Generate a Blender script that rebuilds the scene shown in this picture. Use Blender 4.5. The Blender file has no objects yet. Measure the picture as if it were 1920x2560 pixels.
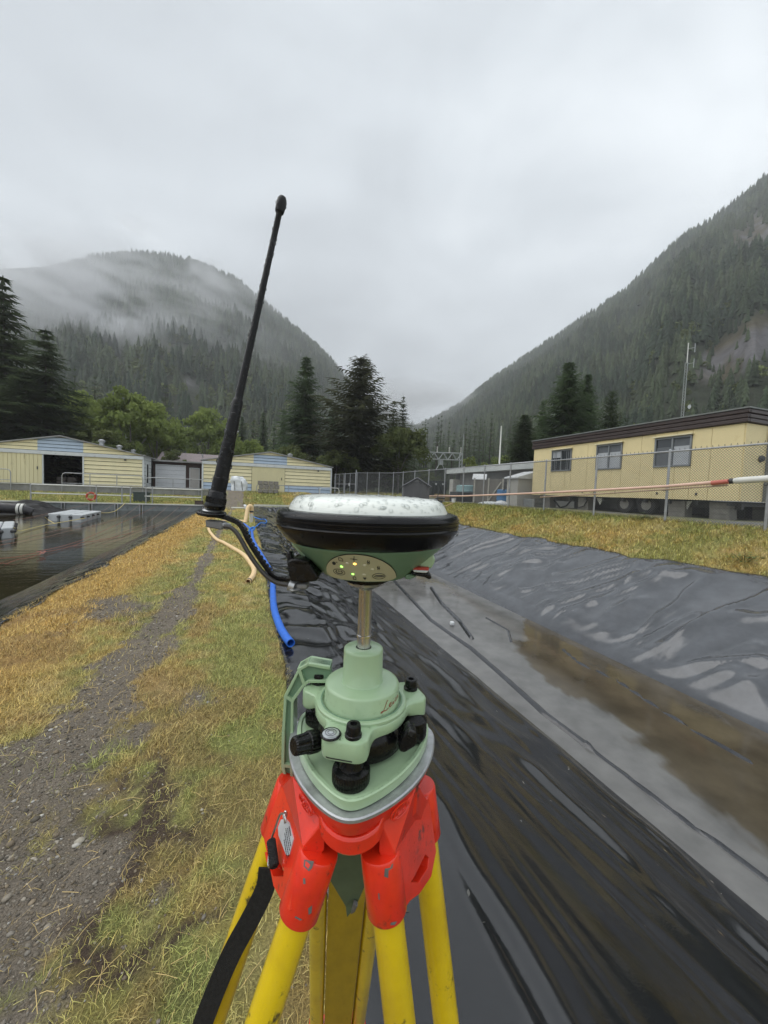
import bpy, bmesh, math, random
import numpy as np
from mathutils import Matrix, Vector
R = math.radians
random.seed(7); rng = np.random.default_rng(11)
S = bpy.context.scene
COL = S.collection
# ------------------------------------------------------------------ camera
FPX = 962.0; YAW = R(19.5); PITCH = R(3.1); ROLL = R(2.2); EYE = 1.72
FW = np.array([math.sin(YAW)*math.cos(PITCH), math.cos(YAW)*math.cos(PITCH), -math.sin(PITCH)])
RT0 = np.array([math.cos(YAW), -math.sin(YAW), 0.0]); UP0 = np.cross(RT0, FW)
UP = UP0*math.cos(ROLL)-RT0*math.sin(ROLL); RT = RT0*math.cos(ROLL)+UP0*math.sin(ROLL)
EYEP = np.array([0, 0, EYE])
cam = bpy.data.cameras.new('camera'); cam_o = bpy.data.objects.new('camera', cam); COL.objects.link(cam_o)
cam.sensor_fit = 'VERTICAL'; cam.sensor_height = 36.0; cam.lens = 36.0*FPX/2560
cam.clip_start = 0.02; cam.clip_end = 20000
cam_o.matrix_world = Matrix(((RT[0], UP[0], -FW[0], 0), (RT[1], UP[1], -FW[1], 0), (RT[2], UP[2], -FW[2], EYE), (0, 0, 0, 1)))
S.camera = cam_o
# ------------------------------------------------------------------ sky, sun, exposure
SUN_EL = R(58); SUN_AZ = R(-70)            # azimuth from +Y towards +X
w = bpy.data.worlds.new('World'); S.world = w; w.use_nodes = True
nt = w.node_tree; N = nt.nodes; L = nt.links; N.clear()
out = N.new('ShaderNodeOutputWorld'); bg = N.new('ShaderNodeBackground'); bg.inputs['Strength'].default_value = 0.1
sky = N.new('ShaderNodeTexSky'); sky.sky_type = 'NISHITA'; sky.sun_disc = False
sky.sun_elevation = SUN_EL; sky.sun_rotation = SUN_AZ
tc = N.new('ShaderNodeTexCoord'); sep = N.new('ShaderNodeSeparateXYZ'); L.new(tc.outputs['Generated'], sep.inputs[0])
def mth(op, a, b=None, clamp=False):
    m = N.new('ShaderNodeMath'); m.operation = op; m.use_clamp = clamp
    for i, v in enumerate((a, b)):
        if v is None: continue
        if isinstance(v, (int, float)): m.inputs[i].default_value = v
        else: L.new(v, m.inputs[i])
    return m.outputs[0]
zz = mth('ADD', mth('MAXIMUM', sep.outputs['Z'], 0.0), 0.22)
cmb = N.new('ShaderNodeCombineXYZ')
L.new(mth('DIVIDE', sep.outputs['X'], zz), cmb.inputs[0]); L.new(mth('DIVIDE', sep.outputs['Y'], zz), cmb.inputs[1])
cmb.inputs[2].default_value = 3.7
def wnoise(scale, detail, rough, dist=0.0):
    n = N.new('ShaderNodeTexNoise'); n.inputs['Scale'].default_value = scale; n.inputs['Detail'].default_value = detail
    n.inputs['Roughness'].default_value = rough; n.inputs['Distortion'].default_value = dist
    L.new(cmb.outputs[0], n.inputs['Vector']); return n.outputs['Fac']
big = wnoise(0.62, 4, 0.5, 0.5); small = wnoise(2.0, 6, 0.6, 0.6)
cl = mth('ADD', mth('MULTIPLY', big, 0.75), mth('MULTIPLY', small, 0.25))
rp = N.new('ShaderNodeValToRGB'); L.new(cl, rp.inputs[0])
rp.color_ramp.elements[0].position = 0.36; rp.color_ramp.elements[0].color = (0.250, 0.269, 0.286, 1)
rp.color_ramp.elements[1].position = 0.62; rp.color_ramp.elements[1].color = (0.680, 0.712, 0.732, 1)
e = rp.color_ramp.elements.new(0.49); e.color = (0.420, 0.451, 0.475, 1)
sc10 = N.new('ShaderNodeVectorMath'); sc10.operation = 'SCALE'; sc10.inputs['Scale'].default_value = 10.0
L.new(rp.outputs[0], sc10.inputs[0])
mixw = N.new('ShaderNodeMix'); mixw.data_type = 'RGBA'; mixw.inputs[0].default_value = 0.95
L.new(sky.outputs[0], mixw.inputs[6]); L.new(sc10.outputs[0], mixw.inputs[7])
L.new(mixw.outputs[2], bg.inputs[0]); L.new(bg.outputs[0], out.inputs[0])
sun = bpy.data.lights.new('sun', 'SUN'); sun.energy = 1.5; sun.angle = R(70); sun.color = (1.0, 0.975, 0.94)
sun_o = bpy.data.objects.new('sun', sun); COL.objects.link(sun_o)
sd = Vector((math.sin(SUN_AZ)*math.cos(SUN_EL), math.cos(SUN_AZ)*math.cos(SUN_EL), math.sin(SUN_EL)))
sun_o.rotation_euler = sd.to_track_quat('Z', 'Y').to_euler(); sun_o.location = (0, 0, 30)
S.view_settings.view_transform = 'Standard'; S.view_settings.look = 'None'
S.view_settings.gamma = 1.0; S.view_settings.use_curve_mapping = False
S.view_settings.exposure = 0.95
S.cycles.volume_bounces = 1; S.cycles.max_bounces = 8; S.cycles.transparent_max_bounces = 12
# ------------------------------------------------------------------ place helpers (a pixel of the 1920x2560 photo -> a point of the place)
def ray(x, y): return FW+RT*(x-960)/FPX+UP*(1280-y)/FPX
def atZ(x, y, z): d = ray(x, y); return EYEP+d*(z-EYE)/d[2]
def atD(x, y, D): return EYEP+ray(x, y)*D
def atY(x, y, Y): d = ray(x, y); return EYEP+d*Y/d[1]
def atX(x, y, X): d = ray(x, y); return EYEP+d*X/d[0]
# ------------------------------------------------------------------ numpy noise
def _h(ix, iy, s):
    n = (ix.astype(np.int64)*374761393+iy.astype(np.int64)*668265263+s*1442695041) & 0x7fffffff
    n = ((n ^ (n >> 13))*1274126177) & 0x7fffffff
    n = n ^ (n >> 16)
    return (n & 0xffff)/65535.0
def vn(x, y, s=0):
    x = np.asarray(x, float); y = np.asarray(y, float)
    ix = np.floor(x); iy = np.floor(y); fx = x-ix; fy = y-iy
    fx = fx*fx*fx*(fx*(fx*6-15)+10); fy = fy*fy*fy*(fy*(fy*6-15)+10)
    a = _h(ix, iy, s); b = _h(ix+1, iy, s); c = _h(ix, iy+1, s); d = _h(ix+1, iy+1, s)
    return (a*(1-fx)+b*fx)*(1-fy)+(c*(1-fx)+d*fx)*fy
def fbm(x, y, o=4, s=0):
    t = 0.0; a = 0.5; n = 0.0
    for k in range(o):
        t = t+a*vn(x*2**k+k*17.3, y*2**k-k*9.1, s+k); n += a; a *= 0.5
    return t/n
def ridge(x, y, s=0, o=3):
    t = 0.0; a = 0.5; n = 0
    for k in range(o):
        t = t+a*(1-np.abs(2*vn(x*2**k+k*11.7, y*2**k+k*5.3, s+k)-1)); n += a; a *= .5
    return t/n
def sst(a, b, x): t = np.clip((np.asarray(x, float)-a)/(b-a), 0, 1); return t*t*(3-2*t)
# ------------------------------------------------------------------ materials
MATS = {}
def srgb(r, g, b):
    f = lambda c: c/12.92 if c <= .04045 else ((c+.055)/1.055)**2.4
    return (f(r/255), f(g/255), f(b/255))
def mat(name, col, rough=.5, metal=0., var=.15, scale=4., bump=0., bscale=40., coat=0., spec=.5, col2=None, thr=(.45, .7), attr=None, emit=0., rvar=0., stretch=None, trans=0., ior=1.45, dirt=None, dthr=(.55, .75), dscale=6., sub=0.):
    """one principled material: base colour wandering by noise, optional second colour in patches, optional dirt, noise bump"""
    if name in MATS: return MATS[name]
    m = bpy.data.materials.new(name); m.use_nodes = True; t = m.node_tree; n = t.nodes; l = t.links
    b = n['Principled BSDF']; b.inputs['Roughness'].default_value = rough; b.inputs['Metallic'].default_value = metal
    b.inputs['Specular IOR Level'].default_value = spec; b.inputs['Coat Weight'].default_value = coat; b.inputs['Coat Roughness'].default_value = .08
    b.inputs['IOR'].default_value = ior; b.inputs['Transmission Weight'].default_value = trans
    tc = n.new('ShaderNodeTexCoord'); vec = tc.outputs['Object']
    if stretch:
        mp = n.new('ShaderNodeMapping'); mp.inputs['Scale'].default_value = stretch; l.new(vec, mp.inputs[0]); vec = mp.outputs[0]
    def noise(sc, det=5, ro=.6):
        q = n.new('ShaderNodeTexNoise'); q.inputs['Scale'].default_value = sc; q.inputs['Detail'].default_value = det; q.inputs['Roughness'].default_value = ro
        l.new(vec, q.inputs['Vector']); return q.outputs['Fac']
    def mixc(f, a, c, mode='MIX'):
        x = n.new('ShaderNodeMix'); x.data_type = 'RGBA'; x.blend_type = mode
        for s, v in ((0, f), (6, a), (7, c)):
            if isinstance(v, (int, float)): x.inputs[s].default_value = v
            elif isinstance(v, tuple): x.inputs[s].default_value = (*v[:3], 1)
            else: l.new(v, x.inputs[s])
        return x.outputs[2]
    def rng_(f, a, c, lo=0., hi=1.):
        x = n.new('ShaderNodeMapRange'); x.inputs[1].default_value = a; x.inputs[2].default_value = c; x.inputs[3].default_value = lo; x.inputs[4].default_value = hi
        l.new(f, x.inputs[0]); return x.outputs[0]
    f1 = noise(scale)
    if attr:
        at = n.new('ShaderNodeAttribute'); at.attribute_name = attr; c = at.outputs['Color']
    else:
        c = n.new('ShaderNodeRGB'); c.outputs[0].default_value = (*col, 1); c = c.outputs[0]
    if col2: c = mixc(rng_(noise(scale*.7+.13), *thr), c, col2)
    if var:
        lum = rng_(f1, .3, .7, 1-var, 1+var); cc = n.new('ShaderNodeCombineColor')
        for k in range(3): l.new(lum, cc.inputs[k])
        c = mixc(1.0, c, cc.outputs[0], 'MULTIPLY')
    if dirt: c = mixc(rng_(noise(dscale, 8, .7), *dthr), c, dirt)
    l.new(c, b.inputs['Base Color'])
    if rvar: l.new(rng_(noise(scale*1.7, 6), .35, .65, max(.02, rough-rvar), min(1, rough+rvar)), b.inputs['Roughness'])
    if bump:
        bp = n.new('ShaderNodeBump'); bp.inputs['Strength'].default_value = 1.0; bp.inputs['Distance'].default_value = bump
        l.new(noise(bscale, 6, .65), bp.inputs['Height']); l.new(bp.outputs[0], b.inputs['Normal'])
    if emit:
        b.inputs['Emission Color'].default_value = (*col, 1); b.inputs['Emission Strength'].default_value = emit
    MATS[name] = m; m['nodes'] = 1
    return m
# ------------------------------------------------------------------ objects: things, parts, setting
def tag(o, label=None, cat=None, group=None, kind=None):
    if label: o['label'] = label
    if cat: o['category'] = cat
    if group: o['group'] = group
    if kind: o['kind'] = kind
    return o
def thing(name, label, cat, loc=(0, 0, 0), rz=0., group=None):
    o = bpy.data.objects.new(name, None); COL.objects.link(o); o.empty_display_size = .1
    o.location = [float(v) for v in loc]; o.rotation_euler = (0, 0, rz)
    o['_m'] = 0; XF[o.name] = (Matrix.Translation(Vector([float(v) for v in loc]))@Matrix.Rotation(rz, 4, 'Z')).inverted()
    del o['_m']
    return tag(o, label, cat, group)
XF = {}
def kids(o): return [c for c in o.children]
def copy_tree(o, parent=None):
    c = o.copy(); COL.objects.link(c)
    if parent: c.parent = parent
    for ch in kids(o): copy_tree(ch, c)
    return c
class MB:
    """collects primitives; build() links them as ONE mesh object"""
    def __init__(s, M=None): s.v = []; s.f = []; s.M = M
    def add(s, V, Fs, M=None):
        o = len(s.v); V = [Vector(p) for p in V]
        if M is not None: V = [M@p for p in V]
        if s.M is not None: V = [s.M@p for p in V]
        s.v += V; s.f += [tuple(i+o for i in q) for q in Fs]; return s
    def box(s, c, d, M=None):
        x, y, z = d[0]/2, d[1]/2, d[2]/2
        V = [Vector((c[0]+i*x, c[1]+j*y, c[2]+k*z)) for k in (-1, 1) for i, j in ((-1, -1), (1, -1), (1, 1), (-1, 1))]
        return s.add(V, [(3, 2, 1, 0), (4, 5, 6, 7), (0, 1, 5, 4), (1, 2, 6, 5), (2, 3, 7, 6), (3, 0, 4, 7)], M)
    def prism(s, poly, d, M=None):
        """poly: 3D points of one face, d: extrusion vector"""
        n = len(poly); P = [Vector(p) for p in poly]; d = Vector(d)
        return s.add(P+[p+d for p in P], [tuple(range(n-1, -1, -1)), tuple(range(n, 2*n))]+[(i, (i+1) % n, n+(i+1) % n, n+i) for i in range(n)], M)
    def lathe(s, prof, n=48, M=None, cap=(1, 1)):
        V = []; Fs = []
        for r, z in prof:
            for k in range(n): a = 2*math.pi*k/n; V.append((r*math.cos(a), r*math.sin(a), z))
        for j in range(len(prof)-1):
            for k in range(n): Fs.append((j*n+k, j*n+(k+1) % n, (j+1)*n+(k+1) % n, (j+1)*n+k))
        if cap[0]: Fs.append(tuple(range(n-1, -1, -1)))
        if cap[1]: Fs.append(tuple((len(prof)-1)*n+k for k in range(n)))
        return s.add(V, Fs, M)
    def tube(s, pts, r, n=8, cap=True, flat=None):
        P = [Vector([float(q) for q in p]) for p in pts]; m = len(P)
        rs = r if isinstance(r, (list, tuple)) else [r]*m
        V = []; Fs = []; prev = None
        for i in range(m):
            t = (P[min(i+1, m-1)]-P[max(i-1, 0)]).normalized()
            if prev is None: a = t.orthogonal().normalized()
            else:
                a = prev-t*prev.dot(t); a = a.normalized() if a.length > 1e-6 else t.orthogonal().normalized()
            prev = a; b = t.cross(a)
            for k in range(n):
                q = 2*math.pi*k/n+math.pi/n; V.append(P[i]+(a*math.cos(q)+b*math.sin(q))*rs[i])
        for i in range(m-1):
            for k in range(n): Fs.append((i*n+k, i*n+(k+1) % n, (i+1)*n+(k+1) % n, (i+1)*n+k))
        if cap: Fs += [tuple(range(n-1, -1, -1)), tuple((m-1)*n+k for k in range(n))]
        return s.add(V, Fs)
    def strip(s, pts, wdir, wd, th):
        """flat band along pts: width wd along wdir, thickness th"""
        P = [Vector([float(q) for q in p]) for p in pts]; V = []; Fs = []; m = len(P)
        for i in range(m):
            t = (P[min(i+1, m-1)]-P[max(i-1, 0)]).normalized(); wv = Vector(wdir); wv = (wv-t*wv.dot(t)).normalized(); nn = t.cross(wv)
            for a, b in ((-1, -1), (1, -1), (1, 1), (-1, 1)): V.append(P[i]+wv*a*wd/2+nn*b*th/2)
        for i in range(m-1):
            for k in range(4): Fs.append((i*4+k, i*4+(k+1) % 4, i*4+4+(k+1) % 4, i*4+4+k))
        Fs += [(3, 2, 1, 0), tuple((m-1)*4+k for k in range(4))]
        return s.add(V, Fs)
    def build(s, name, m, parent=None, smooth=35, bev=0., sub=0, local=False):
        me = bpy.data.meshes.new(name)
        V = s.v
        if parent is not None and not local:
            top = parent; X = Matrix.Identity(4)
            while top is not None and top.name not in XF: top = top.parent
            if top is not None: X = XF[top.name]
            V = [X@p for p in V]
        me.from_pydata([tuple(p) for p in V], [], s.f)
        bm = bmesh.new(); bm.from_mesh(me); bmesh.ops.recalc_face_normals(bm, faces=bm.faces); bm.to_mesh(me); bm.free()
        if smooth:
            me.shade_smooth(); me.set_sharp_from_angle(angle=R(smooth))
        me.materials.append(m if not isinstance(m, str) else MATS[m])
        o = bpy.data.objects.new(name, me); COL.objects.link(o)
        if parent is not None: o.parent = parent
        if bev:
            md = o.modifiers.new('bevel', 'BEVEL'); md.width = bev; md.segments = 2; md.limit_method = 'ANGLE'; md.angle_limit = R(40); md.harden_normals = False
        if sub:
            md = o.modifiers.new('sub', 'SUBSURF'); md.levels = sub; md.render_levels = sub
        return o
def np_mesh(name, V, Fs, m, attrs=None, smooth=False, parent=None, kind=None):
    """V (n,3), Fs (k,3|4) numpy -> object; attrs: name -> (n,) float or (n,3) colour per vertex"""
    me = bpy.data.meshes.new(name); n = len(V); k, c = Fs.shape
    me.vertices.add(n); me.vertices.foreach_set('co', np.ascontiguousarray(V, np.float32).ravel())
    me.loops.add(k*c); me.loops.foreach_set('vertex_index', np.ascontiguousarray(Fs, np.int32).ravel())
    me.polygons.add(k); me.polygons.foreach_set('loop_start', np.arange(0, k*c, c, dtype=np.int32))
    if smooth: me.polygons.foreach_set('use_smooth', np.ones(k, bool))
    me.update(calc_edges=True)
    for a, val in (attrs or {}).items():
        val = np.asarray(val, np.float32)
        if val.ndim == 1: at = me.attributes.new(a, 'FLOAT', 'POINT'); at.data.foreach_set('value', val)
        else:
            at = me.attributes.new(a, 'FLOAT_COLOR', 'POINT'); at.data.foreach_set('color', np.concatenate([val, np.ones((n, 1), np.float32)], 1).ravel())
    me.materials.append(m); o = bpy.data.objects.new(name, me); COL.objects.link(o)
    if parent is not None: o.parent = parent
    if kind: o['kind'] = kind
    return o
def grid_faces(nr, nc):
    i = np.arange(nr-1)[:, None]*nc+np.arange(nc-1)[None]; return np.stack([i, i+1, i+nc+1, i+nc], -1).reshape(-1, 4)
# ================================================================== TERRAIN
def interp(x, xs, ys): return np.interp(x, xs, ys)
def end_y(X):      # far end of the right trench, nearer towards its right rim
    return interp(X, [4.5, 8.75, 9.5], [34.0, 17.5, 17.0])
def profile(X): return interp(X, [-60, -24, -21, -6.2, -2.75, -2.2, -1.2, .3, .42, .94, 3.28, 3.55, 5.75, 8.75, 9.1, 10.7, 13, 40, 200],
                               [1.2, 1.2, -1.2, -1.25, -.02, .03, 0, .02, -.02, -.06, -1.0, -1.03, -1.02, .40, .50, 1.20, 1.22, 1.3, 2.0])
def ground_z(X, Y):
    X = np.asarray(X, float); Y = np.asarray(Y, float); X, Y = np.broadcast_arrays(X, Y)
    z = profile(X)
    # right trench and berm: rise at the far end
    e = end_y(X); zr = interp(X, [.4, 4.5, 8.75, 10.7], [.0, .05, .6, 1.2]); ln = interp(X, [.4, 4.5, 8.75, 10.7], [7, 7, 2.0, 1.5])
    zt = z*(1-sst(-3.0, 0.0, Y-e))+zr*sst(-3.0, 0.0, Y-e)
    far = zr+(1.18-zr)*np.clip((Y-e)/ln, 0, 1)
    zt = np.where(Y > e, far, zt)
    # left pond: upright wall at Y = 34, then a grass strip up to the concrete wall at Y = 41
    zl = np.where(Y > 34.0, interp(Y, [34, 35, 41.1, 41.2], [.02, .08, .55, 1.16]), z)
    zz = np.where(X > -2.75, zt, zl)
    zb = np.where((X > -3.4) & (X < -.3) & (Y > 33), np.maximum(zz, interp(Y, [33, 41.2], [0, 1.16])), zz)
    far_rise = np.clip((Y-60)/200, 0, 1)*4.0
    nse = (fbm(X*1.3, Y*1.3, 3, 5)-.5)*.035*((X > -2.6) & (X < .3))+(fbm(X*2.2, Y*2.2, 3, 9)-.5)*.10*((X > 8.9) & (X < 10.9))
    return zb+far_rise+nse
def gravel_mask(X, Y):
    c = interp(Y, [0, 1.7, 2.5, 3.5, 5, 7.5, 12, 34], [-1.15, -1.12, -1.16, -1.08, -.98, -.86, -.95, -1.1])
    hw = interp(Y, [0, 1.7, 2.5, 3.2, 5, 7, 9, 14, 28, 33, 36], [.62, .52, .42, .24, .17, .16, .12, .10, .10, .9, 1.2])
    a = 1-np.abs(X-c)/(hw*1.3)+(fbm(X*2.4, Y*1.6, 4, 21)-.5)*1.5+(fbm(X*9, Y*7, 3, 23)-.5)*1.3
    b = .55-np.hypot(X+1.6, (Y-6.0)/1.6)/.95+(fbm(X*4, Y*3, 3, 27)-.5)*1.0     # thin patch left of the track
    b2 = .5-np.hypot((X+.33), (Y-3.3)/2.0)/.28+(fbm(X*7, Y*5, 3, 29)-.5)*.9      # bare strip nearer the hoses
    return np.clip(np.maximum(np.maximum(a, b*.8), b2*.8), -1, 1)
def soil_mask(X, Y):
    return .50-.55*np.hypot((X+.50)/.34, (Y-2.0)/.75)+(fbm(X*11, Y*11, 5, 33)-.5)*1.7
GRASS_COLS = np.array([srgb(212, 176, 100), srgb(204, 184, 112), srgb(158, 166, 94), srgb(222, 204, 148), srgb(172, 140, 94)])
def grass_mix(X, Y):
    """local character of the turf: straw-orange at the outer edges, greener near the middle and close by -> colour (n,3)"""
    g = fbm(X*1.1, Y*.8, 4, 41); h = fbm(X*3.5, Y*2.5, 3, 43); g = g*.6+.4*fbm(X*6, Y*6, 3, 143)
    left = sst(1.3, 2.0, -X)*(Y < 33); green = np.clip(sst(.38, .60, g)*.8+.30*(Y < 3.2)-.9*left+.1, 0, 1)
    green = np.where(Y > 34, np.clip(sst(.3, .5, g), .3, 1), green); green = np.where(X > 3, np.clip(sst(.36, .6, g)*.75+sst(9.6, 10.6, X)*.3, 0, 1), green)
    orange = np.clip(left*.9+sst(.5, .62, h)*.5*(1-green), 0, 1)
    pale = sst(.55, .7, fbm(X*6, Y*5, 2, 47))*.5
    brown = np.clip(sst(.5, .62, fbm(X*2.2+5, Y*2.2, 3, 49))*.55*(Y < 6)*(X < 1), 0, 1)
    c = GRASS_COLS[1][None]*np.ones((len(np.ravel(X)), 1)); mixc = lambda c, k, f: c*(1-np.ravel(f)[:, None])+GRASS_COLS[k][None]*np.ravel(f)[:, None]
    c = mixc(c, 3, pale); c = mixc(c, 0, orange); c = mixc(c, 2, green); c = mixc(c, 4, brown); return c
xs = np.unique(np.round(np.concatenate([np.arange(-3.2, .8, .04), np.arange(.8, 8.6, .15), np.arange(8.6, 11.1, .1), np.arange(11.1, 30, 1.2), np.arange(-24, -3.2, .35), -24-1.25**np.arange(1, 24), 30+1.25**np.arange(1, 27), [-2.751, -2.749, -3.41]]), 4))
ys = np.unique(np.round(np.concatenate([np.arange(.2, 5, .05), np.arange(5, 14, .12), np.arange(14, 48, .3), np.arange(-12, .2, .6), -12-1.3**np.arange(1, 16), 48+1.2**np.arange(1, 31), [33.99, 34.001, 41.1, 41.2]]), 4))
GX, GY = np.meshgrid(xs, ys); GZ = ground_z(GX, GY)
lin_r = (GX > .40) & (GX < 8.72) & (GY < end_y(GX)); lin_l = (GX < -2.8) & (GX > -21) & (GY < 34.0)
GZ = np.where(lin_r | lin_l, GZ-.10, GZ)
fx, fy = GX.ravel(), GY.ravel()
gm = gravel_mask(fx, fy); sm = soil_mask(fx, fy)
gcol = grass_mix(fx, fy)*np.array([.52, .50, .52])
gcol = gcol*(.75+.5*fbm(fx*14, fy*14, 2, 51))[:, None]
soil = np.array([.068, .048, .034]); grav = np.array([.165, .140, .110])
f = sst(-.1, .5, sm)[:, None]; gcol = gcol*(1-f)+soil*f
f = sst(-.05, .35, gm)[:, None]*((fx > -2.9) & (fx < .4))[:, None]; gcol = gcol*(1-f)+grav*(.8+.4*fbm(fx*9, fy*9, 3, 53))[:, None]*f
yard = (((fx > 10.9) & (fy < 60)) | ((fy > 35) & (fx > 4.2) & (fy < 47)) | ((fy > 41.1) & (fx < 4.3) & (fy < 60)) | ((fy > 19) & (fx > 6) & (fy < 50)))
yg = np.clip(yard*1.0-.6*sst(.5, .6, fbm(fx*.3, fy*.3, 3, 57))*(fx > 11), 0, 1)[:, None]
gcol = gcol*(1-yg)+np.array([.165, .165, .16])*(.85+.3*fbm(fx*.8, fy*.8, 4, 59))[:, None]*yg
ff = ((fy > 60) | (np.abs(fx) > 60))[:, None]; gcol = np.where(ff, np.array([.05, .06, .025]), gcol)
m = mat('earth', (.1, .1, .1), rough=.85, var=.5, scale=130, bump=.012, bscale=140, attr='tint', spec=.3)
g = np_mesh('ground', np.stack([fx, fy, GZ.ravel()], 1), grid_faces(len(ys), len(xs)), m, {'tint': gcol}, smooth=True, kind='structure')
# ------------------------------------------------------------------ liners
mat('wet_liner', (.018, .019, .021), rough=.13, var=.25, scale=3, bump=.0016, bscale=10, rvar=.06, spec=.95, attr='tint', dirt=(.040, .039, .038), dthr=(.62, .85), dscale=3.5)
def liner_sheet(name, X, Y, Z, ok, m, label):
    silt_sheen = np.clip(sst(5.5, 6.4, X)*.75+.25*sst(3.0, 3.6, X)*(X < 6.2), 0, 1)*(.80+.35*fbm(X*.5, Y*.35, 3, 115)); silt_sheen = np.clip(silt_sheen, 0, 1).ravel()[:, None]; tint = np.array([.009, .0095, .011])*(1-silt_sheen)+np.array([.074, .079, .088])*silt_sheen  # sediment film on the bed; right bank's sky sheen painted as a paler tint
    nr, nc = X.shape; F_ = grid_faces(nr, nc); keep = ok.ravel()[F_].all(1); F_ = F_[keep]
    used = np.unique(F_); mp = np.full(nr*nc, -1); mp[used] = np.arange(len(used))
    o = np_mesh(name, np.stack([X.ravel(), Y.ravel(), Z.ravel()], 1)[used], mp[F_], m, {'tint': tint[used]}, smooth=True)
    md = o.modifiers.new('thick', 'SOLIDIFY'); md.thickness = .004; md.offset = -1
    return tag(o, label, 'pond liner')
lx = np.unique(np.concatenate([np.arange(.34, 4.2, .035), np.arange(4.2, 8.8, .05)])); ly = np.unique(np.concatenate([np.arange(-1, 6, .05), np.arange(6, 16, .06), np.arange(16, 34.3, .2)]))
X, Y = np.meshgrid(lx, ly); X = X+(fbm(Y*1.1, X*0+3, 3, 61)-.5)*.12*(X < .5)+(fbm(Y*.9, X*0+7, 3, 62)-.5)*.35*sst(8.3, 8.75, X)
Zb = ground_z(X, Y)+.012
u = (X-.9)*1.0+Y*.10; v = Y-.3*X
longw = ridge(u*5.2+fbm(X*1.5, Y*.4, 2, 65)*1.2, v*.33, 66, 2)-.5                      # streaky folds running along the bank
cross = ridge(X*.9+2.5*fbm(X*1.2, Y*.6, 3, 67), Y*1.9+2.2*fbm(X*1.5, Y*.9, 3, 68), 69, 2)-.5   # ripples across the lip
onleft = sst(.9, 1.05, X)*(1-sst(3.0, 3.3, X)); lip = (1-sst(1.0, 2.2, X))*sst(2.0, 4.0, Y)+.5*(1-sst(1.6, 3.4, X))*sst(5, 9, Y)
onright = sst(5.9, 6.4, X)
a_ = X*.943-Y*.334; b_ = X*.334+Y*.943
folds = ridge(a_*.20+fbm(X*.4, Y*.4, 2, 70)*1.4, b_*.62+1.5*fbm(X*.33, Y*.33, 2, 71), 72, 1)**5+.8*ridge(a_*.34+1.3*fbm(X*.3+9, Y*.3, 2, 79), b_*.30+1.4*fbm(X*.3, Y*.3+4, 2, 80), 86, 1)**9
fine = ridge(a_*.5+fbm(X, Y, 2, 73), b_*2.2+1.2*fbm(X*.9, Y*.9, 2, 74), 75, 1)-.5
Z = Zb+onleft*longw*.050*(.35+fbm(X*.6, Y*.3, 2, 77))+lip*cross*.075+onright*(folds*.05+fine*.05*np.clip(fbm(X*.5, Y*.5, 2, 76)*2-.5, .15, 1)+(vn(a_*.5, b_*1.1, 78)-.5)*.05+(vn(a_*.9+2*fbm(X*.7, Y*.7, 2, 87), b_*2.1, 88)-.5)*.028)*(1-sst(8.5, 8.75, X)*.7)
crest = lambda n, k: np.exp(-((n-.5)*k)**2)
wx_ = 1.1*fbm(X*.45+3, Y*.45, 3, 131); wy_ = 1.1*fbm(X*.45, Y*.45+8, 3, 132)
cr1 = crest(vn(a_*.34+wx_, b_*1.5+wy_*1.8, 133), 11)*sst(.2, .5, vn(a_*.5, b_*.6, 134)); cr2 = crest(vn(a_*.42+1.5*wx_+b_*.30, b_*.55+wy_-a_*.25, 135), 15)*sst(.3, .55, vn(a_*.35+4, b_*.4, 136)); cr3 = crest(vn(a_*.9+wx_*2, b_*2.4+wy_*2.5, 137), 9)*sst(.25, .6, vn(a_*.6+9, b_*.7, 138))
cr4 = crest(vn(a_*1.5+wx_*2.4, b_*4.2+wy_*3, 139), 6)*sst(.3, .65, vn(a_*.8+2, b_*.9, 140))
Z = Z+onright*(1-sst(8.4, 8.75, X))*(cr1*.060+cr2*.070+cr3*.052+cr4*.030)+onleft*(crest(vn(u*1.6+wx_*1.5, v*.55+wy_, 151), 9)*.030+crest(vn(u*3.5+wx_*2, v*1.1+wy_*2, 152), 6)*.016*sst(.35, .65, vn(u, v*.4, 153)))
# seam between the flat lip sheet and the slope sheet
Z = Z+.010*np.exp(-((X-.93-.02*np.sin(Y*2.1))/.02)**2)+.006*((X < .93))
def fold(Z, pts, h, wd):
    P = np.array(pts); best = np.full(X.shape, 9.)
    for p, q in zip(P[:-1], P[1:]):
        d = q-p; t = np.clip(((X-p[0])*d[0]+(Y-p[1])*d[1])/(d@d), 0, 1); best = np.minimum(best, np.hypot(X-p[0]-t*d[0], Y-p[1]-t*d[1]))
    return np.maximum(Z, Z*0+0)*0+Z+h*np.exp(-(best/wd)**2)
W_Z = -.965                                          # water level in the trench
px2 = lambda L_, z=W_Z: [tuple(atZ(a, b, z)[:2]) for a, b in L_]
Z = fold(Z, px2([(985, 1452), (1080, 1553), (1181, 1624), (1257, 1690), (1364, 1786), (1465, 1862)]), .093, .062)
Z = fold(Z, px2([(1475, 1870), (1566, 1938), (1677, 2029), (1829, 2133), (1990, 2260)]), .084, .035)
Z = fold(Z, px2([(1078, 1470), (1105, 1510), (1150, 1555), (1180, 1597)]), .11, .05)
Z = fold(Z, px2([(1405, 1622), (1450, 1660), (1540, 1700), (1620, 1755), (1740, 1830), (1880, 1910)]), .078, .03)
Z = fold(Z, px2([(1215, 1545), (1270, 1575), (1278, 1605)]), .075, .04)
liner_sheet('pond_liner', X, Y, Z, (Y < end_y(X)+.05), MATS['wet_liner'], 'black plastic liner draped in wrinkles over the right hand trench')
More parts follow.
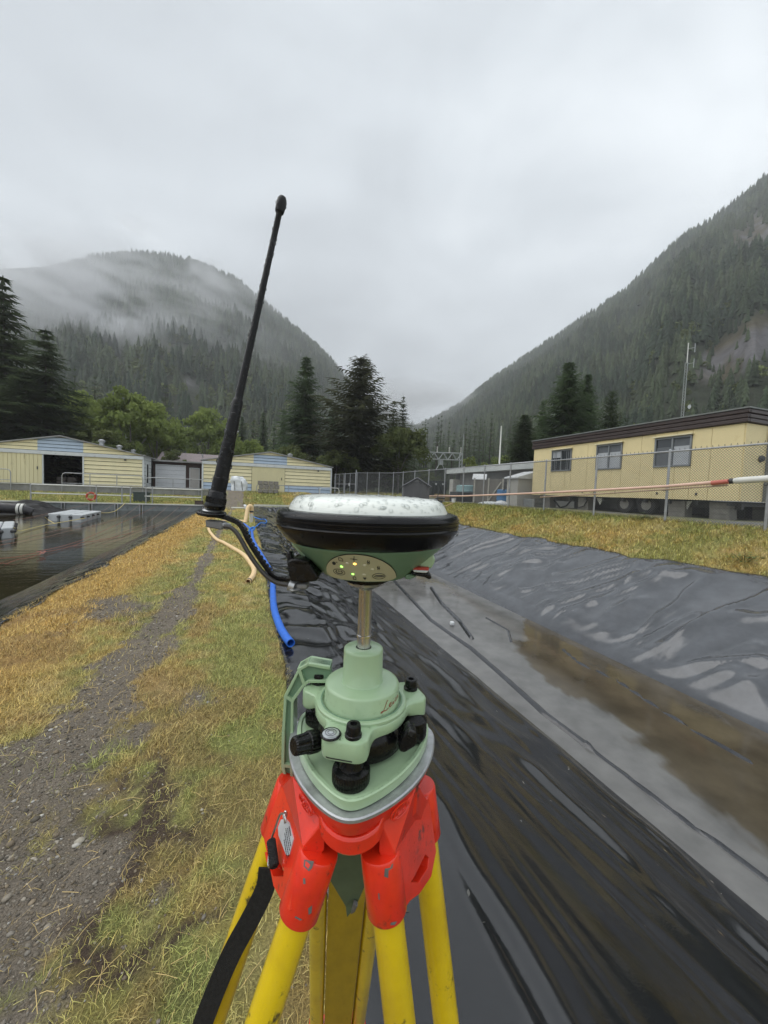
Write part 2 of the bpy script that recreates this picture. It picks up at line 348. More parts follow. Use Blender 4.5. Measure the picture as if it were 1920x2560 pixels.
lx = np.unique(np.concatenate([np.arange(-7.0, -2.55, .05), np.arange(-21, -7, .4)])); ly = np.unique(np.concatenate([np.arange(.3, 16, .09), np.arange(16, 34.0, .2), [34.0]]))
X, Y = np.meshgrid(lx, ly); X = X+((fbm(Y*1.2, X*0+13, 3, 81)-.5)*.40-.02*Y*.5)*(X > -3.0)
Zb = ground_z(X, Y)+.015
cross = ridge(X*.5+2*fbm(X, Y*.5, 2, 82), Y*2.2+1.5*fbm(X*1.2, Y*.6, 3, 83), 84, 2)-.5
along = ridge((X+Y*.06)*5, Y*.3, 85, 2)-.5
Z = Zb+cross*.06*sst(-4.0, -3.0, X)+along*.03*(X < -3.2)
liner_sheet('pond_liner', X, Y, Z, (Y <= 34), MATS['wet_liner'], 'black plastic liner sloping into the dark water of the left pond')
# ------------------------------------------------------------------ water sheets
def water_mat(name, col, dist, scale, col2, stretch=None):
    m = mat(name, col, rough=.02, var=.25, scale=1.4, bump=dist, bscale=scale, spec=.5, ior=1.333, col2=col2, thr=(.35, .6), stretch=stretch); return m
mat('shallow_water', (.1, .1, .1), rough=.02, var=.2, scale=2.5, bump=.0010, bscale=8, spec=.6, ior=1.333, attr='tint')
water_mat('pond_water_mat', (.014, .012, .006), .010, 1.1, (.026, .021, .010), stretch=(.55, 1.6, 1))
wy = np.linspace(-1, 31.5, 420); wx = np.linspace(2.95, 6.3, 64); X, Y = np.meshgrid(wx, wy); xb_ = interp(Y, [1, 1.66, 2.1, 2.67, 3.36, 5.05, 6.43, 8], [3.7, 3.75, 3.85, 4.05, 4.19, 4.28, 5.39, 6.6]); bs_ = sst(-.05, .05, X-xb_+(fbm(X*2.6, Y*2.2, 6, 117)-.5)*.75).ravel()[:, None]; wt_ = (np.array([.125, .123, .118])*(1-bs_)+np.array([.068, .055, .036])*bs_)*(.70+.6*fbm(X*3.4, Y*2.6, 5, 118)).ravel()[:, None]  # sediment tones; the brown also paints in the dark trailer and hill reflection
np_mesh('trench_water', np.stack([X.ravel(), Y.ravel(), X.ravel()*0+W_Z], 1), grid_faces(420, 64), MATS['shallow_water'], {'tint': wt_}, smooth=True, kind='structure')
X, Y = np.meshgrid(np.linspace(-20.5, -3.6, 30), np.linspace(-4, 33.94, 40))
np_mesh('pond_water', np.stack([X.ravel(), Y.ravel(), X.ravel()*0-.5], 1), grid_faces(40, 30), MATS['pond_water_mat'], smooth=True, kind='structure')
# ------------------------------------------------------------------ grass blades
def blades(name, X, Y, length, width, label_m, lean=.9, dark=None, zf=ground_z, colf=grass_mix, lay=0.6):
    n = len(X); z = zf(X, Y)-.004; az = rng.uniform(0, 2*np.pi, n); ln = length*rng.uniform(.5, 1.35, n); tl = np.clip(rng.normal(lay, .35, n), .05, 1.35)
    d = np.stack([np.cos(az)*np.sin(tl), np.sin(az)*np.sin(tl), np.cos(tl)], 1); az2 = az+rng.normal(0, .5, n); tl2 = np.clip(tl+rng.uniform(.1, .8, n), 0, 1.62)
    d2 = np.stack([np.cos(az2)*np.sin(tl2), np.sin(az2)*np.sin(tl2), np.cos(tl2)], 1)
    b = np.stack([X, Y, z], 1); s_ = np.stack([-np.sin(az+.3), np.cos(az+.3), 0*az], 1)*(width*rng.uniform(.6, 1.4, n))[:, None]
    mid = b+d*(ln*.55)[:, None]; tip = mid+d2*(ln*.5)[:, None]
    V = np.stack([b-s_, b+s_, mid-s_*.7, mid+s_*.7, tip], 1).reshape(-1, 3); i = np.arange(n)[:, None]*5
    Fs = np.concatenate([i+[0, 1, 3], i+[0, 3, 2], i+[2, 3, 4]], 0)
    c = colf(X, Y); j = rng.integers(0, len(GRASS_COLS), n); k = rng.uniform(0, .45, n)[:, None]; c = c*(1-k)+GRASS_COLS[j]*k; c = c*(rng.uniform(.35, 1.35, n)*(.75+.5*fbm(X*16, Y*16, 2, 141)))[:, None]
    o = np_mesh(name, V, Fs, label_m, {'tint': np.repeat(c, 5, 0)*1.0})
    return V
mg = mat('grass_blade', (.1, .1, .1), rough=.55, var=0, attr='tint', spec=.35)
def scatter(x0, x1, y0, y1, n, keep):
    X = rng.uniform(x0, x1, n); Y = rng.uniform(y0, y1, n); k = keep(X, Y) > rng.uniform(0, 1, n); return X[k], Y[k]
def berm_keep(X, Y):
    edge = (X > -2.70-.012*Y+(fbm(Y*1.3, Y*0+2, 3, 90)-.5)*.35) & (X < .36+(fbm(Y*1.7, Y*0+5, 3, 91)-.5)*.16)
    patch = sst(.25, .5, fbm(X*3, Y*3, 3, 93))*.8+.3
    return edge*np.clip(patch, 0, 1)*(1-.93*sst(-.05, .45, gravel_mask(X, Y)))*(1-.72*sst(-.15, .35, soil_mask(X, Y)))
parts = []
for (y0, y1, n, ln, wd) in ((.6, 2.6, 105000, .046, .0011), (2.6, 5, 85000, .058, .0016), (5, 9, 62000, .065, .0026), (9, 16, 42000, .07, .0045), (16, 41, 42000, .09, .010)):
    X, Y = scatter(-3.4, .5, y0, y1, n, berm_keep); parts.append((X, Y, ln, wd))
allX = np.concatenate([p[0] for p in parts]); allY = np.concatenate([p[1] for p in parts]); allL = np.concatenate([np.full(len(p[0]), p[2]) for p in parts]); allW = np.concatenate([np.full(len(p[0]), p[3]) for p in parts])
blades('grass', allX, allY, allL, allW, mg, lay=.85); tag(COL.objects['grass'], 'short straw coloured and green grass on the bank between the ponds', 'grass', kind='stuff')
def bank_keep(X, Y):
    return (X > 8.72+(fbm(Y*.9, X*0+7, 3, 62)-.5)*.3)*(.55+.45*sst(.3, .6, fbm(X*2, Y*2, 3, 95)))*(1-.8*(X > 11.0))*(Y < 19.0)
X, Y = scatter(8.6, 11.6, 2.5, 19.5, 90000, bank_keep); D_ = .33*X+.94*Y
blades('grass', X, Y, .085+.002*D_, .0022+.00035*D_, mg, lay=.75); tag(COL.objects['grass.001'], 'mown green and yellow grass on the bank under the wire fence', 'grass', kind='stuff')
def strip_keep(X, Y): return ((X < -3.1) & (Y > 35.0) & (Y < 41.0))*1.+((X > -.4) & (X < 5.5) & (Y > 34.2) & (Y < 41))*1.
X, Y = scatter(-22, 5.5, 34, 41, 60000, strip_keep)
blades('grass', X, Y, .16, .014, mg, lay=.6); tag(COL.objects['grass.002'], 'grass strip between the pond end and the concrete wall', 'grass', kind='stuff')
def field_keep(X, Y): return ((X > 9.9) & (Y > 43))*sst(.35, .5, fbm(X*.3, Y*.3, 3, 97))
X, Y = scatter(9.9, 34, 43, 66, 26000, field_keep)
blades('grass', X, Y, .3, .03, mg, lay=.6); tag(COL.objects['grass.003'], 'dry yellow field grass seen through the wire fence', 'grass', kind='stuff')
# ------------------------------------------------------------------ gravel stones
ICO = None
def ico():
    bm = bmesh.new(); bmesh.ops.create_icosphere(bm, subdivisions=1, radius=1); V = np.array([v.co[:] for v in bm.verts]); Fs = np.array([[v.index for v in f.verts] for f in bm.faces]); bm.free(); return V, Fs
IV, IF = ico()
def stones(name, X, Y, size, cols, m, squash=.55, zf=ground_z):
    n = len(X); a = rng.uniform(0, 2*np.pi, n); sx = size*rng.uniform(.6, 1.5, n); sy = sx*rng.uniform(.5, 1, n); sz = sx*squash*rng.uniform(.5, 1, n)
    V = IV[None]*(1+rng.uniform(-.22, .22, (n, 12, 1))); V = V*np.stack([sx, sy, sz], 1)[:, None]
    ca, sa = np.cos(a)[:, None], np.sin(a)[:, None]; x = V[..., 0]*ca-V[..., 1]*sa; y = V[..., 0]*sa+V[..., 1]*ca
    V = np.stack([x+X[:, None], y+Y[:, None], V[..., 2]+(zf(X, Y)+sz*.35)[:, None]], -1).reshape(-1, 3)
    Fs = (IF[None]+np.arange(n)[:, None, None]*12).reshape(-1, 3)
    c = cols[rng.integers(0, len(cols), n)]*rng.uniform(.7, 1.25, n)[:, None]
    return np_mesh(name, V, Fs, m, {'tint': np.repeat(c, 12, 0)}, kind='stuff')
ms = mat('stone', (.1, .1, .1), rough=.75, var=.1, scale=80, attr='tint', spec=.25)
SC = np.array([(.130, .112, .088), (.165, .146, .118), (.100, .088, .070), (.130, .106, .076), (.21, .188, .155), (.075, .066, .054), (.150, .136, .116), (.175, .142, .10)])*1.3
kp = lambda X, Y: np.clip(sst(-.05, .35, gravel_mask(X, Y))+.10*sst(-.2, .3, soil_mask(X, Y))+.004, 0, 1)*((X > -2.6) & (X < .35))
xa, ya = scatter(-2.2, .3, .7, 3.2, 44000, kp); xb, yb = scatter(-2.2, .2, 3.2, 9, 26000, kp)
o = stones('gravel', np.concatenate([xa, xb]), np.concatenate([ya, yb]), np.concatenate([rng.gamma(1.7, .0017, len(xa))+.0012, rng.gamma(1.8, .0022, len(xb))+.0020]), SC, ms)
tag(o, 'loose grey gravel of the worn track along the bank', 'gravel')
pc = np.array([(.42, .40, .36), (.34, .33, .31), (.48, .44, .36)])
xa, ya = scatter(-2.2, .2, .7, 6, 900, kp); o = stones('gravel', xa, ya, rng.gamma(2.5, .0022, len(xa))+.0022, pc, ms); tag(o, 'scattered small pale pebbles on the gravel track', 'gravel')
xa, ya = scatter(-1.9, -.2, .9, 3.2, 90, kp); o = stones('gravel', xa, ya, rng.uniform(.007, .015, len(xa)), SC*1.15, ms, squash=.4); tag(o, 'larger flat grey chips of slate lying on the track', 'gravel')
xa, ya = scatter(-.4, 4, .2, 1, 0, kp) if False else (rng.uniform(-3.1, -1.4, 2500), rng.uniform(35, 41, 2500))
# loose dry stalks lying on the turf
ns = 420; sx = rng.uniform(-1.6, .33, ns); sy = .8+rng.gamma(1.6, 1.2, ns); sa = rng.uniform(0, 6.28, ns); sl = rng.uniform(.03, .12, ns)
d = np.stack([np.cos(sa), np.sin(sa), 0*sa], 1)*sl[:, None]/2; c0 = np.stack([sx, sy, ground_z(sx, sy)+rng.uniform(.006, .02, ns)], 1); s_ = np.stack([-np.sin(sa), np.cos(sa), 0*sa+.6], 1)*.0007
bend = np.stack([0*sa, 0*sa, rng.uniform(-.004, .014, ns)], 1)
V = np.stack([c0-d-s_, c0-d+s_, c0+bend-s_, c0+bend+s_, c0+d-s_, c0+d+s_], 1).reshape(-1, 3); i = np.arange(ns)[:, None]*6
o = np_mesh('dry_stalks', V, np.concatenate([i+[0, 1, 3, 2], i+[2, 3, 5, 4]], 0), mat('straw', srgb(205, 178, 118), rough=.6, var=.2), kind='stuff'); tag(o, 'loose dry straw stalks lying on the turf', 'straw')
# bits of leaf, straw and grit washed onto the liner
nb = 360; bx = np.concatenate([rng.uniform(.5, 3.2, 240), rng.uniform(6.0, 8.5, 120)]); by = .7+rng.gamma(1.7, 2.0, nb); bz = ground_z(bx, by)+.020; ba = rng.uniform(0, 6.28, nb); bl_n = np.clip(rng.gamma(1.6, .007, nb)+.003, 0, .022)
d = np.stack([np.cos(ba), np.sin(ba), -.36*np.cos(ba)*(bx < 4)], 1)*bl_n[:, None]; s_ = np.stack([-np.sin(ba), np.cos(ba), .36*np.sin(ba)*(bx < 4)], 1)*(bl_n*rng.uniform(.08, .4, nb))[:, None]; c0 = np.stack([bx, by, bz], 1)
V = np.stack([c0-d, c0+s_, c0+d, c0-s_], 1).reshape(-1, 3); kc = np.array([(.20, .16, .09), (.10, .075, .04), (.26, .24, .19), (.12, .12, .11)])[rng.integers(0, 4, nb)]
o = np_mesh('debris', V, np.arange(nb*4).reshape(-1, 4), ms, {'tint': np.repeat(kc, 4, 0)}, kind='stuff'); tag(o, 'bits of leaf, straw and grit washed onto the black liner', 'debris')
# ================================================================== HILLS
def hill(name, sil, D0f, Drf, x0, x1, nx, nt, z0, rock, seed, back=220, gully=1.0):
    """a valley side: columns follow the ridge line, rows climb from the foot to the ridge and fall away behind it"""
    pxs = np.linspace(x0, x1, nx); sx = [p[0] for p in sil]; sy = [p[1] for p in sil]
    t = np.concatenate([np.linspace(0, 1, nt), [1.08, 1.25, 1.6]]); P = np.zeros((len(t), nx, 3)); tt = np.zeros((len(t), nx))
    for j, px in enumerate(pxs):
        Dr = Drf(px); D0 = D0f(px); r = atD(px, np.interp(px, sx, sy), Dr); b = atD(px, 1215, D0); b[2] = z0
        for i, q in enumerate(t):
            qq = min(q, 1); p = b+(r-b)*qq; p[2] = b[2]+(r[2]-b[2])*(qq**1.12)
            if q > 1: dv = (r-b)*np.array([1, 1, 0]); dv /= np.linalg.norm(dv); p = r+dv*back*(q-1)*3; p[2] = r[2]-(q-1)*back*1.6
            P[i, j] = p; tt[i, j] = q
    pp = np.linspace(0, nx/9.0, nx)[None]*np.ones((len(t), 1)); am = np.sin(np.pi*np.clip(tt, 0, 1))
    d = ((ridge(pp*.55+.4*fbm(pp, tt*3, 2, seed), tt*.9, seed+1, 3)-.5)*70*gully+(fbm(pp*1.6, tt*5, 4, seed+3)-.5)*36)*am
    dirv = P[-1]-P[0]; dirv[:, 2] = 0; dirv /= np.linalg.norm(dirv, axis=1, keepdims=True)
    P += dirv[None]*(-d[..., None])*np.array([1, 1, 0]); P[..., 2] += d*.25
    return P, tt, pxs
def rock_field(P, blobs):
    q = P-EYEP; D = q@FW; px = 960+FPX*(q@RT)/D; py = 1280-FPX*(q@UP)/D; f = np.zeros(px.shape)
    for (cx, cy, rx, ry, ang, s) in blobs:
        ca, sa = math.cos(R(ang)), math.sin(R(ang)); dx = px-cx; dy = py-cy; u = (dx*ca+dy*sa)/rx; v = (-dx*sa+dy*ca)/ry
        f = np.maximum(f, s*np.clip(1.35-np.hypot(u, v)+(fbm(px/22, py/10, 3, 7)-.5)*1.2, 0, 1))
    return f
def hill_mesh(name, P, rk, label):
    n = P.shape[0]*P.shape[1]; p = P.reshape(-1, 3); r = rk.ravel()
    nz = fbm(p[:, 0]/14+p[:, 2]/9, p[:, 1]/14, 4, 101)
    under = np.array([.030, .036, .022]); rockc = np.array([.120, .116, .122]); moss = np.array([.070, .060, .036])
    c = under[None]*(.7+.6*nz[:, None]); k = sst(.25, .7, r)[:, None]; rc = rockc*(1-sst(.42, .62, nz)[:, None])+moss*sst(.42, .62, nz)[:, None]
    c = c*(1-k)+rc*k
    return np_mesh(name, p, grid_faces(P.shape[0], P.shape[1]), mat('hillside', (.1, .1, .1), rough=.9, var=.3, scale=.12, bump=1.2, bscale=.35, attr='tint', spec=.2), {'tint': c}, smooth=True, kind='structure')
def tree_protos():
    out_ = []
    for k in range(6):
        r_ = np.random.default_rng(200+k); V = []; Fs = []; T = 6
        for i in range(T):
            zb = .08+.86*i/T; zt_ = min(1.0, zb+.34*(1-.45*i/T)); rad = (.20 if k % 3 else .15)*(1-i/T)**.8+.018; npt = 5; o = len(V); V.append((0, 0, zt_)); a0 = r_.uniform(0, 6)
            for j in range(npt*2):
                rr = rad*(r_.uniform(.8, 1.25) if j % 2 == 0 else r_.uniform(.38, .6)); a = a0+math.pi*j/npt
                V.append((rr*math.cos(a), rr*math.sin(a), zb-(.035 if j % 2 == 0 else -.03)+r_.uniform(-.012, .012)))
            for j in range(npt*2): Fs.append((o, o+1+j, o+1+(j+1) % (npt*2)))
        out_.append((np.array(V), np.array(Fs)))
    r_ = np.random.default_rng(300)                 # a rounder broadleaf crown
    V = []; Fs = []
    for i in range(46):
        d = r_.normal(size=3); d /= np.linalg.norm(d); c = np.array([0, 0, .58])+d*np.array([.26, .26, .36])*r_.uniform(.6, 1); a, b = r_.normal(size=3), r_.normal(size=3); a *= .12/np.linalg.norm(a); b *= .12/np.linalg.norm(b)
        o = len(V); V += [c-a, c+b, c+a]; Fs.append((o, o+1, o+2))
    out_.append((np.array(V), np.array(Fs))); return out_
PROTO = tree_protos()
def forest(name, P, tt, rk, n, hmin, hmax, label, seed, cols, broad=lambda t: 0*t):
    r_ = np.random.default_rng(seed); nt_ = np.sum(tt[:, 0] <= 1.09); ar = np.zeros((nt_-1, P.shape[1]-1))
    e1 = P[1:nt_, :-1]-P[:nt_-1, :-1]; e2 = P[:nt_-1, 1:]-P[:nt_-1, :-1]; ar = np.linalg.norm(np.cross(e1, e2), axis=-1)
    dist = np.linalg.norm(P[:nt_-1, :-1]-EYEP, axis=-1); wgt = ar/np.clip(dist, 150, None)**.55; wgt = wgt.ravel()/wgt.sum()
    c = r_.choice(len(wgt), n, p=wgt); i, j = np.divmod(c, P.shape[1]-1); a, b = r_.uniform(0, 1, (2, n))
    lerp = lambda A: (A[i, j]*((1-a)*(1-b)).reshape(-1, *[1]*(A.ndim-2))+A[i+1, j]*(a*(1-b)).reshape(-1, *[1]*(A.ndim-2))+A[i, j+1]*((1-a)*b).reshape(-1, *[1]*(A.ndim-2))+A[i+1, j+1]*(a*b).reshape(-1, *[1]*(A.ndim-2)))
    p = lerp(P); t = lerp(tt); k = lerp(rk); keep = r_.uniform(0, 1, n) > sst(.2, 1.0, k)*.86; p = p[keep]; t = t[keep]; n = len(p)
    h = r_.uniform(hmin, hmax, n)*(.8+.4*fbm(p[:, 0]/60, p[:, 1]/60, 2, 5))*np.clip(np.linalg.norm(p-EYEP, axis=1)/420, .42, 1)*(1-.5*sst(.02, .3, k[keep])); kind = r_.integers(0, 6, n); kind = np.where(r_.uniform(0, 1, n) < broad(t), 6, kind)
    Vs = []; Fs = []; Cs = []; off = 0
    cn = fbm(p[:, 0]/45+p[:, 2]/40, p[:, 1]/45, 3, 8)
    for q in range(7):
        m_ = np.where(kind == q)[0]; 
        if not len(m_): continue
        V, F_ = PROTO[q]; ang = r_.uniform(0, 6.28, len(m_)); hh = h[m_]*(.62 if q == 6 else 1); wd = hh*r_.uniform(.75, 1.25, len(m_))*(1.1 if q == 6 else 1); ca, sa = np.cos(ang), np.sin(ang)
        x = (V[None, :, 0]*ca[:, None]-V[None, :, 1]*sa[:, None])*wd[:, None]; y = (V[None, :, 0]*sa[:, None]+V[None, :, 1]*ca[:, None])*wd[:, None]; z = V[None, :, 2]*hh[:, None]
        W = np.stack([x+p[m_, 0:1], y+p[m_, 1:2], z+p[m_, 2:3]-.5], -1); Vs.append(W.reshape(-1, 3))
        Fs.append((F_[None]+(np.arange(len(m_))*len(V))[:, None, None]).reshape(-1, 3)+off); off += len(m_)*len(V)
        base = cols[2][None] if q == 6 else (cols[0][None]*(1-sst(.4, .6, cn[m_])[:, None])+cols[1][None]*sst(.4, .6, cn[m_])[:, None])
        c = base*r_.uniform(.6, 1.4, len(m_))[:, None]; Cs.append(np.repeat(c, len(V), 0))
    o = np_mesh(name, np.concatenate(Vs), np.concatenate(Fs), mat('far_foliage', (.05, .05, .05), rough=.8, var=.25, scale=.5, attr='tint', spec=.2), {'tint': np.concatenate(Cs)}, kind='stuff')
    return tag(o, label, 'forest')
FC = [np.array((.026, .040, .024)), np.array((.052, .068, .036)), np.array((.095, .115, .040))]
SIL_L = [(-900, 900), (-500, 900), (-200, 815), (0, 738), (60, 700), (150, 672), (230, 645), (330, 636), (430, 646), (520, 672), (600, 712), (640, 748), (700, 796), (760, 842), (820, 896), (860, 944), (920, 1002), (990, 1045), (1060, 1085), (1120, 1150)]
P, tt, _ = hill('hill', SIL_L, lambda x: np.interp(x, [-900, 0, 700, 1120], [150, 130, 170, 420]), lambda x: np.interp(x, [-900, 300, 700, 1120], [900, 1250, 1150, 1300]), -900, 1120, 150, 56, 3.0, None, 120)
rk = rock_field(P, [(430, 880, 50, 12, 10, .8), (345, 870, 16, 14, 0, .8), (300, 910, 22, 16, 0, .7), (770, 890, 30, 7, 10, .9), (560, 870, 30, 10, 0, .5), (480, 960, 40, 14, 5, .6)])
tag(hill_mesh('hill', P, rk, ''), 'left side of the valley, a steep wooded hill with its top in mist')
forest('forest', P, tt, rk, 18000, 14, 25, 'conifer forest covering the misty hill behind the yellow buildings', 5, FC, lambda t: .22*(t < .25)+.05)
SIL_R = [(960, 1100), (1040, 1072), (1100, 1045), (1150, 1017), (1250, 940), (1400, 842), (1500, 777), (1560, 737), (1620, 684), (1700, 604), (1800, 545), (1920, 452), (2100, 340), (2400, 190), (2900, 60)]
P, tt, _ = hill('hill', SIL_R, lambda x: np.interp(x, [960, 1200, 1500, 1920, 2900], [420, 190, 110, 75, 50]), lambda x: np.interp(x, [960, 1200, 1500, 1920, 2900], [1700, 1350, 1000, 720, 420]), 960, 2900, 150, 60, 3.0, None, 160)
rk = rock_field(P, [(1885, 590, 85, 44, -38, 1.1), (1800, 650, 40, 10, -35, .6), (1860, 875, 130, 52, -28, 1.2), (1925, 830, 70, 50, -25, 1.1), (1740, 940, 40, 12, -20, .5), (1690, 660, 40, 8, -30, .5), (1890, 700, 40, 10, -30, .6)])
tag(hill_mesh('hill', P, rk, ''), 'right side of the valley, a steep wooded hill with bare rock')
forest('forest', P, tt, rk, 19000, 13, 25, 'conifer forest on the steep right hillside above the mobile office', 6, FC, lambda t: .12*(t < .2)+.03)
SIL_B = [(-900, 700), (-300, 660), (0, 672), (100, 668), (200, 648), (300, 640), (420, 660), (600, 760), (900, 1120), (1100, 1150), (1200, 1150), (1500, 1100)]
P, tt, _ = hill('hill', SIL_B, lambda x: 1500, lambda x: 2000, -900, 1500, 80, 14, 0.0, None, 180)
tag(hill_mesh('hill', P, np.zeros(tt.shape), ''), 'farther pale mountain almost lost in cloud behind the left hill')
# ------------------------------------------------------------------ haze and mist
def volume(name, density, col, verts_faces, noise=None, label=None):
    me = bpy.data.meshes.new(name); me.from_pydata(*verts_faces); o = bpy.data.objects.new(name, me); COL.objects.link(o)
    m = bpy.data.materials.new(name); m.use_nodes = True; n = m.node_tree.nodes; l = m.node_tree.links; n.clear()
    ou = n.new('ShaderNodeOutputMaterial'); pv = n.new('ShaderNodeVolumePrincipled'); pv.inputs['Color'].default_value = (*col, 1); pv.inputs['Density'].default_value = density; l.new(pv.outputs[0], ou.inputs['Volume'])
    if noise: noise(n, l, pv)
    me.materials.append(m); return tag(o, label, 'haze' if name == 'haze' else 'mist', kind='stuff')
def boxvf(x0, x1, y0, y1, z0, z1):
    V = [(x, y, z) for z in (z0, z1) for x, y in ((x0, y0), (x1, y0), (x1, y1), (x0, y1))]; return V, [], [(3, 2, 1, 0), (4, 5, 6, 7), (0, 1, 5, 4), (1, 2, 6, 5), (2, 3, 7, 6), (3, 0, 4, 7)]
volume('haze', .00033, (.95, .97, 1.0), boxvf(-2400, 2400, -300, 2600, -4.0, 1500.0), label='thin grey rain haze filling the valley')
# ================================================================== TREES
mat('conifer_dark', (.072, .098, .050), rough=.75, var=.45, scale=.9, spec=.25, col2=(.094, .118, .054), thr=(.45, .65))
mat('conifer_mid', (.088, .130, .064), rough=.75, var=.4, scale=.8, spec=.25, col2=(.110, .150, .066), thr=(.45, .65))
mat('conifer_brown', (.074, .080, .046), rough=.8, var=.4, scale=.8, spec=.2, col2=(.100, .096, .048), thr=(.48, .66))
mat('leaf_alder', (.205, .265, .075), rough=.6, var=.45, scale=.7, spec=.3, col2=(.270, .310, .090), thr=(.45, .65))
mat('leaf_dark', (.115, .145, .052), rough=.65, var=.45, scale=.7, spec=.3, col2=(.150, .165, .055), thr=(.45, .65))
mat('leaf_yellow', (.165, .205, .056), rough=.6, var=.4, scale=.8, spec=.3, col2=(.220, .245, .072), thr=(.45, .65))
mat('bark', (.060, .052, .044), rough=.9, var=.35, scale=6, bump=.02, bscale=12)
mat('bark_pale', (.16, .15, .135), rough=.9, var=.35, scale=6, bump=.02, bscale=12)
for nm in ('conifer_dark', 'conifer_mid', 'conifer_brown', 'leaf_alder', 'leaf_dark', 'leaf_yellow'):   # thin leaves let some light through
    nt_ = MATS[nm].node_tree; b_ = nt_.nodes['Principled BSDF']; tr = nt_.nodes.new('ShaderNodeBsdfTranslucent'); mx = nt_.nodes.new('ShaderNodeMixShader'); mx.inputs[0].default_value = .45
    nt_.links.new(b_.inputs['Base Color'].links[0].from_socket, tr.inputs[0]); o_ = nt_.nodes['Material Output']; nt_.links.new(b_.outputs[0], mx.inputs[1]); nt_.links.new(tr.outputs[0], mx.inputs[2]); nt_.links.new(mx.outputs[0], o_.inputs[0])
def conifer_mesh(seed, whorls=34, br=9, droop=.22, r=.24, seg=7, base=.06, wide=.9):
    """unit-height conifer crown: whorls of drooping boughs, each a spine of needle sprays"""
    q = np.random.default_rng(seed); V = []; Fs = []
    def tri(a, b, c): o = len(V); V.extend((a, b, c)); Fs.append((o, o+1, o+2))
    for i in range(whorls):
        t = base+(1-base)*(i+q.uniform(-.3, .3))/whorls; t = min(max(t, base), .992)
        prof = (1-t)**wide*min(1.0, .72+(t-base)*2.0); rad = r*prof*q.uniform(.82, 1.1)+.006
        nb = max(4, int(br*(.5+.7*(1-t)))); a0 = q.uniform(0, 6.28)
        for b in range(nb):
            a = a0+6.283*b/nb+q.uniform(-.25, .25); ln = rad*q.uniform(.62, 1.22); d = np.array([math.cos(a), math.sin(a), 0]); s = np.array([-math.sin(a), math.cos(a), 0])
            dr = droop*q.uniform(.6, 1.5)*(1-.6*t); up0 = .55*t*ln
            ns = max(3, int(1.7*seg*(.35+.65*ln/r)))
            for k in range(ns):
                u = (k+.3)/ns; p = d*ln*u+np.array([0, 0, t+up0*u-dr*ln*u*u*1.6]); sp = (.13*r+.25*ln)*(1-u*.66)*q.uniform(.6, 1.25); wv = sp*.40
                for sg in (-1, 1):
                    tip = p+(d*.62+s*sg*.78)*sp+np.array([0, 0, -sp*q.uniform(.1, .55)]); tri(p+d*wv*.5, p-d*wv*.35, tip)
                if k % 2 == 0: tri(p+s*wv*.35, p-s*wv*.35, p+d*sp*.5+np.array([0, 0, -sp*.7]))
            e_ = d*ln+np.array([0, 0, t+up0-dr*ln*1.6]); tri(e_-d*ln*.25+s*ln*.07, e_-d*ln*.25-s*ln*.07, e_+d*ln*.12)
    for k in range(5):
        a = k*1.26; tri(np.array([.006*math.cos(a), .006*math.sin(a), .95]), np.array([-.006*math.sin(a), .006*math.cos(a), .95]), np.array([0, 0, 1.0]))
    return np.array(V), np.array(Fs)
def broad_mesh(seed, nclump=74, per=92, sx=.42, sz=.36, zc=.62, leaf=.022, lumpy=.088):
    q = np.random.default_rng(seed); V = []; Fs = []
    for i in range(nclump):
        d = q.normal(size=3); d /= np.linalg.norm(d); d[2] = abs(d[2])*1.1-.32 if q.uniform() < .75 else d[2]; rr = q.uniform(.35, 1.0)**.6
        c = np.array([0, 0, zc])+d*np.array([sx, sx, sz])*rr; cr = q.uniform(.6, 1.35)*lumpy
        for k in range(per):
            e_ = q.normal(size=3); e_ /= np.linalg.norm(e_); e_[2] *= .75; p = c+e_*cr*q.uniform(.55, 1.08)
            a = q.normal(size=3); a /= np.linalg.norm(a); b = np.cross(a, e_+q.normal(size=3)*.6); b /= np.linalg.norm(b)+1e-6; l_ = leaf*q.uniform(.6, 1.4)
            o = len(V); V += [p-a*l_, p+b*l_*.6, p+a*l_, p-b*l_*.6]; Fs.append((o, o+1, o+2, o+3))
    return np.array(V), np.array(Fs)
MESHES = {}
def crown(key, VF, m, parent, sx, sz, name='crown'):
    if key not in MESHES:
        o = np_mesh(name, VF[0], VF[1], MATS[m], parent=parent); MESHES[key] = o.data
    else: o = bpy.data.objects.new(name, MESHES[key]); COL.objects.link(o); o.parent = parent
    o.scale = (sx, sx, sz); return o
def trunk(parent, h, r, m='bark', top=.85, forks=()):
    mb = MB(); mb.tube([(0, 0, -.4), (0, 0, h*.12), (r*.4, 0, h*.5), (0, 0, h*top)], [r*1.15, r, r*.6, r*.12], 8)
    for (z0, dx, dy, dz, rr) in forks: mb.tube([(0, 0, h*z0), (dx*h*.5, dy*h*.5, h*(z0+dz*.6)), (dx*h, dy*h, h*(z0+dz))], [r*rr, r*rr*.7, r*rr*.15], 6)
    return mb.build('trunk', MATS[m], parent, local=True)
def gz(p): return float(ground_z(np.array([p[0]]), np.array([p[1]]))[0])
def conifer(px, ytop, D, wpx, key, m, label, seed, group=None, base=None, **kw):
    p = atD(px, 1215, D); zb = gz(p)-.1 if base is None else base; top = atD(px, ytop, D)[2]; h = top-zb
    t = thing('conifer_tree', label, 'tree', (p[0], p[1], zb), random.uniform(0, 6), group)
    r = kw.get('r', .24); half = wpx*D/FPX
    crown((key, m), CONE[key], m, t, half/CR[key], h); trunk(t, h, max(.06, h*.012), 'bark', .9); return t
CONE = {}; CR = {}
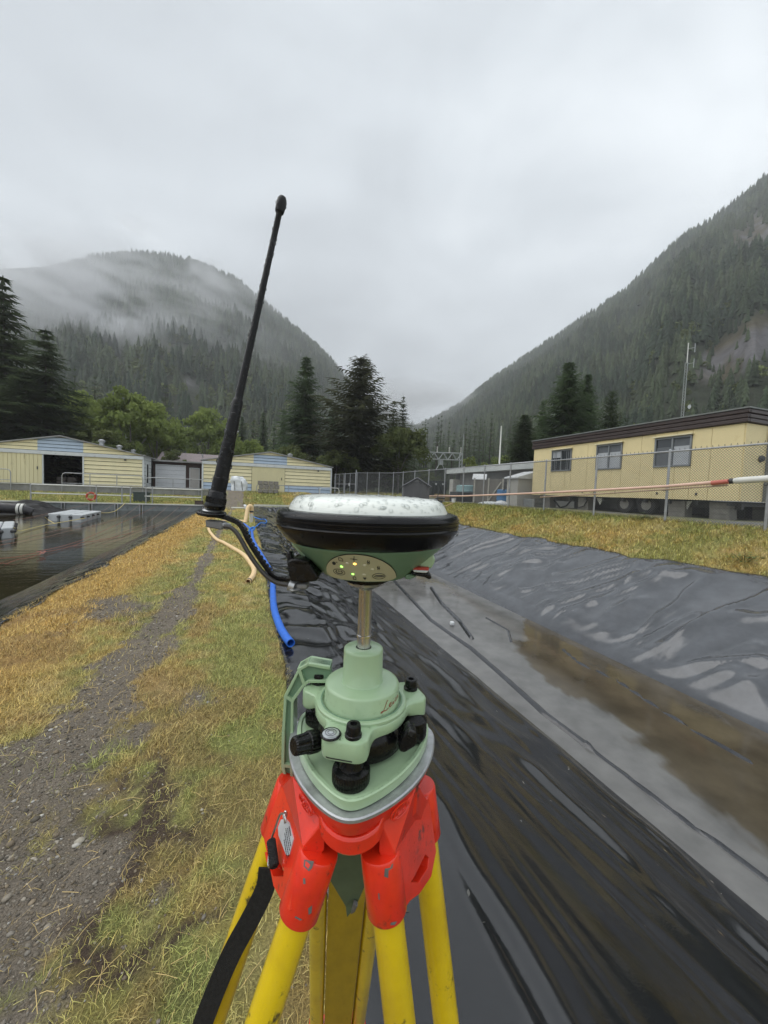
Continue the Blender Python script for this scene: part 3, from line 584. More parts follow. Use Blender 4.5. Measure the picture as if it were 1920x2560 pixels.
for key, kw in dict(spruce=dict(seed=1, whorls=38, br=10, seg=8, droop=.25), hemlock=dict(seed=2, whorls=30, br=8, seg=8, droop=.5), pine=dict(seed=3, whorls=30, br=11, seg=8, droop=-.12, wide=.62), cedar=dict(seed=4, whorls=44, br=12, seg=8, droop=.10, wide=.8), small=dict(seed=5, whorls=20, br=7, seg=5, droop=.3), thin=dict(seed=6, whorls=22, br=6, seg=5, droop=.45, base=.25, r=.20)).items():
    CR[key] = kw.get('r', .24)*.60; CONE[key] = conifer_mesh(**kw)
for a in (
    (-70, 770, 60, 130, 'hemlock', 'conifer_dark', 'tall dark conifer at the very left edge, lower of the two highest'),
    (15, 700, 57, 118, 'hemlock', 'conifer_dark', 'tallest dark conifer at the left edge behind the open yellow building'),
    (118, 828, 53, 112, 'hemlock', 'conifer_dark', 'pointed dark conifer just right of the tallest one at the left'),
    (60, 930, 50, 130, 'hemlock', 'conifer_dark', 'low broad dark conifer above the roof of the open yellow building'),
    (188, 918, 92, 26, 'small', 'conifer_dark', 'small pointed conifer showing above the left end of the light green trees'),
    (238, 938, 96, 28, 'small', 'conifer_dark', 'second small pointed conifer above the light green trees'),
    (275, 950, 96, 28, 'small', 'conifer_dark', 'third small pointed conifer from the left above the light green trees'),
    (412, 960, 100, 34, 'small', 'conifer_dark', 'pointed conifer in the gap between the two light green trees'),
    (758, 893, 62, 72, 'spruce', 'conifer_mid', 'blue green spruce with open boughs right of the radio antenna'),
    (893, 896, 58, 98, 'pine', 'conifer_brown', 'biggest dark brownish pine in the middle of the photo'),
    (978, 1003, 80, 40, 'hemlock', 'conifer_dark', 'dark conifer right behind the big brownish pine, left of a close pair'),
    (1000, 990, 84, 36, 'hemlock', 'conifer_dark', 'dark drooping conifer right of the big pine, right of a close pair'),
    (1405, 908, 47, 82, 'cedar', 'conifer_mid', 'large dense green cedar behind the left end of the mobile office'),
    (1452, 936, 49, 52, 'cedar', 'conifer_mid', 'narrower green cedar touching the right side of the large cedar'),
    (1516, 977, 42, 44, 'pine', 'conifer_dark', 'short dark conifer above the roof of the mobile office'),
    (1303, 1036, 44, 62, 'cedar', 'conifer_dark', 'low dark cedar left of the large one, above the grey block building'),
    (1345, 1000, 60, 36, 'spruce', 'conifer_mid', 'faint conifer standing behind the low dark cedar'),
): conifer(*a, seed=1)
q = np.random.default_rng(77); k = 0
for px in np.concatenate([np.arange(1012, 1120, 8), np.arange(1120, 1300, 7)]):
    px = px+q.uniform(-5, 5); D = q.uniform(115, 210); yt = 1056-12*math.sin(px*.11)+q.uniform(-16, 46)-(px > 1180)*8
    conifer(float(px), yt, D, q.uniform(11, 22), 'thin' if k % 3 == 0 else 'small', 'conifer_dark' if k % 2 else 'conifer_mid', 'distant conifer in the row of trees closing the valley floor', 1, group='row of conifers closing the valley floor'); k += 1
for k, (px, yt, D, wpx, ky) in enumerate(((548, 1062, 98, 26, 'spruce'), (575, 1048, 108, 24, 'small'), (602, 1040, 104, 28, 'spruce'), (630, 1052, 96, 26, 'small'), (655, 1030, 112, 26, 'spruce'), (682, 1046, 100, 30, 'small'), (705, 1022, 106, 28, 'spruce'), (828, 1010, 90, 40, 'spruce'), (935, 1045, 88, 36, 'small'))): conifer(px, yt, D, wpx, ky, 'conifer_mid', ('young green conifer, %s of the row behind the shut yellow building' % ('first from the left', 'second from the left', 'third from the left', 'fourth from the left', 'fifth from the left', 'sixth from the left', 'seventh and last')[k]) if k < 7 else ('green conifer in the gap between the blue green spruce and the big pine' if k == 7 else 'green conifer behind the right flank of the big pine'), 1)
CONE.clear()
def broadleaf(px, ytop, D, wpx, key, m, label, seed, zc=.62, name='broadleaf_tree', bark='bark_pale', **kw):
    p = atD(px, 1215, D); zb = gz(p)-.1; h = atD(px, ytop, D)[2]-zb; half = wpx*D/FPX
    t = thing(name, label, 'bush' if name == 'bush' else 'tree', (p[0], p[1], zb), random.uniform(0, 6))
    if (key, m) not in MESHES: BR[key] = broad_mesh(seed, zc=zc, **kw)
    crown((key, m), BR.get(key), m, t, half/.46, h/1.0)
    trunk(t, h, max(.05, h*.014), bark, .7, ((.18, .18, .10, .4, .6), (.2, -.16, .14, .38, .55), (.25, .06, -.2, .4, .5), (.3, -.12, -.14, .35, .5)))
    return t
BR = {}
for a in (
    (200, 968, 66, 86, 'alder_a', 'leaf_alder', 'light green alder leaning against the dark conifers at the left', 11),
    (325, 972, 60, 98, 'alder_b', 'leaf_alder', 'biggest round light green alder above the left yellow roof', 12),
    (262, 990, 68, 84, 'alder_a', 'leaf_alder', 'light green alder between the leaning one and the biggest one', 11),
    (392, 1012, 70, 66, 'alder_b', 'leaf_alder', 'light green alder on the right flank of the biggest alder', 12),
    (150, 1010, 58, 60, 'alder_b', 'leaf_dark', 'leafy tree in front of the dark conifers, directly above the blue gable panel', 12),
    (405, 1045, 78, 52, 'alder_a', 'leaf_dark', 'darker leafy tree right of the biggest alder', 11),
    (520, 1015, 86, 72, 'alder_b', 'leaf_alder', 'round light green alder just left of the radio antenna', 12),
    (620, 1090, 64, 50, 'alder_a', 'leaf_alder', 'low light green tree above the left half of the closed yellow building', 11),
    (250, 1060, 54, 80, 'alder_b', 'leaf_dark', 'shaded leafy tree low behind the left yellow building', 12),
    (995, 1055, 57, 78, 'alder_a', 'leaf_dark', 'spreading olive green tree right of the big brownish pine', 11),
    (720, 1110, 56, 66, 'alder_b', 'leaf_dark', 'dark leafy tree at the foot of the blue green spruce', 12),
    (840, 1120, 54, 60, 'alder_a', 'leaf_dark', 'dark leafy tree at the foot of the big brownish pine', 11),
): broadleaf(*a)
for a in (
    (432, 1112, 58, 36, 'bush_a', 'leaf_dark', 'drooping green bush behind the low brown building', 21),
    (560, 1095, 84, 60, 'bush_a', 'leaf_alder', 'light green bush behind the grey roof in the gap between the buildings', 21),
    (1585, 1033, 40, 52, 'bush_a', 'leaf_yellow', 'bright yellow green bush above the middle of the mobile office roof', 21),
    (1665, 1052, 40, 36, 'bush_b', 'leaf_yellow', 'small yellow green bush above the mobile office roof near the mast', 22),
    (1190, 1140, 72, 60, 'bush_b', 'leaf_yellow', 'yellow green bushes behind the steel switchyard frame', 22),
    (1250, 1125, 66, 46, 'bush_a', 'leaf_alder', 'leafy bush behind the white pole on the block building', 21),
    (1070, 1170, 66, 40, 'bush_b', 'leaf_dark', 'bush under the left end of the steel switchyard frame', 22),
    (965, 1150, 60, 40, 'bush_a', 'leaf_dark', 'dense dark bush behind the grey plastic shed', 21),
): broadleaf(*a, zc=.5, name='bush', sz=.48, nclump=30)
# weeds on the right bank
for (X, Y, s, lab) in ((9.3, 4.75, .5, 'leafy green weed growing on the bank at the right edge of the photo'), (10.75, 7.9, .4, 'taller weed growing at the foot of the wire fence')):
    t = thing('weed', lab, 'plant', (X, Y, gz((X, Y)))); mb = MB()
    for k in range(70):
        a = random.uniform(0, 6.28); rr = random.uniform(0, s*.7); z = random.uniform(.03, s*.6)*(1-rr/s); l_ = random.uniform(.03, .07); tl = random.uniform(.2, 1.0)
        d = Vector((math.cos(a), math.sin(a), -.3+tl*.5)).normalized(); n_ = Vector((-math.sin(a), math.cos(a), 0)); c = Vector((rr*math.cos(a), rr*math.sin(a), z))
        mb.add([c-d*l_, c+n_*l_*.5, c+d*l_, c-n_*l_*.5], [(0, 1, 2, 3)])
    mb.build('foliage', mat('weed_leaf', (.075, .14, .03), rough=.5, var=.3), t, local=True)
    mb = MB()
    for k in range(7): a = k*.9; mb.tube([(0, 0, -.05), (.4*s*math.cos(a), .4*s*math.sin(a), .3*s)], .004, 4)
    mb.build('stem', mat('weed_stem', (.10, .12, .04)), t, local=True)
# ================================================================== YELLOW BUILDINGS
mat('yellow_siding', srgb(224, 214, 172), rough=.55, var=.07, scale=1.2, bump=.004, bscale=6, dirt=srgb(150, 140, 104), dthr=(.62, .9), dscale=1.1)
mat('blue_siding', srgb(168, 184, 200), rough=.5, var=.06, scale=1.2, dirt=srgb(140, 150, 160), dthr=(.62, .9), dscale=1.1)
mat('white_trim', srgb(200, 204, 202), rough=.5, var=.08, scale=1.5, dirt=srgb(150, 150, 146), dthr=(.6, .85), dscale=2)
mat('door_yellow', srgb(212, 203, 160), rough=.5, var=.08, scale=.9, dirt=srgb(140, 128, 92), dthr=(.6, .8), dscale=2, stretch=(1, 1, .3))
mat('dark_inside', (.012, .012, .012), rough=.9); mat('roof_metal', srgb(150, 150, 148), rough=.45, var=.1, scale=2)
mat('concrete', (.25, .25, .24), rough=.85, var=.2, scale=1.2, bump=.01, bscale=9, dirt=(.14, .14, .13), dthr=(.5, .8), dscale=.8, stretch=(1, 1, 1))
mat('galv', (.36, .37, .38), rough=.42, metal=.75, var=.15, scale=9); mat('white_pipe', srgb(205, 205, 198), rough=.4, var=.08, scale=3)
mat('grey_dark', (.055, .057, .06), rough=.6, var=.2, scale=3); mat('black_rubber', (.014, .014, .015), rough=.5, var=.2, scale=8)
def yellow_building(label, xc, hw, Y, depth, zb, ze, za, door, opening, blue_low):
    t = thing('yellow_building', label, 'building', (xc, Y, zb)); xl, xr = xc-hw, xc+hw; zf0, zf1 = ze-.42, ze-.08
    roof = lambda x: za-(za-ze)*abs(x-xc)/hw
    b = MB(); pl = [(xl, zb), (xr, zb), (xr, ze-.02), (xc, za-.02), (xl, ze-.02)]
    b.prism([(xl+.02, Y+.06, zb-.5), (xr-.02, Y+.06, zb-.5), (xr-.02, Y+.06, ze-.05), (xc, Y+.06, za-.06), (xl+.02, Y+.06, ze-.05)], (0, .05, 0)) if opening is None else None
    if opening is not None:
        o0, o1 = opening; b.box(((xl+o0)/2, Y+.085, (zb-.5+ze)/2), (o0-xl, .05, ze-zb+.4)); b.box(((o1+xr)/2, Y+.085, (zb-.5+ze)/2), (xr-o1, .05, ze-zb+.4))
        b.prism([(xl+.02, Y+.06, zf0), (xr-.02, Y+.06, zf0), (xr-.02, Y+.06, ze-.05), (xc, Y+.06, za-.06), (xl+.02, Y+.06, ze-.05)], (0, .05, 0))
    for x in (xl+.03, xr-.03): b.box((x, Y+depth/2+.1, (zb-.5+ze-.05)/2), (.06, depth, ze-zb+.45))
    b.box((xc, Y+depth, (zb+ze)/2), (2*hw-.1, .06, ze-zb)); b.box((xc, Y+depth/2, zb-.25), (2*hw-.2, depth-.3, .1))
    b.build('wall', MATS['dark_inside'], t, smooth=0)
    def board(x0, x1, z0, z1, m, n='siding_board'):
        xm = hw*(za-.06-z0)/(za-ze)               # the roof line meets the board's lower edge here
        x0, x1 = max(x0, xc-xm+.03), min(x1, xc+xm-.03)
        if x1-x0 < .1: return
        c0, c1 = min(z1, roof(x0)-.04), min(z1, roof(x1)-.04); mb = MB()
        kx = hw*(za-.04-z1)/(za-ze); P = [(x0, z0), (x1, z0), (x1, max(c1, z0+.005))]
        if xc-kx < x1 and c1 < z1-.01 and xc+kx > x0+.05: P.append((min(x1, xc+kx), z1))
        if xc-kx > x0 and c0 < z1-.01 and xc-kx < x1-.05: P.append((xc-kx, z1))
        P.append((x0, max(c0, z0+.005)))
        V = [(x, Y-.045 if abs(z-z0) < 1e-6 else Y+.02, z) for x, z in P]; n_ = len(V); V += [(x, Y+.058, z) for x, z in P]
        mb.add(V, [tuple(range(n_-1, -1, -1)), tuple(range(n_, 2*n_))]+[(i, (i+1) % n_, n_+(i+1) % n_, n_+i) for i in range(n_)]); mb.build(n, MATS[m], t, smooth=0)
    d0, d1 = door; o0, o1 = opening or door; L_ = [(xl+.06, min(d0, o0)-.03), (max(d1, o1)+.03, xr-.06)]; pit = (zf0-zb)/7
    for k in range(7):
        for i, (a, c) in enumerate(L_):
            if c-a > .2: board(a, c, zb+k*pit+.045, zb+(k+1)*pit, 'blue_siding' if k < blue_low else 'yellow_siding')
    bw = hw*.26; gp = .33; k = 0; z = zf1+.01
    while z < za-.1:
        if z < za-.45:
            board(xl+.06, xc-bw, z+.04, z+gp, 'yellow_siding'); board(xc-bw, xc+bw, z+.04, z+gp, 'blue_siding' if z < za-.45 else 'yellow_siding'); board(xc+bw, xr-.06, z+.04, z+gp, 'yellow_siding')
        else: board(xc-hw*.5, xc+hw*.5, z+.04, z+gp, 'yellow_siding')
        z += gp
    # sliding door of upright ribbed sheets
    dt = MB(); n = 12; wv = (d1-d0)/n
    for k in range(n): dt.box((d0+(k+.5)*wv, Y-.075-(.008 if k % 2 else 0), (zb+.02+zf0)/2), (wv*.93, .05, zf0-zb-.04))
    dt.box(((d0+d1)/2, Y-.045, (zb+zf0)/2), (d1-d0, .02, zf0-zb)); dd = dt.build('sliding_door', MATS['door_yellow'], t, smooth=0)
    hb = MB(); hb.box((d1-.35, Y-.13, zb+1.5), (.07, .07, .28)); hb.build('handle', MATS['grey_dark'], dd)
    mb = MB(); mb.box((xc, Y-.09, (zf0+zf1)/2), (2*hw+.06, .16, zf1-zf0)); mb.build('fascia', MATS['white_trim'], t, bev=.01)
    for s in (-1, 1):
        mb = MB(); x = xc+s*(hw-.02); mb.box((x, Y-.03, (zb+zf0)/2), (.16, .14, zf0-zb)); mb.build('corner_trim', MATS['white_trim'], t, smooth=0)
        if opening is not None: mb = MB(); mb.box((o0-.05 if s < 0 else o1+.05, Y-.02, (zb+zf0)/2), (.12, .12, zf0-zb)); mb.build('door_post', MATS['white_trim'], t, smooth=0)
    mb = MB(); dz = -.10
    for s in (-1, 1): mb.prism([(xc, Y-.25, za+.06), (xc+s*(hw+.2), Y-.25, ze+.02), (xc+s*(hw+.2), Y-.25, ze-.06), (xc, Y-.25, za-.04)], (0, depth+.5, 0))
    rf = mb.build('roof', MATS['roof_metal'], t, smooth=0)
    for (y, s) in ((Y+3, .35), (Y+9, .35), (Y+15, .35)):
        mb = MB(); x = xc+hw*s; z = roof(x); mb.tube([(x, y, z-.1), (x, y, z+.45)], .22, 10); mb.lathe([(.30, 0), (.34, .18), (.1, .3)], 10, Matrix.Translation((x, y, z+.42))); mb.build('roof_vent', MATS['galv'], rf)
    lm = MB(); lm.box((xr-1.6, Y-.16, zf0-.12), (.18, .2, .14)); lm.build('wall_lamp', MATS['grey_dark'], t, bev=.02)
    return t
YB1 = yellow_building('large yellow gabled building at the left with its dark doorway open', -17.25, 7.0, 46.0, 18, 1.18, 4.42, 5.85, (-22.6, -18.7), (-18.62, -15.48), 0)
YB2 = yellow_building('yellow gabled building right of the antenna with its sliding door shut', 2.33, 7.05, 46.0, 18, 1.16, 4.34, 5.66, (.35, 3.94), None, 2)
# side wall boards of the left building with a dark window
pit = (4.0-1.18)/7
for k in range(8):
    mb = MB(); mb.box((-10.235, 47.6, 1.18+(k+.5)*pit), (.03+.02*(k % 2), 3.0, pit*.92)); mb.build('siding_board', MATS['white_trim'], YB1, smooth=0)
mb = MB(); mb.box((-10.20, 47.3, 2.6), (.05, .7, 2.0)); wn = mb.build('window', MATS['dark_inside'], YB1, smooth=0)
mb = MB()
for z in (1.56, 3.64): mb.box((-10.19, 47.3, z), (.06, .86, .08))
for y in (46.9, 47.7): mb.box((-10.19, y, 2.6), (.06, .08, 2.0))
mb.build('frame', MATS['white_trim'], wn, smooth=0)
# things stacked inside the doorway
q_ = np.random.default_rng(4)
for i in range(4):
    mb = MB(); x = -18.0+(i % 2)*.9; zz0 = 1.1+(i//2)*.42
    for k in range(3): mb.box((x, 48.4, zz0+.06+k*.13), (.8, .8, .09))
    for k in (-.35, .35): mb.box((x+k, 48.4, zz0+.2), (.08, .8, .36))
    tag(mb.build('pallet', mat('pallet_wood', (.18, .16, .14), rough=.8, var=.3), None, smooth=0), ('lower left' if i == 0 else 'lower right' if i == 1 else 'upper left' if i == 2 else 'upper right')+' pallet of the stack inside the dark open doorway', 'pallet', 'pallets in the open doorway')
# low brown building between
mat('brown_wall', srgb(72, 58, 54), rough=.7, var=.12, scale=2); mat('garage_white', srgb(206, 208, 210), rough=.45, var=.04, scale=2); mat('door_grey', srgb(176, 172, 166), rough=.5, var=.05)
t = thing('brown_building', 'low dark brown building with a white garage door between the yellow ones', 'building', (-7.7, 50, 1.15))
mb = MB(); mb.box((-7.6, 53.1, 2.6), (5.5, 6, 3.0)); mb.build('wall', MATS['brown_wall'], t, smooth=0)
mb = MB(); mb.box((-7.6, 52.9, 4.19), (5.7, 6.8, .16)); mb.build('roof', MATS['concrete'], t, smooth=0)
gd = None
for k in range(5):
    mb = MB(); mb.box((-8.44, 50.06, 1.43+k*.5), (2.84, .09, .485)); o = mb.build('garage_panel', MATS['garage_white'], t, bev=.012)
mb = MB()
for x in (-9.92, -6.96): mb.box((x, 50.05, 2.45), (.12, .14, 2.55))
mb.box((-8.44, 50.05, 3.75), (3.08, .14, .1)); mb.build('garage_frame', MATS['garage_white'], t, smooth=0)
mb = MB(); mb.box((-5.97, 50.06, 2.35), (.92, .07, 2.25)); dr = mb.build('door', MATS['door_grey'], t, smooth=0)
mb = MB(); mb.box((-6.33, 49.99, 2.2), (.06, .08, .12)); mb.build('handle', MATS['grey_dark'], dr)
mb = MB()
for x in (-6.47, -5.47): mb.box((x, 50.05, 2.35), (.08, .1, 2.35))
mb.box((-5.97, 50.05, 3.54), (1.08, .1, .08)); mb.build('door_frame', MATS['white_trim'], t, smooth=0)
t = thing('house', 'house behind with only its long grey brown roof showing', 'building', (-8.4, 66, 1.2))
mb = MB(); mb.box((-8, 70, 2.8), (9, 7, 4.4)); mb.build('wall', MATS['brown_wall'], t, smooth=0)
mb = MB(); mb.prism([(-13, 65.5, 5.0), (-13, 69.5, 6.6), (-13, 74, 5.0)], (10.2, 0, 0)); rf = mb.build('roof', mat('shingle', srgb(132, 122, 122), rough=.9, var=.12, scale=3), t, smooth=0)
for x in (-10.5, -7.0): mb = MB(); mb.tube([(x, 68, 5.9), (x, 68, 6.5)], .1, 8); mb.build('vent_pipe', MATS['galv'], rf)
# ------------------------------------------------------------------ concrete walls, rails, pond end wall
def wall_(x0, x1, label, zt=1.16):
    t = thing('concrete_wall', label, 'wall', ((x0+x1)/2, 41, .4)); mb = MB(); mb.box(((x0+x1)/2, 41.15, (zt-.1)/2+.1), (x1-x0, .25, zt-.1)); mb.build('wall', MATS['concrete'], t, bev=.01)
    mb = MB(); mb.box(((x0+x1)/2, 41.12, zt+.03), (x1-x0+.04, .36, .07)); mb.build('cap', mat('pale_cap', srgb(196, 196, 190), rough=.7, var=.08), t, bev=.01)
wall_(-26, -3.7, 'long low concrete wall running below the buildings at the left'); wall_(-.6, 5.6, 'short low concrete wall below the closed yellow building', 1.0)
def rail(label, pts, posts, r=.035, m='galv', loop=True, zb=1.15):
    t = thing('pipe_railing', label, 'railing', pts[0]); mb = MB(); mb.tube(pts, r, 8); mb.build('top_rail', MATS[m], t)
    for (x, y, z0, z1) in posts: mb = MB(); mb.tube([(x, y, z0), (x, y, z1)], r*.9, 8); mb.build('post', MATS[m], t)
    return t
def loop_rail(label, x0, x1, y, z0, z1, npost, m='galv', rr=.25):
    pts = [(x0, y, z0), (x0, y, z1-rr), (x0+rr*.3, y, z1-rr*.3), (x0+rr, y, z1), (x1-rr, y, z1), (x1-rr*.3, y, z1-rr*.3), (x1, y, z1-rr), (x1, y, z0)]
    t = rail(label, pts, [(x0+(x1-x0)*(k+1)/(npost+1), y, z0, z1) for k in range(npost)], m=m)
    mb = MB(); mb.tube([(x0, y, (z0+z1)/2), (x1, y, (z0+z1)/2)], .025, 6); mb.build('mid_rail', MATS[m], t); return t
Yr = 40.8
xx = lambda px, y=Yr: float(atY(px, 1215, y)[0])
loop_rail('bent pipe railing at the left edge in front of the yellow door', xx(-60), xx(27), Yr, .6, 2.35, 1)
loop_rail('long bent pipe railing in front of the open dark doorway', xx(155), xx(357), Yr, .45, 2.25, 2)
loop_rail('bent pipe railing in front of the brown building and its garage door', xx(365), xx(560), Yr, .45, 2.15, 2)
loop_rail('bent pipe railing in front of the shut yellow sliding door', xx(641), xx(798), Yr, .35, 1.9, 1)
loop_rail('short bent pipe railing at the right corner of the shut yellow building', xx(800), xx(848), Yr, .5, 1.85, 0, 'white_pipe')
Yp = 34.4; xp = lambda px: float(atY(px, 1240, Yp)[0])
def low_rail(label, pa, pb, posts):
    xa, xb = xp(pa), xp(pb); t = thing('pipe_railing', label, 'railing', (xa, Yp, 0))
    for z, n in ((.62, 'lower_rail'), (1.25, 'top_rail')): mb = MB(); mb.tube([(xa, Yp, z), (xb, Yp, z)], .045, 8); mb.build(n, MATS['white_pipe'], t)
    for p in posts: mb = MB(); x = xp(p); mb.tube([(x, Yp, -.3), (x, Yp, 1.3)], .05, 8); mb.build('post', MATS['galv'], t)
low_rail('low two pipe guard rail with the life ring above the pond end', 77, 330, (77, 241, 305, 326)); low_rail('shorter two pipe guard rail above the right corner of the pond end', 362, 506, (365, 381, 505))
t = thing('life_ring', 'faded orange life ring hanging on the low guard rail', 'life ring', (xp(229), Yp-.1, .45))
mb = MB(); mb.tube([(xp(229)+.27*math.cos(a), Yp-.12, .50+.27*math.sin(a)) for a in np.linspace(0, 2*math.pi, 29)], .07, 10, cap=False); mb.build('ring', mat('ring_orange', srgb(176, 72, 52), rough=.6, var=.15), t)
mb = MB()
for k in range(4): a = k*math.pi/2+.6; mb.lathe([(.076, -.04), (.076, .04)], 12, Matrix.Translation((xp(229)+.27*math.cos(a), Yp-.12, .50+.27*math.sin(a)))@Matrix.Rotation(-a, 4, 'Y'), cap=(0, 0))
mb.build('band', mat('ring_band', srgb(190, 150, 130), rough=.6), t)
t = thing('pond_wall', 'upright dark panelled wall closing the far end of the left pond', 'wall', (-10, 34, -.5))
mat('panel_grey', srgb(126, 132, 132), rough=.35, var=.12, scale=1.5, dirt=(.05, .05, .05), dthr=(.5, .8)); xs_ = [-20, -17.4, -14.8, -12.6, float(atY(228, 1270, 34)[0]), float(atY(292, 1270, 34)[0]), float(atY(354, 1270, 34)[0]), -3.45]
for a, b_ in zip(xs_[:-1], xs_[1:]): mb = MB(); mb.box(((a+b_)/2, 34.0, -.45), (b_-a-.05, .10, .86)); mb.build('panel', MATS['panel_grey'], t, smooth=0)
for a in xs_[1:-1]: mb = MB(); mb.box((a-.09, 33.9, -.42), (.08, .09, .9)); mb.box((a+.09, 33.9, -.42), (.08, .09, .9)); mb.build('post', MATS['galv'], t, smooth=0)
mb = MB(); mb.box((-11.7, 33.96, .02), (16.6, .22, .08)); mb.build('cap', mat('pale_cap', (.5, .5, .5)), t, smooth=0)
t = thing('end_board', 'pale board edging the far end of the right hand trench', 'board', (2.2, 34.2, 0)); mb = MB(); mb.box((2.6, 34.25, .08), (4.3, .1, .22)); mb.build('plank', MATS['white_pipe'], t, smooth=0); mb = MB(); mb.box((2.6, 34.21, -.25), (4.3, .05, .4)); mb.build('panel', mat('glassy_panel', srgb(150, 170, 166), rough=.25), t, smooth=0)
t = thing('utility_box', 'dark green utility box in the gap of the guard rail', 'box', (xp(344), 35.3, .1)); mb = MB(); mb.box((xp(344)+.02, 35.6, .45), (1.05, .7, .8)); mb.build('body', mat('box_green', srgb(64, 74, 72), rough=.6, var=.1), t, bev=.02); mb = MB(); mb.box((xp(344)+.02, 35.6, .88), (1.12, .78, .07)); mb.build('lid', mat('box_green', (0, 0, 0)), t, bev=.01)
t = thing('timber_block', 'small dark brown timber block on the corner of the pond edge', 'block', (-3.9, 34.5, .05)); mb = MB(); mb.box((-3.75, 34.4, .2), (.6, .35, .28)); mb.build('block', mat('old_wood', (.07, .05, .04), rough=.8, var=.3), t, bev=.02); mb = MB(); mb.box((-3.75, 34.4, .36), (.66, .4, .03)); mb.build('top_board', MATS['old_wood'], t)
# bulk bag
p = atY(597, 1233, 41.9); t = thing('bulk_bag', 'crumpled white bulk bag with dark straps leaning by the yellow building', 'bag', (p[0], p[1], p[2]))
bm = bmesh.new(); bmesh.ops.create_cube(bm, size=1); bmesh.ops.subdivide_edges(bm, edges=bm.edges, cuts=10, use_grid_fill=True)
bm.normal_update(); q_ = np.random.default_rng(8)
V = np.array([v.co[:] for v in bm.verts]); nn = V/np.linalg.norm(V, axis=1, keepdims=True); V = V*.72+nn*.17; zt_ = V[:, 2]
V[:, 0] *= 1.45*(1-.25*sst(.1, .5, zt_)); V[:, 1] *= 1.2; V[:, 2] = V[:, 2]*1.75+.85; dn = (fbm(V[:, 0]*3+V[:, 1]*2, V[:, 2]*3, 4, 88)-.5); V += nn*dn[:, None]*.42; V[:, 0] -= .16*(V[:, 2]-.8)
for v, c in zip(bm.verts, V): v.co = c
me = bpy.data.meshes.new('sack'); bm.to_mesh(me); bm.free(); me.shade_smooth(); me.materials.append(mat('bag_white', srgb(222, 226, 228), rough=.6, var=.06, scale=4)); o = bpy.data.objects.new('sack', me); COL.objects.link(o); o.parent = t
mb = MB()
for x in (-.35, .35): mb.strip([(x, -.66, .25), (x-.05, -.70, .8), (x-.1, -.66, 1.2)], (1, 0, 0), .05, .02)
mb.build('strap', MATS['black_rubber'], t, local=True)
# stack of grey float modules by the rail
p = atY(670, 1243, 40.3); gzp = gz((p[0], 40.3))
for k in range(3):
    t = thing('float_module', ('top', 'middle', 'bottom')[2-k]+' layer of the grey float modules stacked by the yellow sliding door', 'float', (p[0], 40.2, gzp+k*.40), 0, 'grey floats stacked by the railing')
    for i in range(4): mb = MB(); mb.box((-.76+i*.5+(.1 if k == 1 else 0), 0, .2), (.46, .5, .36)); mb.build('block', mat('float_old', srgb(128, 124, 118), rough=.7, var=.25, scale=4), t, bev=.06, local=True)
    mb = MB(); mb.box((0, 0, .39), (2.0, .5, .03)); mb.build('deck', mat('float_old2', srgb(160, 156, 150), rough=.7, var=.2), t, local=True)
# ------------------------------------------------------------------ floats, ropes and pipe on the left pond
mat('float_grey', srgb(176, 180, 182), rough=.5, var=.08, scale=3, bump=.006, bscale=9); mat('lug', (.05, .05, .05), rough=.6)
def dock(label, P0, P1, P2, n1, n2):
    """P0 near corner, P1 along the left face, P2 along the right face"""
    P0, P1, P2 = Vector(P0), Vector(P1), Vector(P2); a = (P1-P0)/n1; b = (P2-P0)/n2; a.z = b.z = 0; zt = .02-.5; H_ = .40
    t = thing('floating_dock', label, 'float', (P0.x, P0.y, -.5)); M = Matrix(((a.x, b.x, 0, P0.x), (a.y, b.y, 0, P0.y), (0, 0, 1, -.52), (0, 0, 0, 1)))
    for i in range(n1):
        for j in range(n2):
            mb = MB(); c = .10
            for z0, z1, ins in ((0, H_, .03),):
                poly = [(ins+c, ins), (1-ins-c, ins), (1-ins, ins+c), (1-ins, 1-ins-c), (1-ins-c, 1-ins), (ins+c, 1-ins), (ins, 1-ins-c), (ins, ins+c)]
                mb.prism([M@Vector((i+x, j+y, z0)) for x, y in poly], (0, 0, z1-z0))
            mb.build('float_module', MATS['float_grey'], t, smooth=0, bev=.03)
    for i in range(n1+1):
        for j in range(n2+1):
            if i in (0, n1) or j in (0, n2): mb = MB(); mb.lathe([(.07, .22), (.09, .24), (.09, .30), (.05, .33)], 8, Matrix.Translation(M@Vector((i, j, 0)))); mb.build('coupling', MATS['lug'], t)
pz = -.5
dock('modular grey floating dock moored in the middle of the left pond', atZ(206, 1306, pz), atZ(117, 1302, pz), atZ(255, 1293, pz), 3, 4)
dock('grey floating dock cut off by the left edge of the photo', atZ(34, 1345, pz), atZ(-70, 1352, pz), atZ(38, 1325, pz), 3, 3)
mat('rope_pink', srgb(176, 138, 122), rough=.8, var=.2, scale=6); mat('rope_red', srgb(170, 108, 92), rough=.8, var=.2, scale=6); mat('rope_yellow', srgb(206, 190, 130), rough=.8, var=.15, scale=8)
Z4 = 560/1659
def z4(x, y): return (x*Z4, 1040+y*Z4)
def rope(label, pts, m, r, far=None, z=-.44):
    P = [atZ(*z4(*p), z) for p in pts]
    if far: f_ = atY(*z4(*far), 33.85); P.append(f_)
    Q = []
    for a, b_ in zip(P[:-1], P[1:]):
        for k in range(6): u = k/6; Q.append(a*(1-u)+b_*u+np.array([0, 0, -.04*math.sin(math.pi*u)+(vn(np.array([a[0]*3+u*7]), np.array([a[1]]), 3)[0]-.5)*.03]))
    Q.append(P[-1]); return tag(MB().tube(Q, r, 5).build('rope', MATS[m], None), label, 'rope', 'ropes stretched over the left pond')
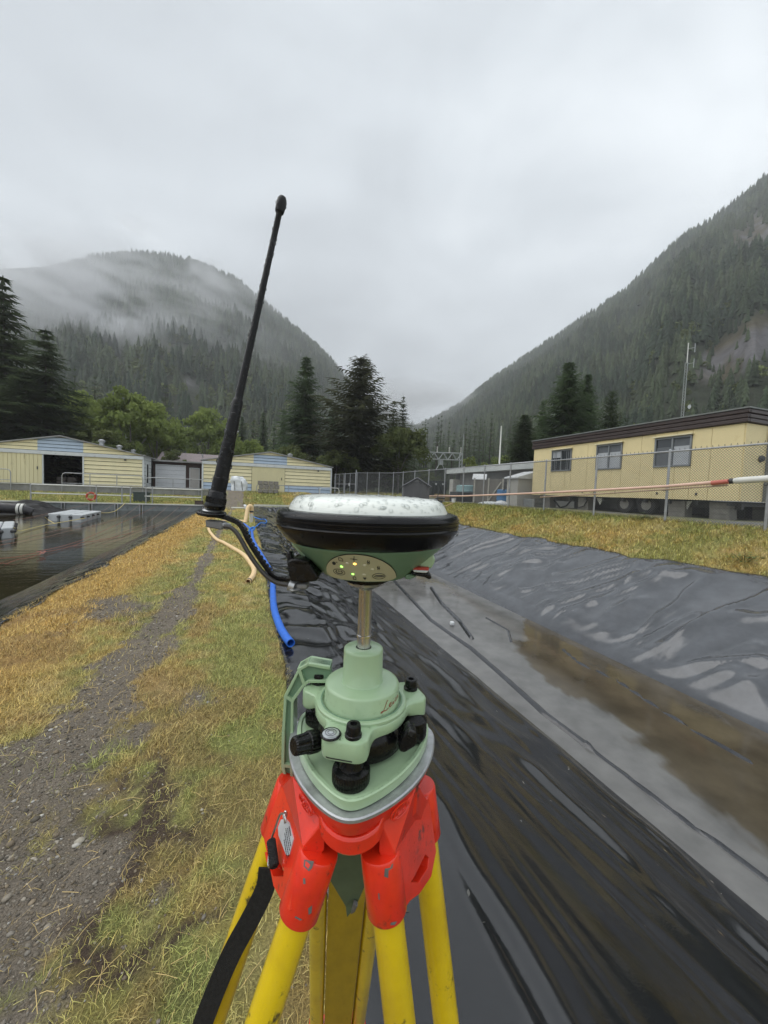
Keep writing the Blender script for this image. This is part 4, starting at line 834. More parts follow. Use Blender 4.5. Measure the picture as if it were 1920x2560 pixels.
rope('reddest nearest rope, ending in a frayed knot close to the bank', [(-120, 1112), (0, 1090), (120, 1065), (310, 1012), (600, 940), (900, 880), (990, 850)], 'rope_red', .0075)
rope('red rope running just behind the nearest one from the left edge', [(-120, 1080), (0, 1055), (310, 1000), (620, 912)], 'rope_red', .0075, (1150, 672))
rope('pink rope passing in front of the near dock', [(-100, 975), (0, 955), (520, 850), (900, 752)], 'rope_pink', .0065, (1040, 652))
rope('pink rope passing close behind the rope in front of the near dock', [(-100, 950), (0, 930), (600, 802)], 'rope_pink', .0065, (850, 645))
rope('farthest thin rope, crossing behind the middle dock', [(100, 770), (480, 692)], 'rope_pink', .006, (680, 640))
rope('thin rope reaching the wall left of its last panel joint', [(540, 968), (800, 890), (1100, 785)], 'rope_pink', .006, (1240, 670))
rope('thin rope reaching the wall at the middle of its last panel', [(700, 938), (900, 880), (1180, 790)], 'rope_pink', .006, (1330, 670))
rope('thin rope nearest the bank, ending at the corner of the pond wall', [(760, 950), (1000, 868), (1280, 765)], 'rope_pink', .006, (1420, 668))
t = thing('rope_knot', 'pink frayed knot tied in the nearest red rope', 'knot', atZ(*z4(315, 1010), -.43)); mb = MB(); c = Vector(atZ(*z4(315, 1010), -.41)); mb.tube([c+Vector((.05*math.cos(a)*(1+.3*math.sin(3*a)), .05*math.sin(a), .03*math.sin(2*a))) for a in np.linspace(0, 12, 40)], .009, 6); mb.build('knot', mat('rope_knot_pink', srgb(186, 128, 118), rough=.8), t)
mb = MB(); mb.tube([c, c+Vector((.05, -.12, .02)), c+Vector((.02, -.22, -.03))], .01, 5); mb.tube([c, c+Vector((-.12, -.06, .05))], .01, 5); mb.build('frayed_end', MATS['rope_knot_pink'], t)
def yrope(label, pts, r=.016, z=-.36): return tag(MB().tube([atZ(*z4(x, y), zz) for x, y, zz in pts], r, 6).build('rope', MATS['rope_yellow'], None), label, 'rope')
yrope('yellow mooring rope sagging between the two docks', [(105, 828, -.15), (130, 845, -.4), (150, 852, -.44), (260, 825, -.45), (350, 803, -.45), (400, 796, -.42), (520, 776, -.3), (630, 757, -.15)])
yrope('yellow mooring rope tied to the left end of the middle dock', [(335, 750, -.12), (355, 768, -.3), (405, 798, -.40)])
tag(MB().tube([atZ(*z4(752, 718), -.12)]+[atZ(*z4(752, 718), -.12)*(1-u)+atY(*z4(925, 646), 33.8)*u+np.array([0, 0, -.25*math.sin(math.pi*u)]) for u in (.25, .5, .75)]+[atY(*z4(925, 646), 33.8)], .02, 6).build('rope', MATS['rope_yellow'], None), 'yellow mooring rope from the middle dock up to the pond wall', 'rope')
# heap of liner and black pipe at the left
p0 = atZ(40, 1285, -.5); lx_ = np.linspace(-2.6, 2.4, 60); ly_ = np.linspace(-2.8, 2.6, 50); X, Y = np.meshgrid(lx_, ly_); c0 = np.array([p0[0]-.4, p0[1]+2.2])
Zh = .62*np.exp(-((X+.4)/1.6)**2-((Y-.2)/1.4)**2)*(1+.0*X)+.9*(ridge(X*.6+fbm(X, Y, 2, 4)*.9, Y*1.1, 6, 2)-.5)*np.exp(-(X/2.2)**2-(Y/2.2)**2)-.58
o = np_mesh('liner_heap', np.stack([(X+c0[0]).ravel(), (Y+c0[1]).ravel(), (Zh-.02).ravel()], 1), grid_faces(50, 60), mat('black_sheet', (.008, .008, .009), rough=.45, var=.3, scale=3, spec=.15), smooth=True); tag(o, 'heap of loose black liner bulging out of the pond at the left', 'pond liner')
t = thing('black_pipe', 'thick black pipe with two pale bands lying on the liner heap', 'pipe', atZ(60, 1285, -.2)); a_, b_ = atD(-90, 1268, 22.0), atD(58, 1273, 23.0); b2 = atD(80, 1281, 23.2)
mb = MB(); mb.tube([a_, (a_+b_)/2+np.array([0, 0, .05]), b_, b2], [.33, .33, .30, .24], 16); mb.build('pipe', mat('pipe_black', (.03, .028, .03), rough=.25, var=.2), t)
for u in (1.0, .93): mb = MB(); c = a_*(1-u)+b_*u; d = (b_-a_)/np.linalg.norm(b_-a_); mb.tube([c-d*.06, c+d*.06], .335, 16); mb.build('band', MATS['white_pipe'], t)

def mist_noise(scale, thr, dens, off):
    def f(n, l, pv):
        tc = n.new('ShaderNodeTexCoord'); ln = n.new('ShaderNodeVectorMath'); ln.operation = 'LENGTH'; l.new(tc.outputs['Object'], ln.inputs[0])
        mp = n.new('ShaderNodeMapping'); mp.inputs['Location'].default_value = (off, off*.7, 0); mp.inputs['Scale'].default_value = (1, .7, 1.0); l.new(tc.outputs['Object'], mp.inputs[0])
        nz = n.new('ShaderNodeTexNoise'); nz.inputs['Scale'].default_value = scale; nz.inputs['Detail'].default_value = 5; nz.inputs['Roughness'].default_value = .55; nz.inputs['Distortion'].default_value = .5; l.new(mp.outputs[0], nz.inputs['Vector'])
        a = n.new('ShaderNodeMapRange'); a.interpolation_type = 'SMOOTHSTEP'; a.inputs[1].default_value = thr; a.inputs[2].default_value = thr+.22; l.new(nz.outputs['Fac'], a.inputs[0])
        b = n.new('ShaderNodeMapRange'); b.interpolation_type = 'SMOOTHSTEP'; b.inputs[1].default_value = 1.0; b.inputs[2].default_value = .25; l.new(ln.outputs['Value'], b.inputs[0])
        m1 = n.new('ShaderNodeMath'); m1.operation = 'MULTIPLY'; l.new(a.outputs[0], m1.inputs[0]); l.new(b.outputs[0], m1.inputs[1])
        m2 = n.new('ShaderNodeMath'); m2.operation = 'MULTIPLY'; m2.inputs[1].default_value = dens; l.new(m1.outputs[0], m2.inputs[0]); l.new(m2.outputs[0], pv.inputs['Density'])
    return f
def mist(px, py, D, rx, ry, rz, tilt, scale, thr, dens, off, label):
    bm = bmesh.new(); bmesh.ops.create_icosphere(bm, subdivisions=3, radius=1.0); V = [v.co[:] for v in bm.verts]; F_ = [[v.index for v in f.verts] for f in bm.faces]; bm.free()
    o = volume('mist', dens, (.97, .98, 1.0), (V, [], F_), mist_noise(scale, thr, dens, off), label)
    o.matrix_world = Matrix.Translation(Vector(atD(px, py, D)))@Matrix.Rotation(-YAW, 4, 'Z')@Matrix.Rotation(R(tilt), 4, 'Y')@Matrix.Diagonal((rx, ry, rz, 1)); return o
mist(190, 745, 380, 150, 50, 55, 20, 2.2, .42, .026, 1.7, 'low tongue of mist hanging above the tall trees at the left')
mist(330, 770, 440, 220, 70, 78, 16, 2.4, .43, .022, 3.1, 'bank of white mist drifting across the face of the left hill')
mist(500, 720, 680, 260, 90, 110, 26, 2.6, .46, .013, 7.7, 'thin mist veiling the crest of the left hill')
mist(70, 760, 430, 150, 70, 110, 0, 2.0, .42, .018, 5.2, 'mist hanging behind the tall conifers at the left edge')
mist(985, 1010, 900, 300, 130, 75, 0, 1.7, .36, .008, 9.3, 'low cloud lying in the gap at the head of the valley')
# ================================================================== MOBILE OFFICE (long side on X = 14)
mat('office_panel', srgb(219, 203, 156), rough=.6, var=.05, scale=1.5, bump=.002, bscale=30, dirt=srgb(176, 150, 98), dthr=(.62, .9), dscale=1.3)
mat('fascia_brown', srgb(62, 52, 50), rough=.45, var=.15, scale=3); mat('alu_frame', srgb(128, 132, 134), rough=.4, metal=.3, var=.1)
mat('window_glass', (.03, .035, .04), rough=.06, var=0, spec=.8); mat('curtain', srgb(168, 172, 176), rough=.8, var=.08, scale=3); mat('curtain_dark', srgb(98, 102, 106), rough=.8, var=.1, scale=3)
XA, XB, Y0, Y1 = 14.0, 17.0, 7.42, 16.45; ZB, ZT = 1.83, 4.17
t = thing('mobile_office', 'long pale yellow mobile office on wheels and blocks behind the wire fence', 'trailer', (15.5, 12, 1.2))
wins = [(13.94, 15.17, 2.99, 3.99), (11.4, 12.6, 2.97, 4.0), (8.85, 10.1, 2.96, 4.0)]
mb = MB(); mb.box(((XA+XB)/2+.02, (Y0+Y1)/2, (ZB+ZT)/2), (XB-XA-.10, Y1-Y0-.06, ZT-ZB-.02)); mb.build('body', MATS['office_panel'], t, smooth=0)
seams = [Y0, 8.28, 9.36, 10.62, 11.84, 13.06, 14.28, 15.5, Y1]
for a, b_ in zip(seams[:-1], seams[1:]):
    segs = [(a, b_, ZB, ZT)]
    for (w0, w1, v0, v1) in wins:
        ns = []
        for (p, q, r, s) in segs:
            if w1 <= p or w0 >= q: ns.append((p, q, r, s)); continue
            if w0 > p: ns.append((p, w0, r, s))
            if w1 < q: ns.append((w1, q, r, s))
            i0, i1 = max(p, w0), min(q, w1); ns += [(i0, i1, r, v0), (i0, i1, v1, s)]
        segs = ns
    mb = MB()
    for (p, q, r, s) in segs: mb.box((XA+.005, (p+q)/2, (r+s)/2), (.05, q-p-(.012 if p == a or q == b_ else 0), s-r))
    mb.build('side_panel', MATS['office_panel'], t, smooth=0)
for a, b_ in ((14.0, 15.0), (15.0, 16.0), (16.0, 17.0)):
    mb = MB(); mb.box(((a+b_)/2, Y0-.005, (ZB+ZT)/2), (b_-a-.015, .05, ZT-ZB)); mb.build('end_panel', MATS['office_panel'], t, smooth=0)
for k, (w0, w1, v0, v1) in enumerate(wins):
    mb = MB(); f_ = .055; x = XA-.02
    for y in (w0+f_/2, w1-f_/2, (w0+w1)/2): mb.box((x, y, (v0+v1)/2), (.08, f_, v1-v0))
    for z in (v0+f_/2, v1-f_/2): mb.box((x-.002, (w0+w1)/2, z), (.08, w1-w0, f_))
    if k == 0:
        for y in (w0+.30, w1-.30, w0+.2, w1-.2): mb.box((x, y, (v0+v1)/2), (.03, .02, v1-v0))
    wf = mb.build('window', MATS['alu_frame'], t, smooth=0)
    for s in (0, 1):
        a, b_ = (w0+f_, (w0+w1)/2-f_/2) if s == 0 else ((w0+w1)/2+f_/2, w1-f_); mb = MB(); mb.box((x+.018, (a+b_)/2, (v0+v1)/2), (.012, b_-a, v1-v0-2*f_)); mb.build('pane', MATS['window_glass'] if k == 0 or (k == 2 and s == 1) else MATS['curtain_dark'], wf, smooth=0)
        if k > 0 or s == 1:
            mb = MB(); zc = v0+(.62 if k else .75)*(v1-v0); hh = (v1-v0)*(.62 if k else .3)
            mb.box((x+.006, (a+b_)/2, v0+f_+hh/2 if k else v1-f_-hh/2), (.008, b_-a-.02, hh)); mb.build('curtain', MATS['curtain'] if not (k == 2 and s == 1) else MATS['curtain_dark'], wf, smooth=0)
    mb = MB(); mb.box((XA-.07, (w0+w1)/2, v1+.035), (.14, w1-w0+.1, .035)); mb.build('drip_cap', mat('cream', srgb(216, 208, 176), rough=.5, var=.05), wf, smooth=0)
for k in range(3):
    mb = MB(); z = ZT+.005+.07+k*.14; o_ = .10-.015*(k % 2)
    for a, b_, c, d in ((XA-o_, XA-.005, Y0-o_, Y1+o_), (XB+.02, XB+o_, Y0-o_, Y1+o_)): mb.box(((a+b_)/2, (c+d)/2, z), (b_-a, d-c, .125))
    for a, b_ in ((Y0-o_-.002, Y0-.035), (Y1+.02, Y1+o_+.002)): mb.box(((XA+XB)/2, (a+b_)/2, z), (XB-XA-.01, b_-a, .125))
    mb.build('fascia_rib', MATS['fascia_brown'], t, bev=.02)
mb = MB(); mb.box(((XA+XB)/2, (Y0+Y1)/2, ZT+.445), (XB-XA+.26, Y1-Y0+.26, .04)); mb.build('roof', mat('roof_grey', srgb(120, 124, 122), rough=.6, var=.15), t, smooth=0)
mb = MB(); mb.box(((XA+XB)/2, (Y0+Y1)/2, ZT+.2), (XB-XA-.05, Y1-Y0-.05, .42)); mb.build('roof_box', MATS['grey_dark'], t, smooth=0)
# end door, steps
mb = MB(); mb.box((15.62, Y0-.06, 2.93), (.95, .06, 2.1)); dr = mb.build('door', mat('door_white', srgb(214, 216, 220), rough=.4, var=.04), t, smooth=0)
mb = MB()
for x in (15.10, 16.14): mb.box((x, Y0-.07, 2.95), (.07, .09, 2.22))
mb.box((15.62, Y0-.07, 4.04), (1.1, .09, .06)); mb.build('door_frame', MATS['alu_frame'], dr, smooth=0)
mb = MB(); mb.box((15.22, Y0-.12, 2.85), (.05, .06, .16)); mb.build('handle', MATS['grey_dark'], dr)
mb = MB(); mb.lathe([(.09, 0), (.11, .03), (.07, .1), (.0001, .13)], 12, Matrix.Translation((14.78, Y0-.03, 3.15))@Matrix.Rotation(R(90), 4, 'X')); mb.build('end_lamp', MATS['grey_dark'], t)
for y in (8.6, 9.9, 11.6, 13.2, 14.9): mb = MB(); mb.box((XA-.035, y, 2.02), (.03, .05, .08)); mb.build('clip', MATS['grey_dark'], t, smooth=0)
# undercarriage
mb = MB()
for x in (14.5, 16.5): mb.box((x, (Y0+Y1)/2, ZB-.14), (.12, Y1-Y0-.3, .24))
for y in np.arange(Y0+.3, Y1, .9): mb.box((15.5, y, ZB-.10), (2.9, .08, .12))
mb.build('chassis', MATS['grey_dark'], t, smooth=0)
for k in range(7): mb = MB(); mb.box((XB-.06, Y0+.7+k*1.29, 1.50), (.04, 1.27, .66)); mb.build('skirt_panel', MATS['grey_dark'], t, smooth=0)
for y in (9.9, 12.0): mb = MB(); mb.box((15.4, y, 1.5), (1.6, .6, .35)); mb.build('axle_box', MATS['grey_dark'], t, bev=.03)
for y in (10.45, 11.35):
    for x in (14.32, 16.68):
        M = Matrix.Translation((x, y, 1.58))@Matrix.Rotation(R(90), 4, 'Y')
        mb = MB(); mb.lathe([(.20, -.11), (.34, -.11), (.37, -.07), (.37, .07), (.34, .11), (.20, .11)], 28, M, cap=(0, 0)); wl = mb.build('wheel', MATS['black_rubber'], t)
        mb = MB(); mb.lathe([(.20, -.10), (.195, -.03), (.06, -.02), (.06, -.08), (.02, -.085)], 20, M, cap=(1, 1)); mb.build('rim', mat('rim_grey', srgb(130, 128, 122), rough=.5, var=.2), wl)
for y in (8.0, 9.3, 13.3, 15.6):
    for x in (14.35, 16.6):
        for k in range(3): mb = MB(); mb.box((x, y+.01*k, 1.30+k*.19), (.38, .55, .182)); mb.build('support_block', mat('block_grey', srgb(118, 116, 110), rough=.9, var=.2, scale=6, bump=.01, bscale=40), t, smooth=0)
mb = MB(); mb.tube([(14.2, 13.9, 1.75), (14.2, 14.3, 1.35), (14.3, 14.8, 1.25), (14.4, 15.3, 1.6)], .04, 6); mb.tube([(14.1, 13.0, 1.7), (14.1, 13.2, 1.4), (14.1, 13.5, 1.3)], .025, 6); mb.build('drain_hose', MATS['black_rubber'], t)
for (y, a) in ((12.4, 12.4), (8.9, 8.9)): mb = MB(); mb.prism([(14.25, y, 1.78), (14.25, y+.30, 1.78), (14.25, y+.12, 1.5)], (.04, 0, 0)); mb.build('torn_sheet', MATS['white_pipe'], t, smooth=0)
# ================================================================== WIRE FENCE along X = 10.7
FXX = 10.7
t = thing('chain_link_fence', 'chain link fence with grey steel posts along the top of the right bank', 'fence', (FXX, 10, 1.2))
py = [3.0, 5.15, 7.31, 9.61, 11.88, 14.0, 15.95, 17.85, 19.9, 22.0, 24.2, 26.3, 28.3, 31.8, 35.4, 39.0]
zr_ = lambda y: float(np.interp(y, [7, 12, 28, 39], [3.08, 3.10, 3.16, 3.52])); zg_ = lambda y: float(np.interp(y, [7, 12, 28, 39], [1.24, 1.24, 1.24, 1.22]))
for y in py: mb = MB(); mb.tube([(FXX, y, zg_(y)-.5), (FXX, y, zr_(y)+.02)], .032, 8); mb.lathe([(.036, 0), (.03, .03), (.005, .05)], 8, Matrix.Translation((FXX, y, zr_(y)+.02))); mb.build('post', MATS['galv'], t)
mb = MB(); mb.tube([(FXX, y, zr_(y)) for y in py], .023, 8); mb.build('top_rail', MATS['galv'], t)
mat('mesh_wire', (.13, .135, .14), rough=.5, metal=.5, var=.1)
for a, b_ in zip(py[:-1], py[1:]):
    if a > 23: sp = .16; wr = .006
    elif a > 13: sp = .09; wr = .0045
    else: sp = .064; wr = .0036
    V = []; Fs = []; zb0 = zg_(a)-.02; zt0 = zr_(a)+.03; H_ = zt0-zb0; slope = 1.0
    def wire(y0, z0, y1, z1):
        d = np.array([0, y1-y0, z1-z0]); ln = np.linalg.norm(d)
        if ln < .01: return
        d /= ln; nrm = np.array([0, -d[2], d[1]]); xx_ = np.array([1., 0, 0]); o = len(V)
        for pt in (np.array([FXX+.03, y0, z0]), np.array([FXX+.03, y1, z1])):
            for k in range(3): an = 2.094*k; V.append(pt+(nrm*math.cos(an)+xx_*math.sin(an))*wr)
        Fs.extend([(o+k, o+(k+1) % 3, o+3+(k+1) % 3, o+3+k) for k in range(3)])
    for sgn in (1, -1):
        for k in np.arange(-H_, (b_-a)+H_, sp):
            ya, yb = (k, k+H_) if sgn > 0 else (k+H_, k)      # y at bottom, y at top
            p = [(a+ya, zb0), (a+yb, zt0)]
            def cl(y, z, y2, z2, lim): u = (lim-y)/(y2-y); return lim, z+(z2-z)*u
            (y0, z0), (y1, z1) = p
            if max(y0, y1) < a or min(y0, y1) > b_: continue
            if y0 < a: y0, z0 = cl(y0, z0, y1, z1, a)
            if y0 > b_: y0, z0 = cl(y0, z0, y1, z1, b_)
            if y1 < a: y1, z1 = cl(y1, z1, y0, z0, a)
            if y1 > b_: y1, z1 = cl(y1, z1, y0, z0, b_)
            wire(y0, z0, y1, z1)
    for k in np.arange(a, b_, sp*2): wire(k, zt0-.02, k+.02, zt0+.05); wire(k+.03, zt0-.02, k+.02, zt0+.05)
    o = np_mesh('wire_mesh', np.array(V), np.array(Fs), MATS['mesh_wire'], kind='stuff'); o.parent = t; o.location = -Vector(t.location)
# gate between the fence and the yellow building
t = thing('wire_gate', 'double wire gate of grey steel tube beside the shut yellow building', 'gate', (9.9, 42, 1.2)); G0 = np.array([10.6, 39.3]); G1 = np.array([9.75, 45.6])
for (u0, u1) in ((0.0, .47), (.53, 1.0)):
    A = G0+(G1-G0)*u0; B = G0+(G1-G0)*u1; mb = MB(); c = lambda p, z: (p[0], p[1], z)
    mb.tube([c(A, 1.3), c(A, 3.5), c(B, 3.5), c(B, 1.3), c(A, 1.3)], .035, 8); mb.tube([c(A, 2.35), c(B, 2.35)], .03, 8); mb.tube([c((A+B)/2, 1.3), c((A+B)/2, 3.5)], .028, 8); fr = mb.build('gate_leaf', MATS['galv'], t)
    mb = MB(); L_ = np.linalg.norm(B-A)
    for k in np.arange(-2.2, L_+2.2, .16):
        for s in (1, -1):
            y0, y1 = (k, k+2.2) if s > 0 else (k+2.2, k); z0, z1 = 1.3, 3.5; f0 = lambda y: min(max(y, 0), L_)
            if max(y0, y1) <= 0 or min(y0, y1) >= L_: continue
            q0, q1 = f0(y0), f0(y1); zz0 = z0+(z1-z0)*(q0-y0)/(y1-y0); zz1 = z0+(z1-z0)*(q1-y0)/(y1-y0); p = A+(B-A)*q0/L_; q = A+(B-A)*q1/L_; mb.tube([c(p, zz0), c(q, zz1)], .005, 3, cap=False)
    mb.build('wire_mesh', MATS['mesh_wire'], fr)['kind'] = 'stuff'
for p, h in ((G0, 3.85), (G1, 3.6), ((G0+G1)/2+.0, 3.6)): mb = MB(); mb.tube([(p[0]+.06, p[1], .8), (p[0]+.06, p[1], h)], .055, 8); mb.build('gate_post', MATS['galv'], t)
mb = MB(); c_ = (G0*.75+G1*.25); mb.box((c_[0]-.06, c_[1], 2.3), (.03, .25, .3)); mb.build('sign_plate', MATS['white_trim'], t, smooth=0)
# ------------------------------------------------------------------ long pipe along the fence
mat('pipe_pink', srgb(212, 178, 160), rough=.45, var=.1, scale=2); mat('pipe_red', srgb(184, 104, 90), rough=.4, var=.1, scale=2)
t = thing('water_pipe', 'long sagging salmon pink pipe running along the fence with a white end', 'pipe', (10.5, 10, 1.9))
pp_ = [atX(1060, 1240, 10.5), atX(1160, 1240, 10.5), atX(1359, 1232, 10.5), atX(1484, 1226, 10.5), atX(1662, 1216, 10.5), atX(1824, 1203, 10.5)]
mb = MB(); mb.tube(pp_, [.036, .038, .038, .038, .038, .046], 12); mb.build('pipe', MATS['pipe_pink'], t)
mb = MB(); mb.tube([atX(1780, 1207.5, 10.45), atX(1822, 1203.5, 10.45)], .056, 12); mb.build('red_sleeve', MATS['pipe_red'], t)
q0, q1 = atX(1836, 1202, 10.5), atX(1990, 1192, 10.5); mb = MB(); mb.tube([q0, q0*.92+q1*.08, q0*.5+q1*.5, q1], [.062, .075, .075, .075], 14); mb.build('white_section', MATS['white_pipe'], t)
c = atX(1829, 1202.6, 10.5); mb = MB(); d = (q1-q0)/np.linalg.norm(q1-q0); mb.tube([c-d*.06, c-d*.02, c+d*.02, c+d*.07], [.055, .068, .06, .055], 12); mb.build('hose_clamp', MATS['grey_dark'], t)
mb = MB(); a, b_ = atX(1480, 1236, 10.48), atX(1820, 1213, 10.48); mb.tube([atX(1350, 1243, 10.48), a, b_], .022, 8); mb.build('thin_pipe', mat('thin_pipe', srgb(160, 140, 120), rough=.5), t)
mb = MB()
for y in (5.15, 7.31, 9.61, 11.88, 14.0, 15.95, 17.85): z = float(np.interp(y, [5.6, 7.24, 11.7, 21.9], [2.24, 2.10, 1.90, 1.52])); mb.tube([(10.5, y, z-.07), (10.62, y, z-.08), (10.66, y, z-.02)], .008, 5)
mb.build('hanger', MATS['grey_dark'], t)
# ------------------------------------------------------------------ grey shed
mat('shed_grey', srgb(92, 92, 94), rough=.55, var=.1, scale=3, stretch=(1, 1, .2)); mat('shed_light', srgb(122, 122, 122), rough=.55, var=.08, scale=3); mat('shed_roof', srgb(150, 150, 156), rough=.4, var=.08)
D = 21.3; c0 = atD(1009, 1246, D); cL = atD(987, 1240, D+.9); cR = atD(1073, 1250, D-.05); zb = 1.18; axr = cR-c0; axr[2] = 0; wr_ = np.linalg.norm(axr); ex = Vector(axr/wr_); ey = Vector((-ex.y, ex.x, 0)); wd = 1.15; dp = wr_
M = Matrix(((ex.x, ey.x, 0, c0[0]), (ex.y, ey.y, 0, c0[1]), (0, 0, 1, zb), (0, 0, 0, 1))); he = float(atD(1009, 1213, D)[2])-zb; hr = float(atD(1041, 1196, D)[2])-zb
t = thing('storage_shed', 'small grey plastic shed with a pitched roof near the fence', 'shed', M.to_translation()); XF[t.name] = M.inverted(); t.matrix_world = M; t.location = M.to_translation(); t.rotation_euler = M.to_euler()
mb = MB(); mb.box((dp/2, .95, he/2), (dp-.06, 1.8, he)); mb.build('wall', MATS['shed_grey'], t, smooth=0, local=True)
n = 11
for k in range(n):
    x0, x1 = dp*k/n, dp*(k+1)/n; f_ = lambda x: he+(hr-he)*(1-abs(x-dp/2)/(dp/2))-.03; mb = MB(); g_ = .008
    P = [(x0+g_, -.03, 0), (x1-g_, -.03, 0), (x1-g_, -.03, f_(x1-g_)), (x0+g_, -.03, f_(x0+g_))]
    if x0 < dp/2-.01 < x1-.01 and k == n//2: P.insert(3, (dp/2, -.03, f_(dp/2)))
    mb.prism(P, (0, .06, 0)); mb.build('board', MATS['shed_grey'], t, smooth=0, local=True)
for k in range(12): mb = MB(); y = .05+1.75*k/12; mb.box((-.0, y+.073, he/2), (.05, .132, he)); mb.build('board', MATS['shed_light'], t, smooth=0, local=True)
mb = MB(); mb.box((-.035, .62, he*.55), (.04, .42, he*.62)); wn = mb.build('window', MATS['window_glass'], t, smooth=0, local=True)
mb = MB()
for y in (.42, .82): mb.box((-.05, y, he*.55), (.04, .05, he*.66))
for z in (.24, .87): mb.box((-.052, .62, he*z), (.04, .45, .04))
mb.build('frame', MATS['shed_light'], wn, smooth=0, local=True)
for s in (0, 1):
    mb = MB(); x0, x1 = (-.10, dp/2) if s == 0 else (dp/2, dp+.10); z0, z1 = (he-.07, hr+.02) if s == 0 else (hr+.02, he-.07)
    mb.prism([(x0, -.10, z0), (x1, -.10, z1), (x1, -.10, z1+.05), (x0, -.10, z0+.05)], (0, 2.1, 0)); mb.build('roof_panel', MATS['shed_roof'], t, smooth=0, local=True)
mb = MB(); mb.prism([(dp*.38, -.05, hr-.18), (dp*.62, -.05, hr-.18), (dp*.5, -.05, hr-.09)], (0, .02, 0)); mb.build('vent', MATS['shed_light'], t, smooth=0, local=True)
mb = MB()
for s in (0, 1):
    x0, x1 = (-.10, dp/2) if s == 0 else (dp/2, dp+.10); z0, z1 = (he-.09, hr+.0) if s == 0 else (hr+.0, he-.09); mb.prism([(x0, -.115, z0-.03), (x1, -.115, z1-.03), (x1, -.115, z1+.04), (x0, -.115, z0+.04)], (0, .013, 0))
mb.build('barge_board', MATS['grey_dark'], t, smooth=0, local=True)
# bits by the end of the pipe
p = atD(1134, 1251, 19.0); t = thing('bucket', 'white plastic bucket on the ground under the end of the pink pipe', 'bucket', (p[0], p[1], p[2]-.10)); mb = MB(); mb.lathe([(.085, 0), (.10, .18), (.108, .2), (.1, .2), (.08, .02)], 20, Matrix.Translation((p[0], p[1], p[2]-.1))); mb.build('body', MATS['garage_white'], t); mb = MB(); mb.tube([(p[0]-.1, p[1], p[2]+.07), (p[0], p[1]-.1, p[2]+.02), (p[0]+.1, p[1], p[2]+.07)], .004, 5); mb.build('handle', MATS['galv'], t)
p0, p1 = atD(1108, 1268, 17.5), atD(1132, 1258, 18.3); tag(MB().tube([p0, p1], .03, 4).build('plank', mat('plank_wood', srgb(150, 128, 96), rough=.8, var=.2), None, smooth=0), 'narrow wooden plank lying at the end of the grass bank', 'plank')
t = thing('pump', 'small dark pump with valve standing at the left end of the pink pipe', 'pump', (*atD(1090, 1262, 18.5)[:2], 1.0)); c = atD(1090, 1252, 18.5); mb = MB(); mb.lathe([(.16, -.16), (.16, .06), (.10, .1)], 16, Matrix.Translation(c)); mb.box((c[0]+.2, c[1], c[2]-.05), (.22, .2, .16)); mb.build('body', MATS['grey_dark'], t, bev=.01); mb = MB(); mb.tube([c+np.array([.05, 0, 0]), c+np.array([.1, 0, .3]), c+np.array([.13, 0, .55])], .02, 6); mb.tube([c+np.array([-.1, 0, .05]), c+np.array([.05, 0, .14]), c+np.array([.45, 0, .13])], .04, 8); mb.build('riser_pipe', MATS['grey_dark'], t)
# ------------------------------------------------------------------ block building, sheds and tanks behind the fence
mat('block_wall', srgb(124, 124, 122), rough=.85, var=.12, scale=1.2, bump=.004, bscale=20); mat('cabin_grey', srgb(176, 174, 166), rough=.6, var=.05, scale=2); mat('weathered', srgb(124, 120, 112), rough=.8, var=.2, scale=3, stretch=(1, 1, .3)); mat('pale_roof', srgb(208, 210, 210), rough=.4, var=.05)
XW = 17.0; t = thing('block_building', 'low grey concrete block building with a pale fascia beyond the fence', 'building', (XW, 25, 1.2))
mb = MB(); mb.box((XW+3, 24.4, 2.3), (6, 10.6, 2.5)); mb.build('wall', MATS['block_wall'], t, smooth=0)
for r_ in range(11):
    mb = MB(); z = 1.16+r_*.2
    for k in range(21): y = 19.2+k*.5+(.25 if r_ % 2 else 0); mb.box((XW-.012, y+.25, z+.1), (.024, .485, .186)) if y < 29.3 else None
    mb.build('block_course', MATS['block_wall'], t, smooth=0)['kind'] = 'stuff'
mb = MB(); mb.box((XW+2.8, 24.4, 3.62), (7.0, 11.4, .34)); mb.build('fascia', MATS['white_trim'], t, smooth=0)
mb = MB(); mb.prism([(XW-.7, 18.7, 3.80), (XW+2.4, 18.7, 4.30), (XW+6.2, 18.7, 3.80)], (0, 11.4, 0)); mb.build('roof', MATS['pale_roof'], t, smooth=0)
mb = MB(); mb.box((XW-.03, 29.2, 2.2), (.10, .5, 2.4)); mb.build('downpipe', MATS['grey_dark'], t)
p = atD(1248, 1163, 31); tag(MB().tube([(p[0], p[1], 3.9), (p[0], p[1], float(atD(1252, 1066, 31)[2]))], [.07, .04], 8).build('antenna_pole', MATS['white_pipe'], None), 'plain white pole standing on the roof of the block building', 'pole')
XC = 12.6; ya, yb = float(atX(1263, 1200, XC)[1]), 16.9; t = thing('white_cabin', 'pale grey cabin with a white roof beside the mobile office', 'cabin', (XC+.8, (ya+yb)/2, 1.15)); zc1 = float(atX(1300, 1194, XC+.0)[2])
XC = 13.5; ya = float(atX(1268, 1195, XC)[1]); yb = 17.0; ze = float(atX(1268, 1193, XC)[2])
n = 6
mb = MB(); mb.box((XC+1.2, (ya+yb)/2, (1.15+ze)/2), (2.3, ya-yb, ze-1.15)); mb.build('body', MATS['cabin_grey'], t, smooth=0)
for k in range(n): w_ = (ya-yb)/n; mb = MB(); mb.box((XC+.03, yb+(k+.5)*w_, (1.17+ze)/2), (.04, w_-.012, ze-1.19)); mb.build('wall_panel', MATS['cabin_grey'], t, smooth=0)
